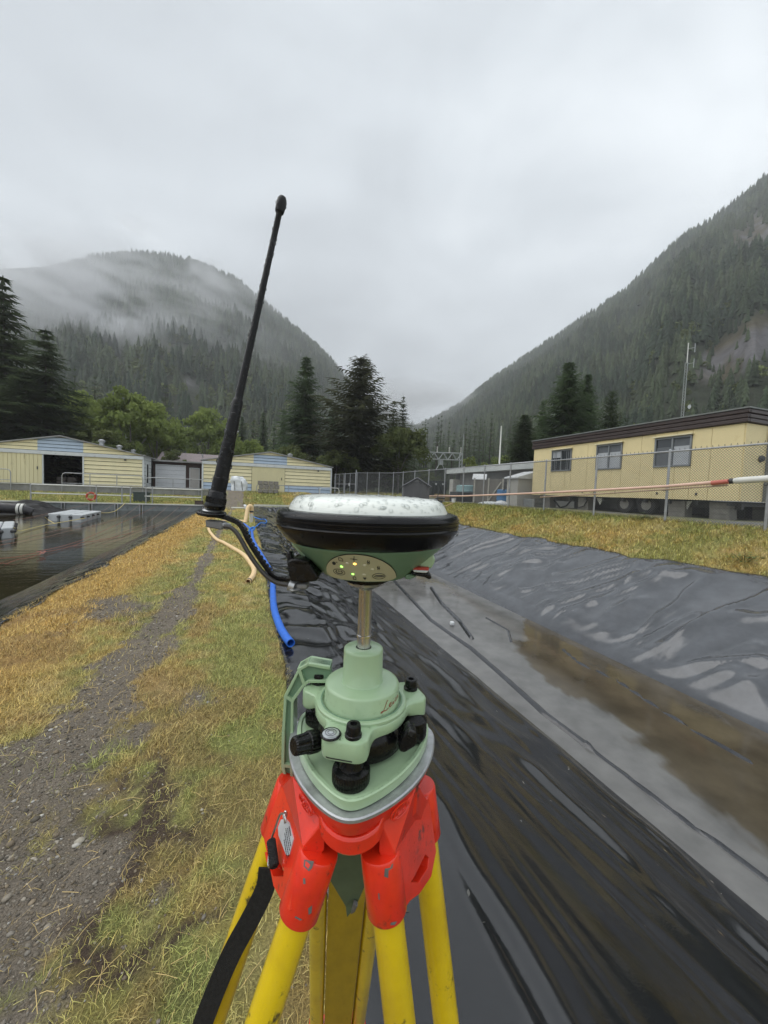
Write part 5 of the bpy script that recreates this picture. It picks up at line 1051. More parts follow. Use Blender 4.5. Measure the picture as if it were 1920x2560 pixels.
mb = MB(); mb.prism([(XC-.12, ya+.12, ze-.02), (XC+1.2, ya+.12, ze+.36), (XC+2.5, ya+.12, ze-.02), (XC+2.5, ya+.12, ze-.08), (XC-.12, ya+.12, ze-.08)], (0, yb-ya-.24, 0)); mb.build('roof', MATS['pale_roof'], t, smooth=0)
for (y, z) in ((yb+1.1, 2.05), (yb+2.3, 1.75), (yb+.6, 2.6)): mb = MB(); mb.box((XC-.02, y, z), (.05, .07, .08)); mb.build('fitting', MATS['grey_dark'], t, smooth=0)
p = atD(1208, 1246, 25.5); ex_ = 2.7; t = thing('timber_shed', 'weathered grey timber shed with a diagonal brace behind the fence', 'shed', (p[0], p[1], 1.15)); x0, y0 = p[0]-.6, p[1]+.3
rx = np.array([.80, -.60]); ry = np.array([.60, .80]); Ms = Matrix(((rx[0], ry[0], 0, x0), (rx[1], ry[1], 0, y0), (0, 0, 1, 1.15), (0, 0, 0, 1)))
mb = MB(); mb.box((.95, .6, .8), (1.86, 1.16, 1.5), Ms); mb.build('wall', MATS['weathered'], t, smooth=0)
for k in range(9): mb = MB(); mb.box((.11+k*.21, -.0, .85), (.195, .05, 1.6), Ms); mb.build('board', MATS['weathered'], t, smooth=0)
for k in range(5): mb = MB(); mb.box((.0, .11+k*.22, .85), (.05, .2, 1.6), Ms); mb.build('board', MATS['weathered'], t, smooth=0)
mb = MB(); mb.prism([(-.1, -.08, 1.62), (-.1, .6, 1.98), (-.1, 1.28, 1.62), (-.1, 1.28, 1.56), (-.1, .6, 1.9), (-.1, -.08, 1.56)], (.9, 0, 0), Ms); mb.build('roof', MATS['pale_roof'], t, smooth=0)
mb = MB(); mb.tube([Ms@Vector((.95, -.06, .15)), Ms@Vector((1.75, -.06, 1.45))], .05, 4); mb.build('brace', mat('pale_wood', srgb(176, 172, 160), rough=.8, var=.15), t, smooth=0)
for k in range(3): mb = MB(); mb.box((.06+k*.9, -.05, .85), (.09, .06, 1.65), Ms); mb.build('post', MATS['pale_wood'], t, smooth=0)
p = atD(1252, 1222, 26.5); t = thing('tarp_mound', 'dark grey tarpaulin covered heap behind the timber shed', 'heap', (p[0], p[1], 1.1)); mb = MB(); mb.lathe([(1.0, 0), (.98, .9), (.75, 1.35), (.3, 1.6), (.001, 1.66)], 14, Matrix.Translation((p[0]+.2, p[1]+.3, 1.1)), cap=(0, 0)); mb.build('tarp', mat('tarp_grey', srgb(88, 88, 88), rough=.7, var=.2), t)
def drum(px, y, D, r, h, col, label, horiz=False):
    p = atD(px, y, D); t = thing('plastic_drum', label, 'drum', (p[0], p[1], 1.15)); m = mat('drum_'+label.split()[0], col, rough=.4, var=.1); mb = MB()
    mb.lathe([(r*.9, 0), (r, .05), (r, h*.3), (r*1.04, h*.33), (r, h*.36), (r, h*.64), (r*1.04, h*.67), (r, h*.7), (r, h-.05), (r*.85, h)], 20, Matrix.Translation((p[0], p[1], 1.15))); mb.build('barrel', m, t); mb = MB(); mb.lathe([(.05, 0), (.05, .05)], 8, Matrix.Translation((p[0]+r*.5, p[1], 1.15+h))); mb.build('bung', MATS['grey_dark'], t)
drum(1257, 1230, 24.0, .36, .95, srgb(70, 118, 160), 'blue plastic drum half hidden beside the pale cabin')
drum(1166, 1220, 29.0, .75, 1.25, srgb(140, 170, 172), 'turquoise round tank left of the timber shed')
p = atD(1158, 1232, 27.5); tag(MB().box((p[0], p[1], 1.5), (1.6, 1.0, .75)).build('crate', MATS['grey_dark'], None, bev=.03), 'low black crate in front of the turquoise tank', 'crate')
p = atD(1119, 1232, 28); t = thing('timber_pile', 'low stack of pale timber boards left of the black crate', 'timber', (p[0], p[1], 1.15))
for k in range(3): mb = MB(); mb.box((p[0], p[1], 1.25+k*.17), (1.9, .5, .16)); mb.build('plank', mat('plank_wood2', srgb(158, 138, 96), rough=.8, var=.2), t, smooth=0)
p = atD(1140, 1212, 33); t = thing('electrical_cabinet', 'tall pale grey electrical cabinet by the corner of the block building', 'cabinet', (p[0], p[1], 1.2)); mb = MB(); mb.box((p[0], p[1], 2.05), (.95, .6, 1.8)); mb.build('body', MATS['cabin_grey'], t, bev=.02); mb = MB(); mb.box((p[0]-.1, p[1]-.33, 2.05), (.8, .05, 1.6)); d_ = mb.build('door', MATS['cabin_grey'], t, bev=.01); mb = MB(); mb.box((p[0]+.2, p[1]-.37, 2.1), (.05, .05, .2)); mb.build('handle', MATS['grey_dark'], d_)
for px, lab in ((1083, 'dark green transformer cabinet under the left of the steel frame'), (1100, 'dark green transformer cabinet right of the similar one under the steel frame')):
    p = atD(px, 1215, 50); t = thing('transformer', lab, 'transformer', (p[0], p[1], 1.2)); mb = MB(); mb.box((p[0], p[1], 2.2), (1.3, 1.2, 2.2)); mb.build('tank', mat('transformer_green', (.022, .030, .028), rough=.5, var=.1), t, bev=.03); mb = MB()
    for k in range(5): mb.box((p[0]-.5+k*.25, p[1]-.68, 2.1), (.08, .2, 1.7))
    mb.build('cooling_fin', mat('transformer_green', (0, 0, 0)), t, smooth=0); mb = MB(); mb.box((p[0], p[1]-.79, 2.9), (.22, .02, .22)); mb.build('warning_plate', MATS['white_trim'], t, smooth=0)
p = atD(1228, 1252, 21.5); tag(MB().lathe([(.75, 0), (.7, .08), (.4, .16), (.001, .18)], 14, Matrix.Translation((p[0], p[1], 1.2))@Matrix.Diagonal((1.1, .6, 1, 1))).build('tarpaulin', MATS['white_trim'], None), 'white sheet lying on the yard grass below the timber shed', 'tarpaulin')
p = atD(1253, 1248, 20.5); tag(MB().lathe([(.42, 0), (.4, .12), (.2, .24), (.001, .27)], 12, Matrix.Translation((p[0], p[1], 1.2))@Matrix.Diagonal((1, .7, 1, 1))).build('sack', MATS['garage_white'], None), 'small white sack at the foot of the pale cabin', 'sack')
p = atX(1332, 1262, 13.2); t = thing('shelf_rack', 'rack of pale slats leaning at the left end of the mobile office', 'rack', (p[0], p[1], 1.15))
for k in range(7): mb = MB(); mb.box((13.2, p[1], 1.26+k*.055), (.5, .8, .02)); mb.build('slat', MATS['white_trim'], t, smooth=0)
mb = MB()
for y in (-.38, .38): mb.box((13.2, p[1]+y, 1.4), (.5, .04, .5))
mb.build('frame', MATS['galv'], t, smooth=0)
# ------------------------------------------------------------------ switchyard frame, mast
mat('steel_pale', srgb(168, 172, 172), rough=.5, metal=.3, var=.1)
Dg = 68; t = thing('switchyard_frame', 'pale steel lattice frame with crossbeam in the switchyard', 'gantry', atD(1105, 1215, Dg)); xa, xb = 1062, 1153
z0, z1 = float(atD(1105, 1149, Dg)[2]), float(atD(1105, 1132, Dg)[2]); A, B = atD(xa, 1150, Dg), atD(xb, 1150, Dg)
lat = lambda u, z, o=0: (A[0]+(B[0]-A[0])*u+o*.33, A[1]+(B[1]-A[1])*u+o*.94, z)
mb = MB()
for o_ in (-.35, .35):
    for z in (z0, z1): mb.tube([lat(0, z, o_), lat(1, z, o_)], .07, 4)
    for k in range(8): mb.tube([lat(k/8, z0 if k % 2 else z1, o_), lat((k+1)/8, z1 if k % 2 else z0, o_)], .05, 4)
mb.build('crossbeam', MATS['steel_pale'], t, smooth=0)
for u in (.99, .0):
    mb = MB()
    for du in (-.035, .035):
        for o_ in (-.3, .3): mb.tube([lat(u+du, z0-.02 if u < .5 else z1, o_), lat(u+du, 1.0, o_)], .06, 4) if u > .5 else mb.tube([lat(u+du, z0, o_), lat(u+du*.3, 1.0, o_)], .05, 4)
    for k in range(10): zz0 = 1.2+(z1-1.2)*k/10; zz1 = 1.2+(z1-1.2)*(k+1)/10; mb.tube([lat(u-.035, zz0), lat(u+.035, zz1)], .04, 4) if u > .5 else None
    mb.build('column', MATS['steel_pale'] if u > .5 else MATS['grey_dark'], t, smooth=0)
for u in (.02, .33, .66, .98):
    mb = MB(); c = lat(u, z1)
    for k in range(5): mb.lathe([(.05, 0), (.16, .05), (.05, .14)], 8, Matrix.Translation((c[0], c[1], z1+.1+k*.2)))
    mb.build('insulator', MATS['white_pipe'], t)
mb = MB(); c = lat(.44, z0); mb.box((c[0], c[1], z0-.5), (.7, .5, .8)); mb.tube([(c[0]-.3, c[1], z0-.9), (c[0]-.9, c[1], z0-1.9)], .07, 5); mb.tube([(c[0]+.3, c[1], z0-.9), (c[0]+.9, c[1], z0-1.9)], .07, 5); mb.build('switch_box', MATS['steel_pale'], t, smooth=0)
c = lat(1.03, z1); tag(MB().tube([(c[0], c[1], 1), (c[0], c[1], z1+2.2), (c[0], c[1], float(atD(1157, 1085, Dg)[2]))], [.08, .06, .025], 6).build('whip_aerial', MATS['steel_pale'], None), 'thin whip aerial rising beside the right column of the steel frame', 'aerial')
for px, yt, lab in ((1088, 1110, 'dark wooden power pole left of the white switch box'), (1126, 1120, 'dark wooden power pole right of the white switch box')): p = atD(px, 1215, 82); tag(MB().tube([(p[0], p[1], .8), (p[0], p[1], float(atD(px, yt, 82)[2]))], [.16, .11], 7).build('power_pole', MATS['bark'], None), lab, 'pole')
for k, (ya, yb_) in enumerate(((1122, 1126), (1126, 1131), (1130, 1136))):
    a, b_ = atD(960, ya-4, 84), atD(1330, yb_-2, 84); tag(MB().tube([a*(1-u)+b_*u+np.array([0, 0, -1.2*math.sin(math.pi*u)]) for u in np.linspace(0, 1, 12)], .018, 4).build('power_line', MATS['grey_dark'], None), ('highest' if k == 0 else 'middle' if k == 1 else 'lowest')+' of the three power lines above the steel frame', 'power line', 'power lines over the switchyard')
Dm = 62; p = atD(1708, 1025, Dm); t = thing('radio_mast', 'slender lattice radio mast with a side antenna on the right hillside', 'mast', (p[0], p[1], p[2]-4)); zt_ = float(atD(1719, 861, Dm)[2]); zbm = p[2]-4
mb = MB(); cx, cy = p[0], p[1]; cor = [(.22*math.cos(a), .22*math.sin(a)) for a in (0, 2.09, 4.19)]
for x, y in cor: mb.tube([(cx+x, cy+y, zbm-4), (cx+x, cy+y, zt_-3)], .028, 4)
nz_ = 26
for k in range(nz_):
    za_ = zbm+(zt_-3-zbm)*k/nz_; zb_ = zbm+(zt_-3-zbm)*(k+1)/nz_
    for i in range(3): a, b_ = cor[i], cor[(i+1) % 3]; mb.tube([(cx+a[0], cy+a[1], za_), (cx+b_[0], cy+b_[1], zb_)], .014, 3, cap=False)
mb.build('lattice', MATS['steel_pale'], t, smooth=0)
mb = MB(); mb.tube([(cx, cy, zt_-3.1), (cx, cy, zt_)], .07, 6); mb.build('top_pole', MATS['white_pipe'], t)
rx = RT0; mb = MB()
for z in (zt_-.9, zt_-3.3): mb.tube([(cx, cy, z), (cx+rx[0]*1.1, cy+rx[1]*1.1, z+.25)], .03, 5)
for z in (zt_-.9, zt_-3.3): mb.tube([(cx+rx[0]*1.1, cy+rx[1]*1.1, z-.5), (cx+rx[0]*1.1, cy+rx[1]*1.1, z+.9)], .05, 6)
mb.build('side_antenna', MATS['steel_pale'], t)
mb = MB(); mb.lathe([(.02, 0), (.28, .1), (.35, .2)], 14, Matrix.Translation((cx+.5, cy-.4, p[2]+.5))@Matrix.Rotation(R(100), 4, 'X')); mb.build('dish', MATS['garage_white'], t)
# ================================================================== HOSES AND SMALL THINGS ON THE BANK
mat('hose_blue', srgb(44, 104, 200), rough=.5, var=.12, scale=14, bump=.0015, bscale=160); mat('rope_blue', srgb(40, 120, 205), rough=.7, var=.15, scale=20); mat('hose_cream', srgb(226, 196, 150), rough=.5, var=.08, scale=8)
def smooth_path(P, n=6):
    P = [np.array(p, float) for p in P]; Q = []
    for i in range(len(P)-1):
        p0 = P[max(i-1, 0)]; p1 = P[i]; p2 = P[i+1]; p3 = P[min(i+2, len(P)-1)]
        for k in range(n): t = k/n; Q.append(.5*((2*p1)+(-p0+p2)*t+(2*p0-5*p1+4*p2-p3)*t*t+(-p0+3*p1-3*p2+p3)*t**3))
    return Q+[P[-1]]
def hollow(name, pts, r, m, parent, rim=.8, n=14):
    mb = MB(); mb.tube(pts, r, n, cap=False); a, b_ = Vector(pts[-1]), Vector(pts[-2]); d = (a-b_).normalized(); mb.tube([a, a-d*.001], [r, r*rim], n, cap=False); mb.tube([a-d*.001, a-d*.16], r*rim, n, cap=False); return mb.build(name, m, parent)
on = lambda L_, z: [atZ(x, y, z) for x, y in L_]
t = thing('blue_hose', 'bright blue hose lying on the edge of the liner with its open end near', 'hose', atZ(727, 1600, .0))
P = on([(608, 1309), (618, 1316), (629, 1327), (632, 1346), (643, 1369), (662, 1401), (676, 1428), (682, 1452), (682, 1472), (685, 1520), (699, 1564), (713, 1590), (727, 1608)], .05)
hollow('hose', smooth_path(P), .046, MATS['hose_blue'], t, .82)
t = thing('blue_rope', 'thin blue rope knotted round the far end of the blue hose', 'rope', atZ(635, 1321, .05))
P = on([(632, 1291), (650, 1298), (661, 1298), (667, 1303), (662, 1308), (652, 1307), (643, 1314), (635, 1320), (626, 1322), (622, 1330), (624, 1335)], .08); mb = MB(); mb.tube(smooth_path(P), .022, 8); mb.build('cord', MATS['rope_blue'], t)
c = Vector(atZ(630, 1323, .11)); mb = MB(); mb.tube([c+Vector((.09*math.cos(a), .06*math.sin(a), .07*math.sin(a+.6))) for a in np.linspace(0, 12.5, 50)], .028, 8); mb.build('knot', MATS['rope_blue'], t)
t = thing('standpipe', 'short white standpipe in the grass with a cream elbow hose over it', 'pipe', atZ(627, 1307, 0)); c = atZ(628, 1307, 0); top = atD(628, 1284, float((c-EYEP)@FW))
mb = MB(); mb.tube([c-np.array([0, 0, .1]), top], .085, 16); mb.build('pipe', MATS['white_pipe'], t)
Dd = float((c-EYEP)@FW); P = [atD(x, y, Dd+o) for x, y, o in ((628, 1284, 0), (630, 1275, 0), (629, 1267, -.05), (624, 1265, -.1), (619, 1272, -.2), (616, 1290, -.35), (613, 1307, -.5))]; mb = MB(); mb.tube(smooth_path(P), .088, 12); mb.build('elbow_hose', MATS['hose_cream'], t)
mb = MB(); mb.lathe([(.095, -.04), (.095, .04)], 16, Matrix.Translation(atD(629, 1279, Dd)), cap=(0, 0)); mb.build('clamp', MATS['grey_dark'], t)
tag(MB().tube([atD(579, 1269, Dd), atD(612, 1270, Dd)], .03, 6).build('pvc_stick', MATS['white_pipe'], None), 'thin white stick beside the standpipe', 'stick')
tag(MB().prism([atD(609, 1264, Dd-.2), atD(616, 1265, Dd-.2), atD(617, 1272, Dd-.2), atD(613, 1274, Dd-.2)], (.0, .25, .05)).build('valve', MATS['garage_white'], None, bev=.01), 'small white valve fitting by the top of the standpipe', 'valve')
t = thing('cream_hose', 'cream coloured hose curling on the grass behind the antenna arm, open end forward', 'hose', atZ(618, 1456, .0))
P = on([(612, 1303), (592, 1301), (565, 1302), (535, 1306), (523, 1316), (524, 1328), (540, 1347), (560, 1357), (584, 1371), (608, 1386), (626, 1407), (635, 1424), (632, 1440), (620, 1455)], .05)
hollow('hose', smooth_path(P), .048, MATS['hose_cream'], t, .85); d = np.array(P[-1])-np.array(P[-2]); d /= np.linalg.norm(d); mb = MB(); mb.tube([P[-1]-d*.07, P[-1]-d*.03], .056, 14, cap=False); mb.build('clamp', MATS['grey_dark'], t)
mb = MB(); mb.lathe([(.036, 0), (.0001, .001)], 14, Matrix.Translation(P[-1]-d*.09)@Vector(d).to_track_quat('Z', 'Y').to_matrix().to_4x4()); mb.build('red_lining', mat('lining_red', (.16, .03, .02), rough=.5), t)
p = atZ(1130, 1562, -.95); t = thing('bottle_cap', 'small white plastic cap floating in the shallow trench water', 'cap', p); mb = MB(); mb.lathe([(.040, 0), (.044, .02), (.044, .05), (.040, .062), (.0001, .064)], 20, Matrix.Translation(p)); mb.build('lid', MATS['garage_white'], t); mb = MB(); mb.lathe([(.046, .018), (.047, .03), (.046, .034)], 20, Matrix.Translation(p), cap=(0, 0)); mb.build('ridge', MATS['garage_white'], t)
# ================================================================== THE SURVEY INSTRUMENT
FH = np.array([math.sin(YAW), math.cos(YAW), 0.]); AX = RT0*-.0165+FH*.4107
MI = Matrix.Translation((AX[0], AX[1], EYE))@Matrix.Rotation(-YAW, 4, 'Z'); MII = MI.inverted()
def ith(name, label, cat, z): return thing(name, label, cat, (AX[0], AX[1], EYE+z), -YAW)
def lc(px, py, D): return MII@Vector(atD(px, py, D))                      # photo pixel at a depth -> instrument frame
mat('instr_green', srgb(158, 184, 148), rough=.32, var=.04, scale=20, bump=.0001, bscale=900, dirt=srgb(128, 148, 118), dthr=(.68, .9), dscale=18, coat=.5)
mat('instr_green_dark', srgb(112, 142, 116), rough=.38, var=.05, scale=20, bump=.0001, bscale=900)
mat('dome_white', srgb(226, 230, 224), rough=.28, var=.02, scale=10, coat=.3); mat('band_black', (.006, .006, .007), rough=.20, var=.25, scale=40, rvar=.06, bump=.0002, bscale=300, spec=.3)
mat('knob_black', (.006, .006, .0065), rough=.26, var=.2, scale=60, rvar=.1, spec=.35); mat('steel', (.60, .585, .57), rough=.30, metal=1.0, var=.10, scale=40, stretch=(1, 1, .12), rvar=.06)
mat('alu', (.46, .47, .48), rough=.38, metal=.7, var=.18, scale=30, dirt=(.25, .25, .25), dthr=(.5, .8), dscale=40, bump=.0002, bscale=300)
mat('panel_beige', srgb(196, 190, 160), rough=.42, var=.02, scale=20); mat('ink', (.02, .02, .02), rough=.5, var=0); mat('ink_red', srgb(150, 40, 30), rough=.5, var=0)
dm = bpy.data.materials.new('drop'); dm.use_nodes = True; n_ = dm.node_tree.nodes; l_ = dm.node_tree.links; n_.clear(); MATS['drop'] = dm
_o = n_.new('ShaderNodeOutputMaterial'); _m = n_.new('ShaderNodeMixShader'); _t = n_.new('ShaderNodeBsdfTransparent'); _g = n_.new('ShaderNodeBsdfGlossy'); _f = n_.new('ShaderNodeFresnel'); _f.inputs[0].default_value = 1.27; _g.inputs['Roughness'].default_value = .03; _t.inputs[0].default_value = (.955, .96, .96, 1)
l_.new(_f.outputs[0], _m.inputs[0]); l_.new(_t.outputs[0], _m.inputs[1]); l_.new(_g.outputs[0], _m.inputs[2]); l_.new(_m.outputs[0], _o.inputs[0])
mat('tripod_red', srgb(226, 48, 22), rough=.38, var=.07, scale=30, col2=srgb(196, 42, 24), thr=(.45, .75), dirt=srgb(96, 44, 36), dthr=(.60, .68), dscale=34, bump=.00015, bscale=500, coat=.55)
mat('tripod_yellow', srgb(222, 192, 24), rough=.30, var=.05, scale=14, col2=srgb(186, 152, 30), thr=(.45, .8), dirt=(.05, .04, .02), dthr=(.60, .67), dscale=30, bump=.0004, bscale=420, coat=.6)
mat('slab_yellow', srgb(170, 142, 30), rough=.4, var=.12, scale=9, stretch=(6, 6, .5), dirt=srgb(120, 98, 28), dthr=(.6, .85), dscale=14)
mat('webbing', (.012, .012, .012), rough=.85, var=.5, scale=300, bump=.0006, bscale=900); mat('bare_metal', (.20, .20, .20), rough=.5, metal=.5, var=.15, scale=60)
QD = np.random.default_rng(21)
def drop(mb, p, n, r, sq=.55):
    q = Vector(n).to_track_quat('Z', 'Y').to_matrix().to_4x4(); sx = r*QD.uniform(.8, 1.2)
    mb.lathe([(r, -.05*r), (r*.92, r*sq*.45), (r*.6, r*sq*.85), (r*.02, r*sq)], 9, Matrix.Translation(p)@q@Matrix.Rotation(QD.uniform(0, 6), 4, 'Z')@Matrix.Diagonal((sx/r, r/sx, 1, 1)), cap=(0, 0))
# ---- GNSS receiver
t = ith('gnss_receiver', 'round white domed satellite receiver with black rubber band and pale green body', 'receiver', -.095); M = MI
dome = [(.0832, -.0225), (.0827, -.0200), (.0815, -.0170), (.0796, -.0136), (.0772, -.0108), (.0738, -.0086), (.068, -.0070), (.050, -.0058), (.025, -.0054), (.0002, -.0053)]
mb = MB(M); mb.lathe(dome, 128, cap=(1, 0)); d_ = mb.build('dome', MATS['dome_white'], t, smooth=60)
mb = MB(M)
def on_prof(prof, u, a, front):
    L_ = [math.hypot(b[0]-a_[0], b[1]-a_[1]) for a_, b in zip(prof[:-1], prof[1:])]; s = u*sum(L_)
    for (p, q, l) in zip(prof[:-1], prof[1:], L_):
        if s <= l or q is prof[-1]: k = min(1, s/l); r = p[0]+(q[0]-p[0])*k; z = p[1]+(q[1]-p[1])*k; nr, nz = (q[1]-p[1]), -(q[0]-p[0]); nn = math.hypot(nr, nz); return Vector((r*math.cos(a), r*math.sin(a), z)), Vector((nr/nn*math.cos(a), nr/nn*math.sin(a), nz/nn))
        s -= l
for i in range(330):
    side = QD.uniform() < .62; a = QD.uniform(-math.pi, .25) if side else QD.uniform(0, 6.28)
    p, n = on_prof(dome, QD.uniform(.03, .24) if side else QD.uniform(.25, .95)**.7, a, 0); r = QD.choice([.0006, .0009, .0014, .0020, .0026], p=[.30, .28, .22, .14, .06])*(1 if side else 1.6); drop(mb, p, n, r, .45 if side else .30)
mb.build('water_drops', MATS['drop'], d_)['kind'] = 'stuff'
band = [(.0815, -.0236), (.0880, -.0240), (.0930, -.0252), (.0952, -.0278), (.0954, -.0292), (.0944, -.0297), (.0944, -.0303), (.0955, -.0308), (.0955, -.0322), (.0945, -.0327), (.0945, -.0333), (.0955, -.0338), (.0954, -.0352), (.0944, -.0357), (.0945, -.0366), (.0952, -.0372), (.0946, -.0392), (.0925, -.0420), (.0890, -.0462), (.0852, -.0500), (.0826, -.0520), (.0800, -.0522)]
band = [(r, -.0209+(z+.0236)/(.0522-.0236)*(.0532-.0209)) for r, z in band]
mb = MB(M); mb.lathe(band, 128, cap=(0, 0)); bd = mb.build('rubber_band', MATS['band_black'], t, smooth=50); mb = MB(M)
for i in range(170): a = QD.uniform(-math.pi-.2, .2); p, n = on_prof(band[1:], QD.uniform(.0, .95), a, 0); drop(mb, p, -n if n.dot(Vector((p.x, p.y, .02))) < 0 else n, QD.choice([.0004, .0006, .0009, .0013], p=[.4, .3, .2, .1]), .5)
for a in (-.18, -.32, -2.2): p = Vector((.0935*math.cos(a), .0935*math.sin(a), -.0405)); drop(mb, p, Vector((math.cos(a)*.6, math.sin(a)*.6, -.8)), .0022, .9)
mb.build('water_drops', MATS['drop'], bd)['kind'] = 'stuff'
ZP0, ZP1, RP0, RP1 = -.0868, -.0545, .0465, .0805
body = [(.0790, -.0515), (.0806, -.0540), (RP1, ZP1), (RP0+.001, ZP0+.0008), (.0440, -.0880), (.030, -.0885), (.0225, -.0885), (.0225, -.0915), (.0002, -.0915)]
mb = MB(M); mb.lathe(body, 96, cap=(1, 0)); bo = mb.build('body', MATS['instr_green_dark'], t)
A0 = -math.pi/2+.0+.04-.115                              # the panel looks at the camera, a little to its left
def pan(x, v, off=.0006):
    r = RP0+(RP1-RP0)*v; a = math.asin(max(-1, min(1, x/r))); nr = 1/math.hypot(RP1-RP0, ZP1-ZP0); n0 = (ZP1-ZP0)*nr; n1 = -(RP1-RP0)*nr
    return Vector(((r+off*n0)*math.cos(A0+a), (r+off*n0)*math.sin(A0+a), ZP0+(ZP1-ZP0)*v+off*n1))
WP = .0335
def pw(v): return WP*math.sqrt(max(0, 1-((v-.16)/.82)**2)) if v > .16 else WP*(1-.22*((.16-v)/.13)**2.2)
def panel_patch(name, w0, off, m, parent, scale=1.0):
    vs = np.concatenate([np.linspace(.03, .16, 8), np.linspace(.16, .98, 34)[1:]]); V = []; Fs = []; nc = 33
    for v in vs:
        vv = .16+(v-.16)*scale+(0 if v > .16 else 0); w_ = pw(v)+w0
        for j in range(nc): V.append(pan(w_*(2*j/(nc-1)-1), vv, off))
    for i in range(len(vs)-1):
        for j in range(nc-1): o = i*nc+j; Fs.append((o, o+1, o+nc+1, o+nc))
    return MB(M).add(V, Fs).build(name, m, parent, smooth=80)
panel_patch('panel_outline', .0005, .0004, MATS['ink'], bo, 1.015); pn = panel_patch('control_panel', 0, .0009, MATS['panel_beige'], t)
IX = lambda x, y: ((x-762)/270*WP, (755-y)/225)
def stroke(mb, pts, wd, off=.00125, close=False):
    P = [pan(*IX(*p), off) for p in (pts+[pts[0]] if close else pts)]
    for a, b_ in zip(P[:-1], P[1:]):
        d = (b_-a); 
        if d.length < 1e-7: continue
        d.normalize(); n = (MI.inverted().to_3x3()@Vector(-FW)); s = d.cross(n).normalized()*wd/2; mb.add([a-s-d*wd*.2, b_-s+d*wd*.2, b_+s+d*wd*.2, a+s-d*wd*.2], [(0, 1, 2, 3)])
def circ(x, y, rx, ry, n=22, a0=0, a1=6.283): return [(x+rx*math.cos(a0+(a1-a0)*k/n), y+ry*math.sin(a0+(a1-a0)*k/n)) for k in range(n+1)]
mb = MB(M); w_ = .00055
stroke(mb, [(628, 585), (628, 564), (645, 564), (658, 574), (658, 588), (628, 588)], w_); stroke(mb, [(745, 545), (738, 590)], w_); stroke(mb, [(715, 566), (764, 570)], w_)
for c in ((738, 568),): mb.add([pan(*IX(c[0]+dx, c[1]+dy), .00125) for dx, dy in ((-7, 0), (0, -7), (7, 0), (0, 7))], [(0, 1, 2, 3)])
for c in ((836, 586), (903, 630)): stroke(mb, [(c[0]+4, c[1]-16), (c[0]-6, c[1]+0), (c[0]+4, c[1]+0), (c[0]-4, c[1]+14)], w_); stroke(mb, [(c[0]+14, c[1]-12), (c[0]+6, c[1]+4), (c[0]+13, c[1]+3), (c[0]+5, c[1]+16)], w_)
for rr in (4, 8, 11): stroke(mb, circ(583, 613, rr*1.1, rr), .0006)
stroke(mb, [(600, 604), (606, 600), (612, 608)], .0004)
stroke(mb, circ(608, 683, 47, 25), .0005); stroke(mb, circ(608, 683, 26, 13, 18, -1.0, 4.1), .0008); stroke(mb, [(608, 668), (608, 683)], .0008)
stroke(mb, circ(905, 700, 46, 24), .0005); stroke(mb, [(872, 702), (882, 694), (930, 694), (946, 700), (930, 705), (882, 707), (872, 702)], .0005); stroke(mb, [(885, 696), (930, 697)], .0009)
stroke(mb, [(712, 734), (712, 714), (718, 710), (733, 711), (733, 734), (712, 734)], .0006); stroke(mb, [(800, 734), (800, 716)], .0007); stroke(mb, [(789, 712), (796, 724), (804, 724), (811, 713)], .0007); stroke(mb, [(795, 715), (806, 715)], .0008)
mb.build('panel_print', MATS['ink'], pn, smooth=0)
def led(x, y, r, m, em=0.):
    p = pan(*IX(x, y), .0009); n = (pan(*IX(x, y), .002)-p).normalized(); q = n.to_track_quat('Z', 'Y').to_matrix().to_4x4(); mb = MB(M); mb.lathe([(r, 0), (r*.85, r*.3), (r*.4, r*.5), (.00001, r*.52)], 14, Matrix.Translation(p)@q, cap=(0, 0)); mb.build('indicator_light', m, pn)
lg = mat('led_green', (.30, .9, .12), rough=.4, var=0, emit=1.6); la = mat('led_amber', (1.0, .55, .10), rough=.4, var=0, emit=1.8); lo = mat('led_off', srgb(206, 202, 176), rough=.3, var=0)
led(637, 636, .0014, lg); led(714, 690, .0013, lg); led(741, 605, .0015, la)
for p in ((685, 606), (808, 614), (862, 645), (797, 690)): led(*p, .0018, lo)
for rot in (-1,):
    pass
# right hand port: pale lobe, red and white strip, black cap
def lbox(name, P, D0, th_, m, parent, bev=.001):
    """outline from the photo at depth D0, pushed away from the viewer by th_"""
    q = [lc(x, y, D0) for x, y in P]; mb = MB(M); mb.prism(q, (0, th_, 0)); return mb.build(name, m, parent, smooth=30, bev=bev)
Z1 = lambda x, y: (640+x/2.9625, 1200+y/2.9625)
lbox('port_lobe', [Z1(1195, 640), (Z1(1255, 565)), Z1(1315, 545), Z1(1330, 600), Z1(1300, 660)], .385, .03, MATS['instr_green'], t, .002)
lbox('side_lobe', [Z1(255, 470), Z1(420, 470), Z1(470, 640), Z1(440, 660), Z1(330, 560)], .392, .03, MATS['instr_green'], t, .002)
lbox('battery_strip', [Z1(1160, 648), Z1(1285, 650), Z1(1275, 680), Z1(1165, 678)], .380, .02, mat('strip_red', srgb(168, 60, 44), rough=.4, var=.1), t, .001)
lbox('battery_edge', [Z1(1160, 668), Z1(1278, 674), Z1(1262, 692), Z1(1170, 684)], .378, .02, MATS['white_trim'], t, .001)
lbox('port_cap', [Z1(1148, 678), Z1(1200, 690), Z1(1262, 690), Z1(1296, 700), Z1(1302, 728), Z1(1285, 742), Z1(1250, 722), Z1(1190, 712), Z1(1152, 700)], .379, .016, MATS['knob_black'], t, .0015)
lbox('latch', [Z1(1105, 700), Z1(1150, 700), Z1(1190, 715), Z1(1140, 738), Z1(1105, 735)], .384, .02, MATS['instr_green_dark'], t, .001)
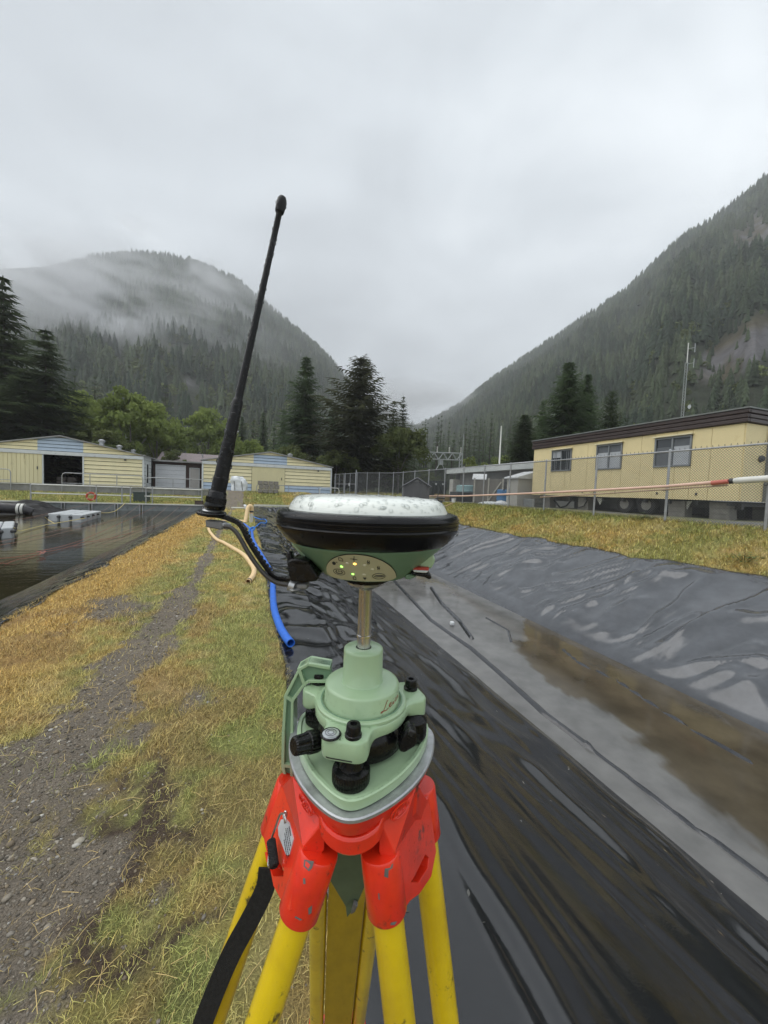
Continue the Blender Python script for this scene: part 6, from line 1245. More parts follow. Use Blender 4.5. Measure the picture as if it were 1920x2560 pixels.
# left hand port: black boot with its lug
pb = lbox('port_boot', [Z1(228, 600), Z1(272, 580), Z1(390, 596), Z1(420, 640), Z1(466, 725), Z1(448, 752), Z1(345, 764), Z1(250, 752), Z1(238, 690)], .372, .026, MATS['knob_black'], t, .003)
lbox('lug', [Z1(222, 534), Z1(262, 530), Z1(272, 600), Z1(262, 690), Z1(234, 690)], .374, .010, MATS['knob_black'], pb, .002)
lbox('boot_rim', [Z1(262, 592), Z1(300, 580), Z1(380, 592), Z1(396, 616), Z1(350, 628), Z1(280, 618)], .369, .010, MATS['knob_black'], pb, .002)
lbox('cable_plug', [Z1(286, 768), Z1(376, 766), Z1(382, 812), Z1(292, 818)], .376, .014, MATS['bare_metal'], t, .002)
p0 = lc(*Z1(246, 776), .378); mb = MB(M); mb.tube([p0, lc(*Z1(286, 790), .378)], .0055, 14); mb.lathe([(.004, 0), (.006, .001), (.004, .002)], 12, Matrix.Translation(lc(*Z1(285, 816), .377))); mb.build('plug_ring', MATS['alu'], t)
mb = MB(M); mb.lathe([(.0225, -.0912), (.0245, -.0925), (.0245, -.0955), (.020, -.0965)], 48); mb.build('base_ring', MATS['band_black'], t)
# ---- adapter: steel pole, green neck and drum
t = ith('carrier_adapter', 'steel pole on a stepped pale green carrier standing in the tribrach', 'adapter', -.24)
mb = MB(M); mb.lathe([(.019, -.0962), (.0205, -.0975), (.0195, -.1000), (.0120, -.1035), (.0078, -.1055), (.0071, -.107), (.0071, -.1560), (.0077, -.1566), (.0077, -.1582), (.0071, -.1588), (.0074, -.1715)], 48); mb.build('pole', MATS['steel'], t)
mb = MB(M); mb.lathe([(.0079, -.1562), (.0080, -.1574), (.0079, -.1586)], 40, cap=(0, 0)); mb.build('pole_ring', mat('bright_ring', (.7, .7, .7), rough=.15, metal=1., var=0), t)
mb = MB(M); mb.lathe([(.0085, -.1700), (.0198, -.1702), (.0210, -.1712), (.0213, -.1730), (.0215, -.2055), (.0225, -.2068), (.0370, -.2072), (.0392, -.2082), (.0402, -.2100), (.0408, -.2370), (.0416, -.2385)], 96, cap=(0, 0)); cr = mb.build('carrier', MATS['instr_green'], t, smooth=50)
mb = MB(M)
def cyl(a, z, r=.04095): return Vector((r*math.cos(a), r*math.sin(a), z))
SCR = [[(3.9, 9.4), (3.5, 10), (2.7, 8.4), (1.6, 4), (.6, .6), (-.6, -.7), (-1.6, 0), (-.6, .9), (1.2, .2), (3.0, -.4), (4.6, .8)], [(5, 2.2), (7, 3.4), (7, 4.8), (5.6, 4.6), (5.0, 2.4), (6, .4), (8, 1)], [(8.2, 1), (9.4, 3.6), (9.0, 1.0), (10, .6), (10.8, 1.2)], [(9.8, 5.4), (10.0, 5.9)], [(13.2, 4.2), (11.8, 4.2), (11.2, 2), (12.2, .6), (13.8, 1.2)], [(16, 3.8), (14.6, 3.8), (14.0, 1.6), (15, .6), (16.0, 3.2), (16.2, 1), (17.4, 1.0)]]
for ch in SCR:
    P = [cyl(-math.pi/2+.60+x*.040, -.2225+y*.00095+x*.00025) for x, y in ch]
    for a, b_ in zip(P[:-1], P[1:]): d = (b_-a).normalized(); nn = Vector((a.x, a.y, 0)).normalized(); s = d.cross(nn)*.00035; mb.add([a-s, b_-s, b_+s, a+s], [(0, 1, 2, 3)])
mb.build('script_lettering', MATS['ink_red'], cr, smooth=0)
# ---- tribrach
t = ith('tribrach', 'pale green three lobed tribrach with black footscrews on the tripod head', 'tribrach', -.284); t_tri = t
SA = [R(-95), R(26), R(146)]; LA = [R(-101), R(23), R(148)]
def lobes(rc=.0500, rl=.0725, hw=.0230, k=.010):
    """outline radius per angle: a disc smoothly joined with three blunt lobes"""
    out_ = []
    for i in range(180):
        a = 2*math.pi*i/180; lo_, hi = .02, .12
        for _ in range(26):
            r = (lo_+hi)/2; x, y = r*math.cos(a), r*math.sin(a); d = r-rc
            for l in LA:
                u = x*math.cos(l)+y*math.sin(l); v = abs(-x*math.sin(l)+y*math.cos(l)); qx, qy = max(u-(rl-.012), -u-.012), v-(hw-.012); dl = math.hypot(max(qx, 0), max(qy, 0))+min(max(qx, qy), 0)-.012
                h = max(k-abs(d-dl), 0)/k; d = min(d, dl)-h*h*k/4
            if d > 0: hi = r
            else: lo_ = r
        out_.append((a, r))
    return out_
LB = lobes(); rmax = .0725; mb = MB(M); V = []; Fs = []
lay = [(-.0045, -1, .0), (-.0010, -1, .0012), (0, -1, .0035), (0, -.2322, 0), (-.0010, -.2305, 0), (-.0030, -.2298, 0)]
for (ins, z, up) in lay:
    for a, r in LB:
        w_ = min(1, max(0, (r-.052)/.016)); zz = z if z > -.9 else -.2425-.0085*w_+up; V.append(((r+ins)*math.cos(a), (r+ins)*math.sin(a), zz))
n = 180
for j in range(len(lay)-1):
    for k in range(n): Fs.append((j*n+k, j*n+(k+1) % n, (j+1)*n+(k+1) % n, (j+1)*n+k))
Fs += [tuple(range(n-1, -1, -1)), tuple((len(lay)-1)*n+k for k in range(n))]
mb.add(V, Fs); ub = mb.build('body', MATS['instr_green'], t, smooth=40)
mb = MB(M); mb.lathe([(.0425, -.2300), (.0425, -.2275), (.0440, -.2262), (.0478, -.2262), (.0490, -.2275), (.0490, -.2300)], 96, cap=(0, 0)); mb.build('collar', MATS['instr_green'], t)
mb = MB(M); mb.lathe([(.0432, -.2266), (.0432, -.22585), (.0446, -.22585), (.0446, -.2266)], 96, cap=(0, 0)); mb.build('collar_groove', MATS['instr_green_dark'], t)
mb = MB(M)
for i in range(80):
    a = QD.uniform(0, 6.28); 
    if i < 46: r = QD.uniform(.045, .072); lim = LB[int(a/6.2832*180) % 180][1]; p = Vector((min(r, lim-.004)*math.cos(a), min(r, lim-.004)*math.sin(a), -.2298)); drop(mb, p, (0, 0, 1), QD.uniform(.0004, .0012), .5) if min(r, lim-.004) > .0495 else None
    else: a = QD.uniform(-2.9, -.2); lim = LB[int((a % 6.2832)/6.2832*180) % 180][1]; p = Vector((lim*math.cos(a), lim*math.sin(a), QD.uniform(-.242, -.233))); drop(mb, p, (math.cos(a), math.sin(a), 0), QD.uniform(.0004, .0011), .6)
for i in range(60): a = QD.uniform(-3.0, -.1); p = cyl(a, QD.uniform(-.236, -.210), .0406); drop(mb, p, (math.cos(a), math.sin(a), 0), QD.uniform(.0003, .0010), .55)
mb.build('water_drops', MATS['drop'], ub)['kind'] = 'stuff'
def tri_out(A, c, a):
    """convex rounded triangle: three large discs intersected, corners softened; A = distance to the flat sides"""
    Rb = A+c; t_ = 0.
    for k in range(3): q_ = math.cos(a-R(-93+60+120*k)); t_ += (-c*q_+math.sqrt(Rb*Rb-c*c*(1-q_*q_)))**-13
    return 1.018*t_**(-1/13)
def tri_plate(name, base, amp, z0, z1, m, parent, lip=0, rnd=.0012):
    lay = [(-rnd, z0), (0, z0+rnd), (0, z1-rnd), (-rnd, z1)]+([(-.0045, z1), (-.0060, z1-lip), (-.02, z1-lip)] if lip else [])
    V = []; Fs = []; n = 144
    for ins, z in lay:
        for k in range(n): a = 2*math.pi*k/n; r = tri_out(base, amp, a)+ins; V.append((r*math.cos(a), r*math.sin(a), z))
    for j in range(len(lay)-1):
        for k in range(n): Fs.append((j*n+k, j*n+(k+1) % n, (j+1)*n+(k+1) % n, (j+1)*n+k))
    Fs += [tuple(range(n-1, -1, -1)), tuple((len(lay)-1)*n+k for k in range(n))]; return MB(M).add(V, Fs).build(name, m, parent, smooth=40)
bp = tri_plate('base_plate', .0640, .0960, -.2842, -.2735, MATS['instr_green'], t, lip=.0022)
mb = MB(M)
for i in range(40): a = QD.uniform(-2.9, -.2); r = tri_out(.0640, .0960, a)-QD.uniform(.001, .0045); drop(mb, Vector((r*math.cos(a), r*math.sin(a), -.2735)), (0, 0, 1), QD.uniform(.0004, .0011), .5)
mb.build('water_drops', MATS['drop'], bp)['kind'] = 'stuff'
for l in SA:
    x, y = .0595*math.cos(l), .0595*math.sin(l); mb = MB(M); T_ = Matrix.Translation((x, y, 0)); nk = 44; V = []; Fs = []
    prof = [(.0150, -.2755), (.0172, -.2752), (.0180, -.2740), (.0182, -.2640), (.0174, -.2622), (.0140, -.2606), (.0120, -.2600), (.0105, -.2560), (.0102, -.2500)]
    for r, z in prof:
        for k in range(nk*2): rr = r-(.0007 if (k % 2 and -.2745 < z < -.263) else 0); a = math.pi*k/nk; V.append((x+rr*math.cos(a), y+rr*math.sin(a), z))
    m2 = nk*2
    for j in range(len(prof)-1):
        for k in range(m2): Fs.append((j*m2+k, j*m2+(k+1) % m2, (j+1)*m2+(k+1) % m2, (j+1)*m2+k))
    Fs.append(tuple(range(m2-1, -1, -1))); mb.add(V, Fs); fs = mb.build('footscrew', MATS['knob_black'], t, smooth=30)
    xc_, yc_ = .0625*math.cos(l+.02), .0625*math.sin(l+.02); mb = MB(M); mb.lathe([(.0080, -.2300), (.0080, -.2272), (.0072, -.2266), (.0068, -.2195), (.0062, -.2180), (.0034, -.2178), (.0030, -.2200), (.0001, -.2202)], 28, Matrix.Translation((xc_, yc_, 0)), cap=(0, 0)); mb.build('screw_cap', MATS['knob_black'], t)
mb = MB(M); mb.lathe([(.044, -.2722), (.046, -.2700), (.046, -.2560), (.043, -.2480), (.040, -.2450)], 64); mb.build('centre_hub', MATS['knob_black'], t)
# bullseye level on the front lobe
pb_ = lc(827, 1837, .36); xb_, yb_ = pb_.x, pb_.y; s_ = (-.2295-0)/pb_.z if pb_.z else 1; c0 = MII@Vector((0, 0, EYE)); s_ = (-.2295-c0.z)/(pb_.z-c0.z); pb_ = c0+(pb_-c0)*s_; xb_, yb_ = pb_.x, pb_.y
mb = MB(M); mb.lathe([(.0092, -.2300), (.0098, -.2285), (.0090, -.2276), (.0080, -.2280)], 40, Matrix.Translation((xb_, yb_, 0)), cap=(0, 0)); bl = mb.build('bullseye_level', MATS['knob_black'], t)
mb = MB(M); mb.lathe([(.0082, -.2284), (.0078, -.2276), (.006, -.2272), (.0001, -.2270)], 40, Matrix.Translation((xb_, yb_, 0)), cap=(0, 0)); mb.build('level_glass', mat('vial', (.50, .53, .54), rough=.08, metal=.6, var=.05, coat=1.0), bl)
mb = MB(M)
for r in (.0026, .0048): mb.lathe([(r, -.22692), (r+.0005, -.22690), (r+.0005, -.2272)], 32, Matrix.Translation((xb_, yb_, 0)), cap=(0, 0))
mb.build('level_ring', MATS['ink'], bl, smooth=0)
mb = MB(M); c = Vector((xb_+.0088, yb_-.0072, -.2292))
for pts in ([(0, 0), (.0012, .0022), (.0002, .0012), (-.0002, .0002), (.0008, -.0004), (.0014, .0006), (.0004, .0010)], [(.0026, .0018), (.0030, .0026)]):
    for a, b_ in zip(pts[:-1], pts[1:]): A, B = c+Vector((*a, 0)), c+Vector((*b_, 0)); d = (B-A).normalized(); s = d.cross(Vector((0, 0, 1)))*.00016; mb.add([A-s, B-s, B+s, A+s], [(0, 1, 2, 3)])
mb.build('level_mark', MATS['ink'], bl, smooth=0)
mb = MB(M)
for k in range(10):
    a0_, a1_ = R(-113+k*2.0), R(-111+k*2.0); r0_, r1_ = [float(np.interp(a % (2*math.pi), [q_[0] for q_ in LB], [q_[1] for q_ in LB]))+.0002 for a in (a0_, a1_)]; P_ = [Vector((r0_*math.cos(a0_), r0_*math.sin(a0_), -.2478)), Vector((r1_*math.cos(a1_), r1_*math.sin(a1_), -.2478)), Vector((r1_*math.cos(a1_), r1_*math.sin(a1_), -.2466)), Vector((r0_*math.cos(a0_), r0_*math.sin(a0_), -.2466))]
    mb.add(P_, [(0, 1, 2, 3)])
mb.build('casting_slot', MATS['ink'], ub, smooth=0)
# eyepiece knob at the left, lock lever at the right
def knob_axis(name, p0, p1, prof, m, parent, ribs=0):
    d = (p1-p0).normalized(); q = d.to_track_quat('Z', 'Y').to_matrix().to_4x4(); n = 40; V = []; Fs = []
    for r, z in prof:
        for k in range(n): rr = r-(.0006 if ribs and k % 2 else 0); V.append((rr*math.cos(2*math.pi*k/n), rr*math.sin(2*math.pi*k/n), z))
    for j in range(len(prof)-1):
        for k in range(n): Fs.append((j*n+k, j*n+(k+1) % n, (j+1)*n+(k+1) % n, (j+1)*n+k))
    Fs += [tuple(range(n-1, -1, -1)), tuple((len(prof)-1)*n+k for k in range(n))]; return MB(M@Matrix.Translation(p0)@q).add(V, Fs).build(name, m, parent, smooth=30)
p0 = lc(796, 1850, .392); p1 = lc(733, 1866, .374); L_ = (p1-p0).length
ep = knob_axis('eyepiece', p0, p1, [(.0096, 0), (.0108, .002), (.0108, L_*.42), (.0100, L_*.46), (.0100, L_*.50), (.0094, L_*.54), (.0088, L_*.94), (.0074, L_)], MATS['knob_black'], t, 1)
lbox('lock_lever', [(996, 1860), (1016, 1826), (1022, 1822), (1040, 1830), (1043, 1850), (1040, 1866), (1012, 1884), (998, 1880)], .385, .016, MATS['knob_black'], t, .002)
lbox('lever_grip', [(1016, 1836), (1024, 1823), (1040, 1831), (1030, 1846)], .382, .006, mat('grip_black', (.02, .02, .02), rough=.12, var=0), t, .0015)
p0 = lc(1030, 1806, .432); mb = MB(M); mb.lathe([(.0145, -.016), (.0165, -.012), (.0165, .006), (.012, .011), (.008, .013)], 40, Matrix.Translation(p0)); mb.build('clamp_knob', MATS['knob_black'], t)
# ---- green measuring arm at the left of the tribrach
Z2 = lambda x, y: (640+x/3.456, 1640+y/3.456)
t = ith('height_arm', 'pale green angled bracket arm reaching down at the left of the tribrach', 'bracket', -.30); DA = .448
OUT_ = [Z2(640, 95), Z2(450, 62), Z2(368, 108), Z2(243, 345), Z2(222, 660), Z2(218, 945), Z2(240, 1065)]; INN = [Z2(640, 235), Z2(455, 235), Z2(420, 260), Z2(325, 395), Z2(322, 660), Z2(318, 960), Z2(322, 1065)]
qo = [lc(x, y, DA) for x, y in OUT_]; qi = [lc(x, y, DA) for x, y in INN]
mb = MB(M)
for i in range(len(qo)-1): mb.prism([qo[i]+Vector((0, .004, 0)), qo[i+1]+Vector((0, .004, 0)), qi[i+1]+Vector((0, .004, 0)), qi[i]+Vector((0, .004, 0))], (0, .012, 0))
mb.build('web', MATS['instr_green_dark'], t, smooth=0)
for nm, q in (('outer_flange', qo), ('inner_flange', qi)):
    mb = MB(M); cen = [(a+b_)/2 for a, b_ in zip(qo, qi)]
    for i in range(len(q)-1):
        a, b_ = q[i], q[i+1]; ia = (cen[i]-a).normalized()*.0036; ib = (cen[i+1]-b_).normalized()*.0036; mb.prism([a, b_, b_+ib, a+ia], (0, .021, 0))
    mb.build(nm, MATS['instr_green'], t, smooth=30, bev=.0006)
mb = MB(M)
for i in (2, 3, 5):
    a, b_ = qo[i], qi[min(i, len(qi)-1)] if i != 2 else qi[2]; d = (b_-a).normalized(); s = Vector((-d.z, 0, d.x))*.0018; mb.prism([a-s, b_-s, b_+s, a+s], (0, .020, 0))
mb.build('rib', MATS['instr_green'], t, smooth=0)
# ---- radio antenna on its arm
t = thing('radio_antenna', 'long black rubber whip antenna beaded with rain, leaning over on a curved arm', 'antenna', atD(535, 1300, .405)); DW = .405
def wp(x, y, D=DW): return Vector(atD(x, y, D))
b0, b1 = wp(536, 1272), wp(707, 492); ax_ = (b1-b0); LW = ax_.length; q = ax_.to_track_quat('Z', 'Y').to_matrix().to_4x4(); MW = Matrix.Translation(b0)@q
k_ = DW/FPX; prof = []
def sec(y0, w0, y1, w1): prof.extend([(w0*k_/2, (1272-y0)/780*LW), (w1*k_/2, (1272-y1)/780*LW)])
mb = MB(MW); rr = lambda w: w*k_/2
U = lambda y: (1272-y)/780*LW
mb.lathe([(rr(48), U(1272)), (rr(50), U(1266)), (rr(50), U(1262)), (rr(46), U(1258)), (rr(46), U(1244)), (rr(42), U(1240)), (rr(42), U(1232)), (rr(37), U(1228))], 32); mb.build('base_nut', MATS['knob_black'], t)
mb = MB(MW)
for k in range(40): a = 2*math.pi*k/40; mb.box((rr(46)*math.cos(a), rr(46)*math.sin(a), (U(1258)+U(1244))/2), (.0009, .0009, U(1244)-U(1258)))
mb.build('knurling', MATS['knob_black'], t, smooth=0)['kind'] = 'stuff'
wh = [(36, 1229), (36.5, 1196), (34.5, 1195), (32, 1120), (31, 1108), (29.5, 1107), (25.5, 1004), (24, 1001), (21, 999), (19, 992), (17.5, 900), (16, 760), (14.5, 620), (14, 536), (16, 534), (21, 531), (23.5, 522), (24.5, 508), (23, 500), (17, 494), (6, 492)]
mat('whip_black', (.007, .007, .008), rough=.36, var=.3, scale=60, rvar=.1, bump=.0003, bscale=120, spec=.3)
mb = MB(MW); mb.lathe([(rr(w), U(y)) for w, y in wh], 28); wb = mb.build('whip', MATS['whip_black'], t, smooth=30); mb = MB(MW)
wz = [U(y) for w, y in wh]; wr2 = [rr(w) for w, y in wh]
for i in range(430):
    z = LW*QD.uniform(.03, .995)**.9; r = float(np.interp(z, wz, wr2)); a = QD.uniform(0, 6.283); n_ = Vector((math.cos(a), math.sin(a), 0)); drop(mb, n_*r*.97+Vector((0, 0, z)), n_, QD.choice([.0006, .0010, .0016, .0024], p=[.30, .35, .22, .13])*(1.2 if r > .005 else .9), .55)
mb.build('water_drops', MATS['drop'], wb)['kind'] = 'stuff'
mat('arm_black', (.007, .007, .0075), spec=.35, rough=.26, var=.25, scale=60, rvar=.1, bump=.0004, bscale=260)
V_ = Vector((0, 0, 1)); pc_ = wp(529, 1283); M2 = Matrix.Translation(pc_)@((ax_.normalized()*.55+V_*.45+Vector(FW)*-.10).to_track_quat('Z', 'Y').to_matrix().to_4x4())
mb = MB(M2); mb.lathe([(rr(66), -.0018), (rr(70), -.0008), (rr(70), .0010), (rr(66), .0018), (rr(40), .0020)], 40); mb.build('mount_plate', MATS['arm_black'], t)
mb = MB(M2); mb.lathe([(rr(40), .0018), (rr(44), .0030), (rr(36), .0042)], 30); mb.build('washer', MATS['alu'], t)
def wbox(name, P, D0, th_, m, bev=.001):
    q_ = [Vector(atD(x, y, D0)) for x, y in P]; mb = MB(); mb.prism(q_, Vector(FH)*th_); return mb.build(name, m, t, smooth=30, bev=bev)
wbox('cable_connector', [(512, 1300), (553, 1304), (557, 1322), (552, 1325), (514, 1318)], .400, .012, MATS['bare_metal'], .0015)
wbox('connector_nut', [(553, 1306), (570, 1312), (568, 1325), (556, 1323)], .401, .010, MATS['alu'], .001)
P = smooth_path([np.array(wp(*p)) for p in ((520, 1288), (548, 1290), (575, 1298), (596, 1308), (609, 1325), (622, 1352), (642, 1384), (664, 1416), (684, 1440), (704, 1447), (728, 1448))]); mb = MB(); mb.strip(P, FH, .006, .0042); ar = mb.build('arm', MATS['arm_black'], t, smooth=40, bev=.0008)
mb = MB()
for k in range(4, len(P)-3, 2):
    a = P[k]; d = P[k+1]-P[k-1]; d /= np.linalg.norm(d); n_ = np.cross(d, FH); mb.box((0, 0, 0), (.0032, .0064, .0011), Matrix.Translation(a-n_*.0022 if n_[2] < 0 else a+n_*.0022)@Vector(d).to_track_quat('X', 'Z').to_matrix().to_4x4())
mb.build('arm_rib', MATS['arm_black'], ar, smooth=0, bev=.0004)['kind'] = 'stuff'
P = smooth_path([np.array(wp(x, y, .398)) for x, y in ((560, 1316), (574, 1318), (588, 1328), (602, 1348), (618, 1377), (640, 1410), (664, 1438), (690, 1456), (716, 1462), (728, 1463))]); mb = MB(); mb.tube(P, .0023, 10); mb.build('cable', mat('cable_grey', (.05, .047, .045), rough=.3, var=.1), t)
# ================================================================== TRIPOD
t = ith('tripod', 'survey tripod with orange red head and yellow legs', 'tripod', -1.72)
tri_plate('head_plate', .0732, .0770, -.2900, -.2848, MATS['alu'], t)
V = []; Fs = []; n = 144; lay = [(-.0012, -.2895), (-.0018, -.2960), (-.0060, -.3060), (-.014, -.3085), (-.030, -.3100)]
for ins, z in lay:
    for k in range(n): a = 2*math.pi*k/n; r = tri_out(.0726, .0770, a)+ins; V.append((r*math.cos(a), r*math.sin(a), z))
for j in range(len(lay)-1):
    for k in range(n): Fs.append((j*n+k, j*n+(k+1) % n, (j+1)*n+(k+1) % n, (j+1)*n+k))
Fs += [tuple(range(n)), tuple((len(lay)-1)*n+k for k in range(n))]; MB(M).add(V, Fs).build('head', MATS['tripod_red'], t, smooth=40)
mb = MB(M); P = []
for k in range(13): u = k/12; a = R(-92)+R(44)*(u-.5); sg = math.sin(math.pi*u)**.5; P.append(Vector(((.0755+.006*sg)*math.cos(a), (.0755+.006*sg)*math.sin(a), -.300-.017*sg)))
V = []; Fs = []
for p in P:
    rd = Vector((p.x, p.y, 0)).normalized()
    for a, b_ in ((-.002, .0085), (.0035, .0080), (.0050, .0055), (.0050, -.0060), (.0030, -.0090), (-.012, -.0090), (-.014, .0085)): V.append(p+rd*a+Vector((0, 0, b_)))
for i in range(12):
    for k in range(7): Fs.append((i*7+k, i*7+(k+1) % 7, i*7+7+(k+1) % 7, i*7+7+k))
Fs += [tuple(range(7)), tuple(12*7+k for k in range(7))]; mb.add(V, Fs); mb.build('front_lip', MATS['tripod_red'], t, smooth=30, bev=.001)
def head_logo(a0, s):
    mb = MB(M); pts = circ(0, 0, 1, .52, 26)
    f_ = lambda x, y: Vector((tri_out(.0726, .0770, a0+x*.16)*math.cos(a0+x*.16), tri_out(.0726, .0770, a0+x*.16)*math.sin(a0+x*.16), -.2995+y*.012))
    q = [f_(x, y) for x, y in pts]; mb.tube(q, .0007, 5)
    for ch in SCR: P = [f_(-.75+x*.085, -.25+y*.055) for x, y in ch]; mb.tube(P, .0007, 5)
    return mb.build('embossed_lettering', MATS['tripod_red'], t)
LEGS = {}
def leg(key, adeg, tilt, out_, sp=.046):
    a = R(adeg); tl = R(tilt); d = Vector((math.sin(a), math.cos(a), 0)); tg = Vector((math.cos(a), -math.sin(a), 0)); P0 = d*out_+Vector((0, 0, -.32)); ld = (d*math.sin(tl)+Vector((0, 0, -math.cos(tl)))).normalized(); n = ld.cross(tg).normalized()
    if n.dot(d) < 0: n = -n
    zend = -EYE+.03; Ltot = (zend+.32)/ld.z
    lp = bpy.data.objects.new('leg', None); COL.objects.link(lp); lp.parent = t
    at_ = lambda s, l, o=0.: P0+tg*s+ld*l+n*o
    for s in (-1, 1):
        mb = MB(M); mb.tube([at_(s*sp, .030), at_(s*sp, Ltot*.66)], .0146, 24); mb.build('tube', MATS['tripod_yellow'], lp)
        mb = MB(M); rd_ = .0189; mb.tube([at_(s*sp, .0165), at_(s*sp, .0185), at_(s*sp, .071), at_(s*sp, .073)], [rd_-.001, rd_, rd_, rd_-.001], 32); mb.build('socket', MATS['tripod_red'], lp, bev=0)
        if key != 'rear':
            mb = MB(M)
            for i in range(90): ph = QD.uniform(0, 6.28); l_ = QD.uniform(.08, .5); dd = tg*math.cos(ph)+n*math.sin(ph); drop(mb, at_(s*sp, l_)+dd*.0145, dd, QD.uniform(.0003, .0009), .6)
            mb.build('water_drops', MATS['drop'], lp)['kind'] = 'stuff'
    lo_ = .06 if key == 'rear' else Ltot*.30; mb = MB(M); mb.box((0, 0, 0), (2*(sp-.0165), .020, Ltot*.94-lo_), Matrix(((tg.x, n.x, ld.x, at_(0, (lo_+Ltot*.94)/2).x), (tg.y, n.y, ld.y, at_(0, (lo_+Ltot*.94)/2).y), (tg.z, n.z, ld.z, at_(0, (lo_+Ltot*.94)/2).z), (0, 0, 0, 1)))); mb.build('inner_leg', MATS['slab_yellow'], lp, bev=.002)
    mb = MB(M); Mx = lambda l: Matrix(((tg.x, n.x, ld.x, at_(0, l).x), (tg.y, n.y, ld.y, at_(0, l).y), (tg.z, n.z, ld.z, at_(0, l).z), (0, 0, 0, 1)))
    mb.box((0, 0, 0), (2*sp+.034, .040, .055), Mx(Ltot*.66)); mb.build('clamp', MATS['tripod_red'], lp, bev=.004)
    mb = MB(M); mb.tube([at_(0, Ltot*.66, .018), at_(0, Ltot*.66, .05)], [.012, .016], 12); mb.build('clamp_screw', MATS['knob_black'], lp)
    if key != 'rear':
        mb = MB(M)
        for s in (-1, 1): mb.tube([at_(s*sp, Ltot*.26, -.002), at_(s*(sp-.006), Ltot*.29, -.002), at_(s*(sp-.016), Ltot*.31, -.002)], [.0162, .0168, .014], 16)
        mb.build('yoke', MATS['tripod_yellow'], lp)
    mb = MB(M); mb.tube([at_(0, Ltot*.93), at_(0, Ltot*.97), at_(0, Ltot+.01), at_(0, Ltot+.05)], [.02, .018, .012, .003], 14); mb.build('foot', MATS['bare_metal'], lp)
    LEGS[key] = (P0, tg, ld, n, at_, lp, d)
leg('left', -118, 19, .055); leg('right', 118, 10, .050); leg('rear', -6.4, 20.8, .055)
C0 = MII@Vector((0, 0, EYE))
def lcz(px, py, z): p = lc(px, py, .4); return C0+(p-C0)*((z-C0.z)/(p.z-C0.z))
def on_plane(px, py, key, off):
    P0, tg, ld, n, *_ = LEGS[key]; p = lc(px, py, .4); dr = p-C0; return C0+dr*((P0+n*off-C0).dot(n)/dr.dot(n))
def bracket(key, web, hole, roof, inner):
    P0, tg, ld, n, at_, lp, d = LEGS[key]; f_ = lambda L_: [on_plane(x, y, key, .0175) for x, y in L_]
    W = f_(web); Hh = f_(hole); cen = sum(Hh, Vector())/len(Hh); mb = MB(M); m_ = len(W)
    # web plate with a real opening: ring between outline and hole
    K = 48; u1, u2 = tg, ld
    def ringpt(poly, th):
        dirx = u1*math.cos(th)+u2*math.sin(th); best = None
        for a, b_ in zip(poly, poly[1:]+poly[:1]):
            e_ = b_-a; A = np.array([[dirx.dot(u1), -e_.dot(u1)], [dirx.dot(u2), -e_.dot(u2)]]); r_ = np.array([(a-cen).dot(u1), (a-cen).dot(u2)])
            det = np.linalg.det(A)
            if abs(det) < 1e-12: continue
            k, s = np.linalg.solve(A, r_)
            if k > 0 and -1e-6 <= s <= 1+1e-6 and (best is None or k > best): best = k
        return cen+dirx*(best or .001)
    angs = sorted(set([round(2*math.pi*k/K, 5) for k in range(K)]+[round(math.atan2((p-cen).dot(u2), (p-cen).dot(u1)) % (2*math.pi), 5) for p in W+Hh]))
    o_ = [ringpt(W, a) for a in angs]; h_ = [ringpt(Hh, a) for a in angs]; N_ = len(angs); th = -n*.013
    V = o_+h_+[p+th for p in o_]+[p+th for p in h_]; Fs = []
    for i in range(N_): j = (i+1) % N_; Fs += [(i, j, N_+j, N_+i), (2*N_+j, 2*N_+i, 3*N_+i, 3*N_+j), (i, 2*N_+i, 2*N_+j, j), (N_+j, 3*N_+j, 3*N_+i, N_+i)]
    mb.add(V, Fs); br = mb.build('hinge_bracket', MATS['tripod_red'], lp, smooth=0, bev=.0014)
    ra, rb = [on_plane(x, y, key, .0175) for x, y in roof[:2]]; rc, rd = [lcz(x, y, z) for x, y, z in roof[2:]]; dn = Vector((0, 0, -.030))
    mb = MB(M); mb.prism([ra, rb, rc, rd], dn); mb.build('gusset', MATS['tripod_red'], br, smooth=0, bev=.0012)
    return br
z3 = lambda x, y: (460+x/2.37, 1900+y/2.37)
bl_ = bracket('left', [z3(572, 150), z3(468, 440), z3(490, 545), z3(530, 745), z3(596, 872), z3(625, 890), z3(640, 800), z3(668, 660), z3(708, 515), z3(600, 190)], [z3(478, 545), z3(540, 560), z3(590, 650), z3(588, 690), z3(530, 690), z3(488, 600)], [(705, 1966), (757, 2117), (814, 2048, -.3035), (730, 1938, -.2905)], None)
br_ = bracket('right', [z3(1450, 215), z3(1252, 545), z3(1262, 700), z3(1282, 880), z3(1300, 895), z3(1340, 835), z3(1395, 795), z3(1466, 690), z3(1495, 540)], [z3(1430, 560), z3(1452, 580), z3(1445, 640), z3(1392, 725), z3(1345, 725), z3(1372, 680)], [(1070, 2002), (987, 2130), (949, 2052, -.3035), (1044, 1959, -.2905)], None)
P0, tg, ld, n, at_, lp, d = LEGS['rear']; mb = MB(M); mb.prism([at_(-.06, -.02, .012), at_(.06, -.02, .012), at_(.06, .06, .014), at_(-.06, .06, .014)], -n*.024); mb.build('hinge_bracket', MATS['tripod_red'], lp, smooth=0, bev=.002)
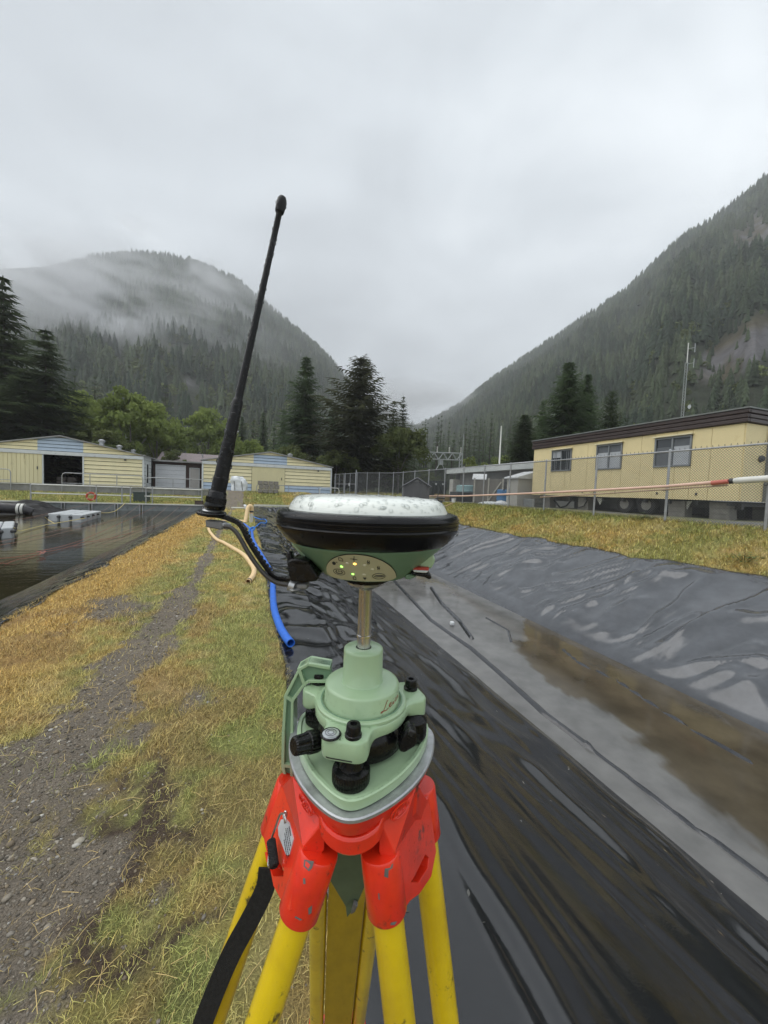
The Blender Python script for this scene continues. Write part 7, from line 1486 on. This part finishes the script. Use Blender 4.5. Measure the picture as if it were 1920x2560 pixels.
def emboss(key, c_px, ex_px, ey_px):
    q = [lc(x, y, D) for x, y, D in (c_px, ex_px, ey_px)]; ex_, ey_ = q[1]-q[0], q[2]-q[0]; up_ = ex_.cross(ey_).normalized(); up_ = up_ if up_.z > 0 else -up_; f_ = lambda x, y: q[0]+ex_*x+ey_*y+up_*.0006
    mb = MB(M); mb.tube([f_(x, y) for x, y in circ(0, 0, 1, 1, 24)], .0007, 5)
    for ch in SCR: mb.tube([f_(-.72+x*.085, -.22+y*.06) for x, y in ch], .0007, 5)
    mb.build('embossed_lettering', MATS['tripod_red'], t)
head_logo(R(-128), 1); head_logo(R(-56), 1)
mb = MB(M)                                            # rain beads on the head and brackets
for i in range(70): a = QD.uniform(-2.8, -.3); r = tri_out(.0726, .0770, a)-.003; drop(mb, Vector((r*math.cos(a), r*math.sin(a), QD.uniform(-.301, -.292))), (math.cos(a), math.sin(a), .15), QD.uniform(.0004, .0012), .55)
for k_, n_d in (('left', 120), ('right', 120)):
    P0_, tg_, ld_, nn_, at__, *_r = LEGS[k_]
    for i in range(n_d): drop(mb, at__(QD.uniform(-.03, .03), QD.uniform(-.005, .06), .0176), nn_, QD.uniform(.0004, .0012), .5)
    for s_d in (-1, 1):
        for i in range(40): ph = QD.uniform(0, 6.28); dd = tg_*math.cos(ph)+nn_*math.sin(ph); drop(mb, at__(s_d*.046, QD.uniform(.02, .07))+dd*.0189, dd, QD.uniform(.0003, .0011), .55)
mb.build('water_drops', MATS['drop'], t)['kind'] = 'stuff'
# worn paint on the sockets
def chip(key, P, s):
    P0, tg, ld, n, at_, lp, d = LEGS[key]; V = []
    for x, y in P:
        p = lc(x, y, .4); dr = (p-C0).normalized(); A = at_(s*.046, 0); w0 = C0-A; dd = dr-ld*dr.dot(ld); ww = w0-ld*w0.dot(ld); rr_ = .0191; a_ = dd.dot(dd); b_ = 2*dd.dot(ww); c_ = ww.dot(ww)-rr_**2; ds = b_*b_-4*a_*c_
        if ds <= 0: continue
        V.append(C0+dr*((-b_-math.sqrt(ds))/(2*a_)))
    if len(V) > 2: MB(M).add(V, [tuple(range(len(V)))]).build('worn_patch', MATS['bare_metal'], lp, smooth=0)
sL = 1 if LEGS['left'][4](.046, 0).y < LEGS['left'][4](-.046, 0).y else -1; sR = 1 if LEGS['right'][4](.046, 0).y < LEGS['right'][4](-.046, 0).y else -1
chip('left', [z3(712, 590), z3(770, 600), z3(760, 640), z3(740, 660), z3(708, 630)], sL); chip('left', [z3(705, 700), z3(718, 700), z3(720, 735), z3(706, 735)], sL)
chip('left', [z3(735, 880), z3(760, 860), z3(756, 905), z3(738, 920)], sL); chip('left', [z3(660, 925), z3(700, 945), z3(690, 952), z3(655, 935)], sL); chip('right', [z3(1225, 965), z3(1262, 955), z3(1250, 978), z3(1222, 980)], sR); chip('right', [z3(1150, 790), z3(1158, 790), z3(1160, 830), z3(1152, 826)], sR); chip('right', [z3(1190, 645), z3(1240, 612), z3(1235, 640), z3(1212, 655), z3(1210, 700), z3(1185, 690)], sR)
# hook, label plate and strap on the left bracket
pl = lambda x, y, o=.0185: on_plane(*z3(x, y), 'left', o)
lab = [pl(575, 352), pl(605, 352), pl(622, 372), pl(646, 470), pl(622, 560), pl(606, 566), pl(560, 450), pl(556, 400)]; n_l = LEGS['left'][3]
mb = MB(M); mb.prism(lab, -n_l*.0012); lb = mb.build('label_plate', mat('label_silver', srgb(196, 200, 204), rough=.35, metal=.2, var=.05), LEGS['left'][5], smooth=0)
mb = MB(M); QL = np.random.default_rng(3)
A_ = pl(622, 395, .0188); B_ = pl(634, 460, .0188); row = pl(612, 400, .0188)-A_; dl = (B_-A_)
for k, (u0, u1) in enumerate(((0, .75), (.05, 1.5), (0, 1.9), (.35, 2.3), (.9, 2.4))):
    x_ = u0
    while x_ < u1:
        l_ = QL.uniform(.07, .16) if k == 0 else QL.uniform(.05, .2); a = A_+row*(k*1.0)+dl*x_; b_ = a+dl*l_; s = row.normalized()*(.0011 if k == 0 else .0008); mb.add([a-s, b_-s, b_+s, a+s], [(0, 1, 2, 3)]); x_ += l_+.04
mb.build('label_print', MATS['ink'], lb, smooth=0)
hk = [pl(598, 372, .022), pl(608, 320, .024), pl(600, 306, .026), pl(590, 330, .026), pl(604, 366, .026), pl(596, 330, .028), pl(582, 318, .028), pl(566, 330, .028), pl(540, 405, .027), pl(516, 480, .026), pl(500, 600, .025), pl(506, 635, .025), pl(524, 625, .025)]
mb = MB(M); mb.tube(smooth_path([np.array(v) for v in hk], 4), .0011, 8); mb.build('wire_hook', MATS['steel'], LEGS['left'][5])
mb = MB(M)
a, b_ = pl(516, 478, .027), pl(536, 628, .025); N_ = 26; sp_ = [a+(b_-a)*(k/160)+(tg*0) for k in range(1)]
ax2 = (b_-a).normalized(); u_ = ax2.orthogonal().normalized(); v_ = ax2.cross(u_); mb.tube([a+(b_-a)*(k/220)+(u_*math.cos(k*.75)+v_*math.sin(k*.75))*.0034 for k in range(221)], .0013, 5); mb.tube([a, b_], .0036, 8); mb.build('cord_wrap', MATS['webbing'], LEGS['left'][5])
mb = MB(M); mb.prism([pl(478, 545, .012), pl(500, 560, .012), pl(545, 680, .012), pl(535, 712, .012), pl(510, 640, .012)], -n_l*.006); mb.build('hinge_pin', MATS['bare_metal'], LEGS['left'][5], smooth=0, bev=.001)
mb = MB(M); q3 = lambda x, y, D: lc(*z3(x, y), D)
_sl = LEGS['left'][4]; _b = [MI@_sl(-sL*.046, l_) for l_ in np.linspace(.02, .9, 40)]; _pr = [(1280-FPX*float((np.array(p)-EYEP)@UP)/float((np.array(p)-EYEP)@FW), float((np.array(p)-EYEP)@FW)) for p in _b]
DB = lambda y: float(np.interp(y, [p[0] for p in _pr], [p[1] for p in _pr]))-.019
P = smooth_path([np.array(q3(x, y, DB(1900+y/2.37))) for x, y in ((498, 640), (486, 740), (440, 850), (372, 980), (290, 1130), (205, 1320), (112, 1560), (-10, 1900))])
wdv = lc(*z3(400, 900), .47)-lc(*z3(300, 900), .47); mb.strip(P, wdv, .020, .002); mb.build('strap', MATS['webbing'], t, smooth=50)
# flap hanging under the head
mb = MB(M); DF = .462; mb.prism([q3(870, 540, DF), q3(1090, 540, DF), q3(1085, 715, DF+.02), q3(1050, 800, DF+.025), q3(1020, 870, DF+.03), q3(965, 935, DF+.035), q3(958, 870, DF+.03), q3(850, 690, DF+.015)], (0, .003, 0)); mb.build('cloth_flap', mat('flap_green', srgb(92, 108, 86), rough=.8, var=.12, scale=40), t, smooth=0, bev=.0008)
mb = MB(M); mb.prism([q3(1005, 850, DF+.02), q3(1030, 868, DF+.02), q3(1012, 905, DF+.02), q3(988, 918, DF+.02)], (0, .006, 0)); mb.build('flap_clip', MATS['bare_metal'], t, smooth=0, bev=.001)
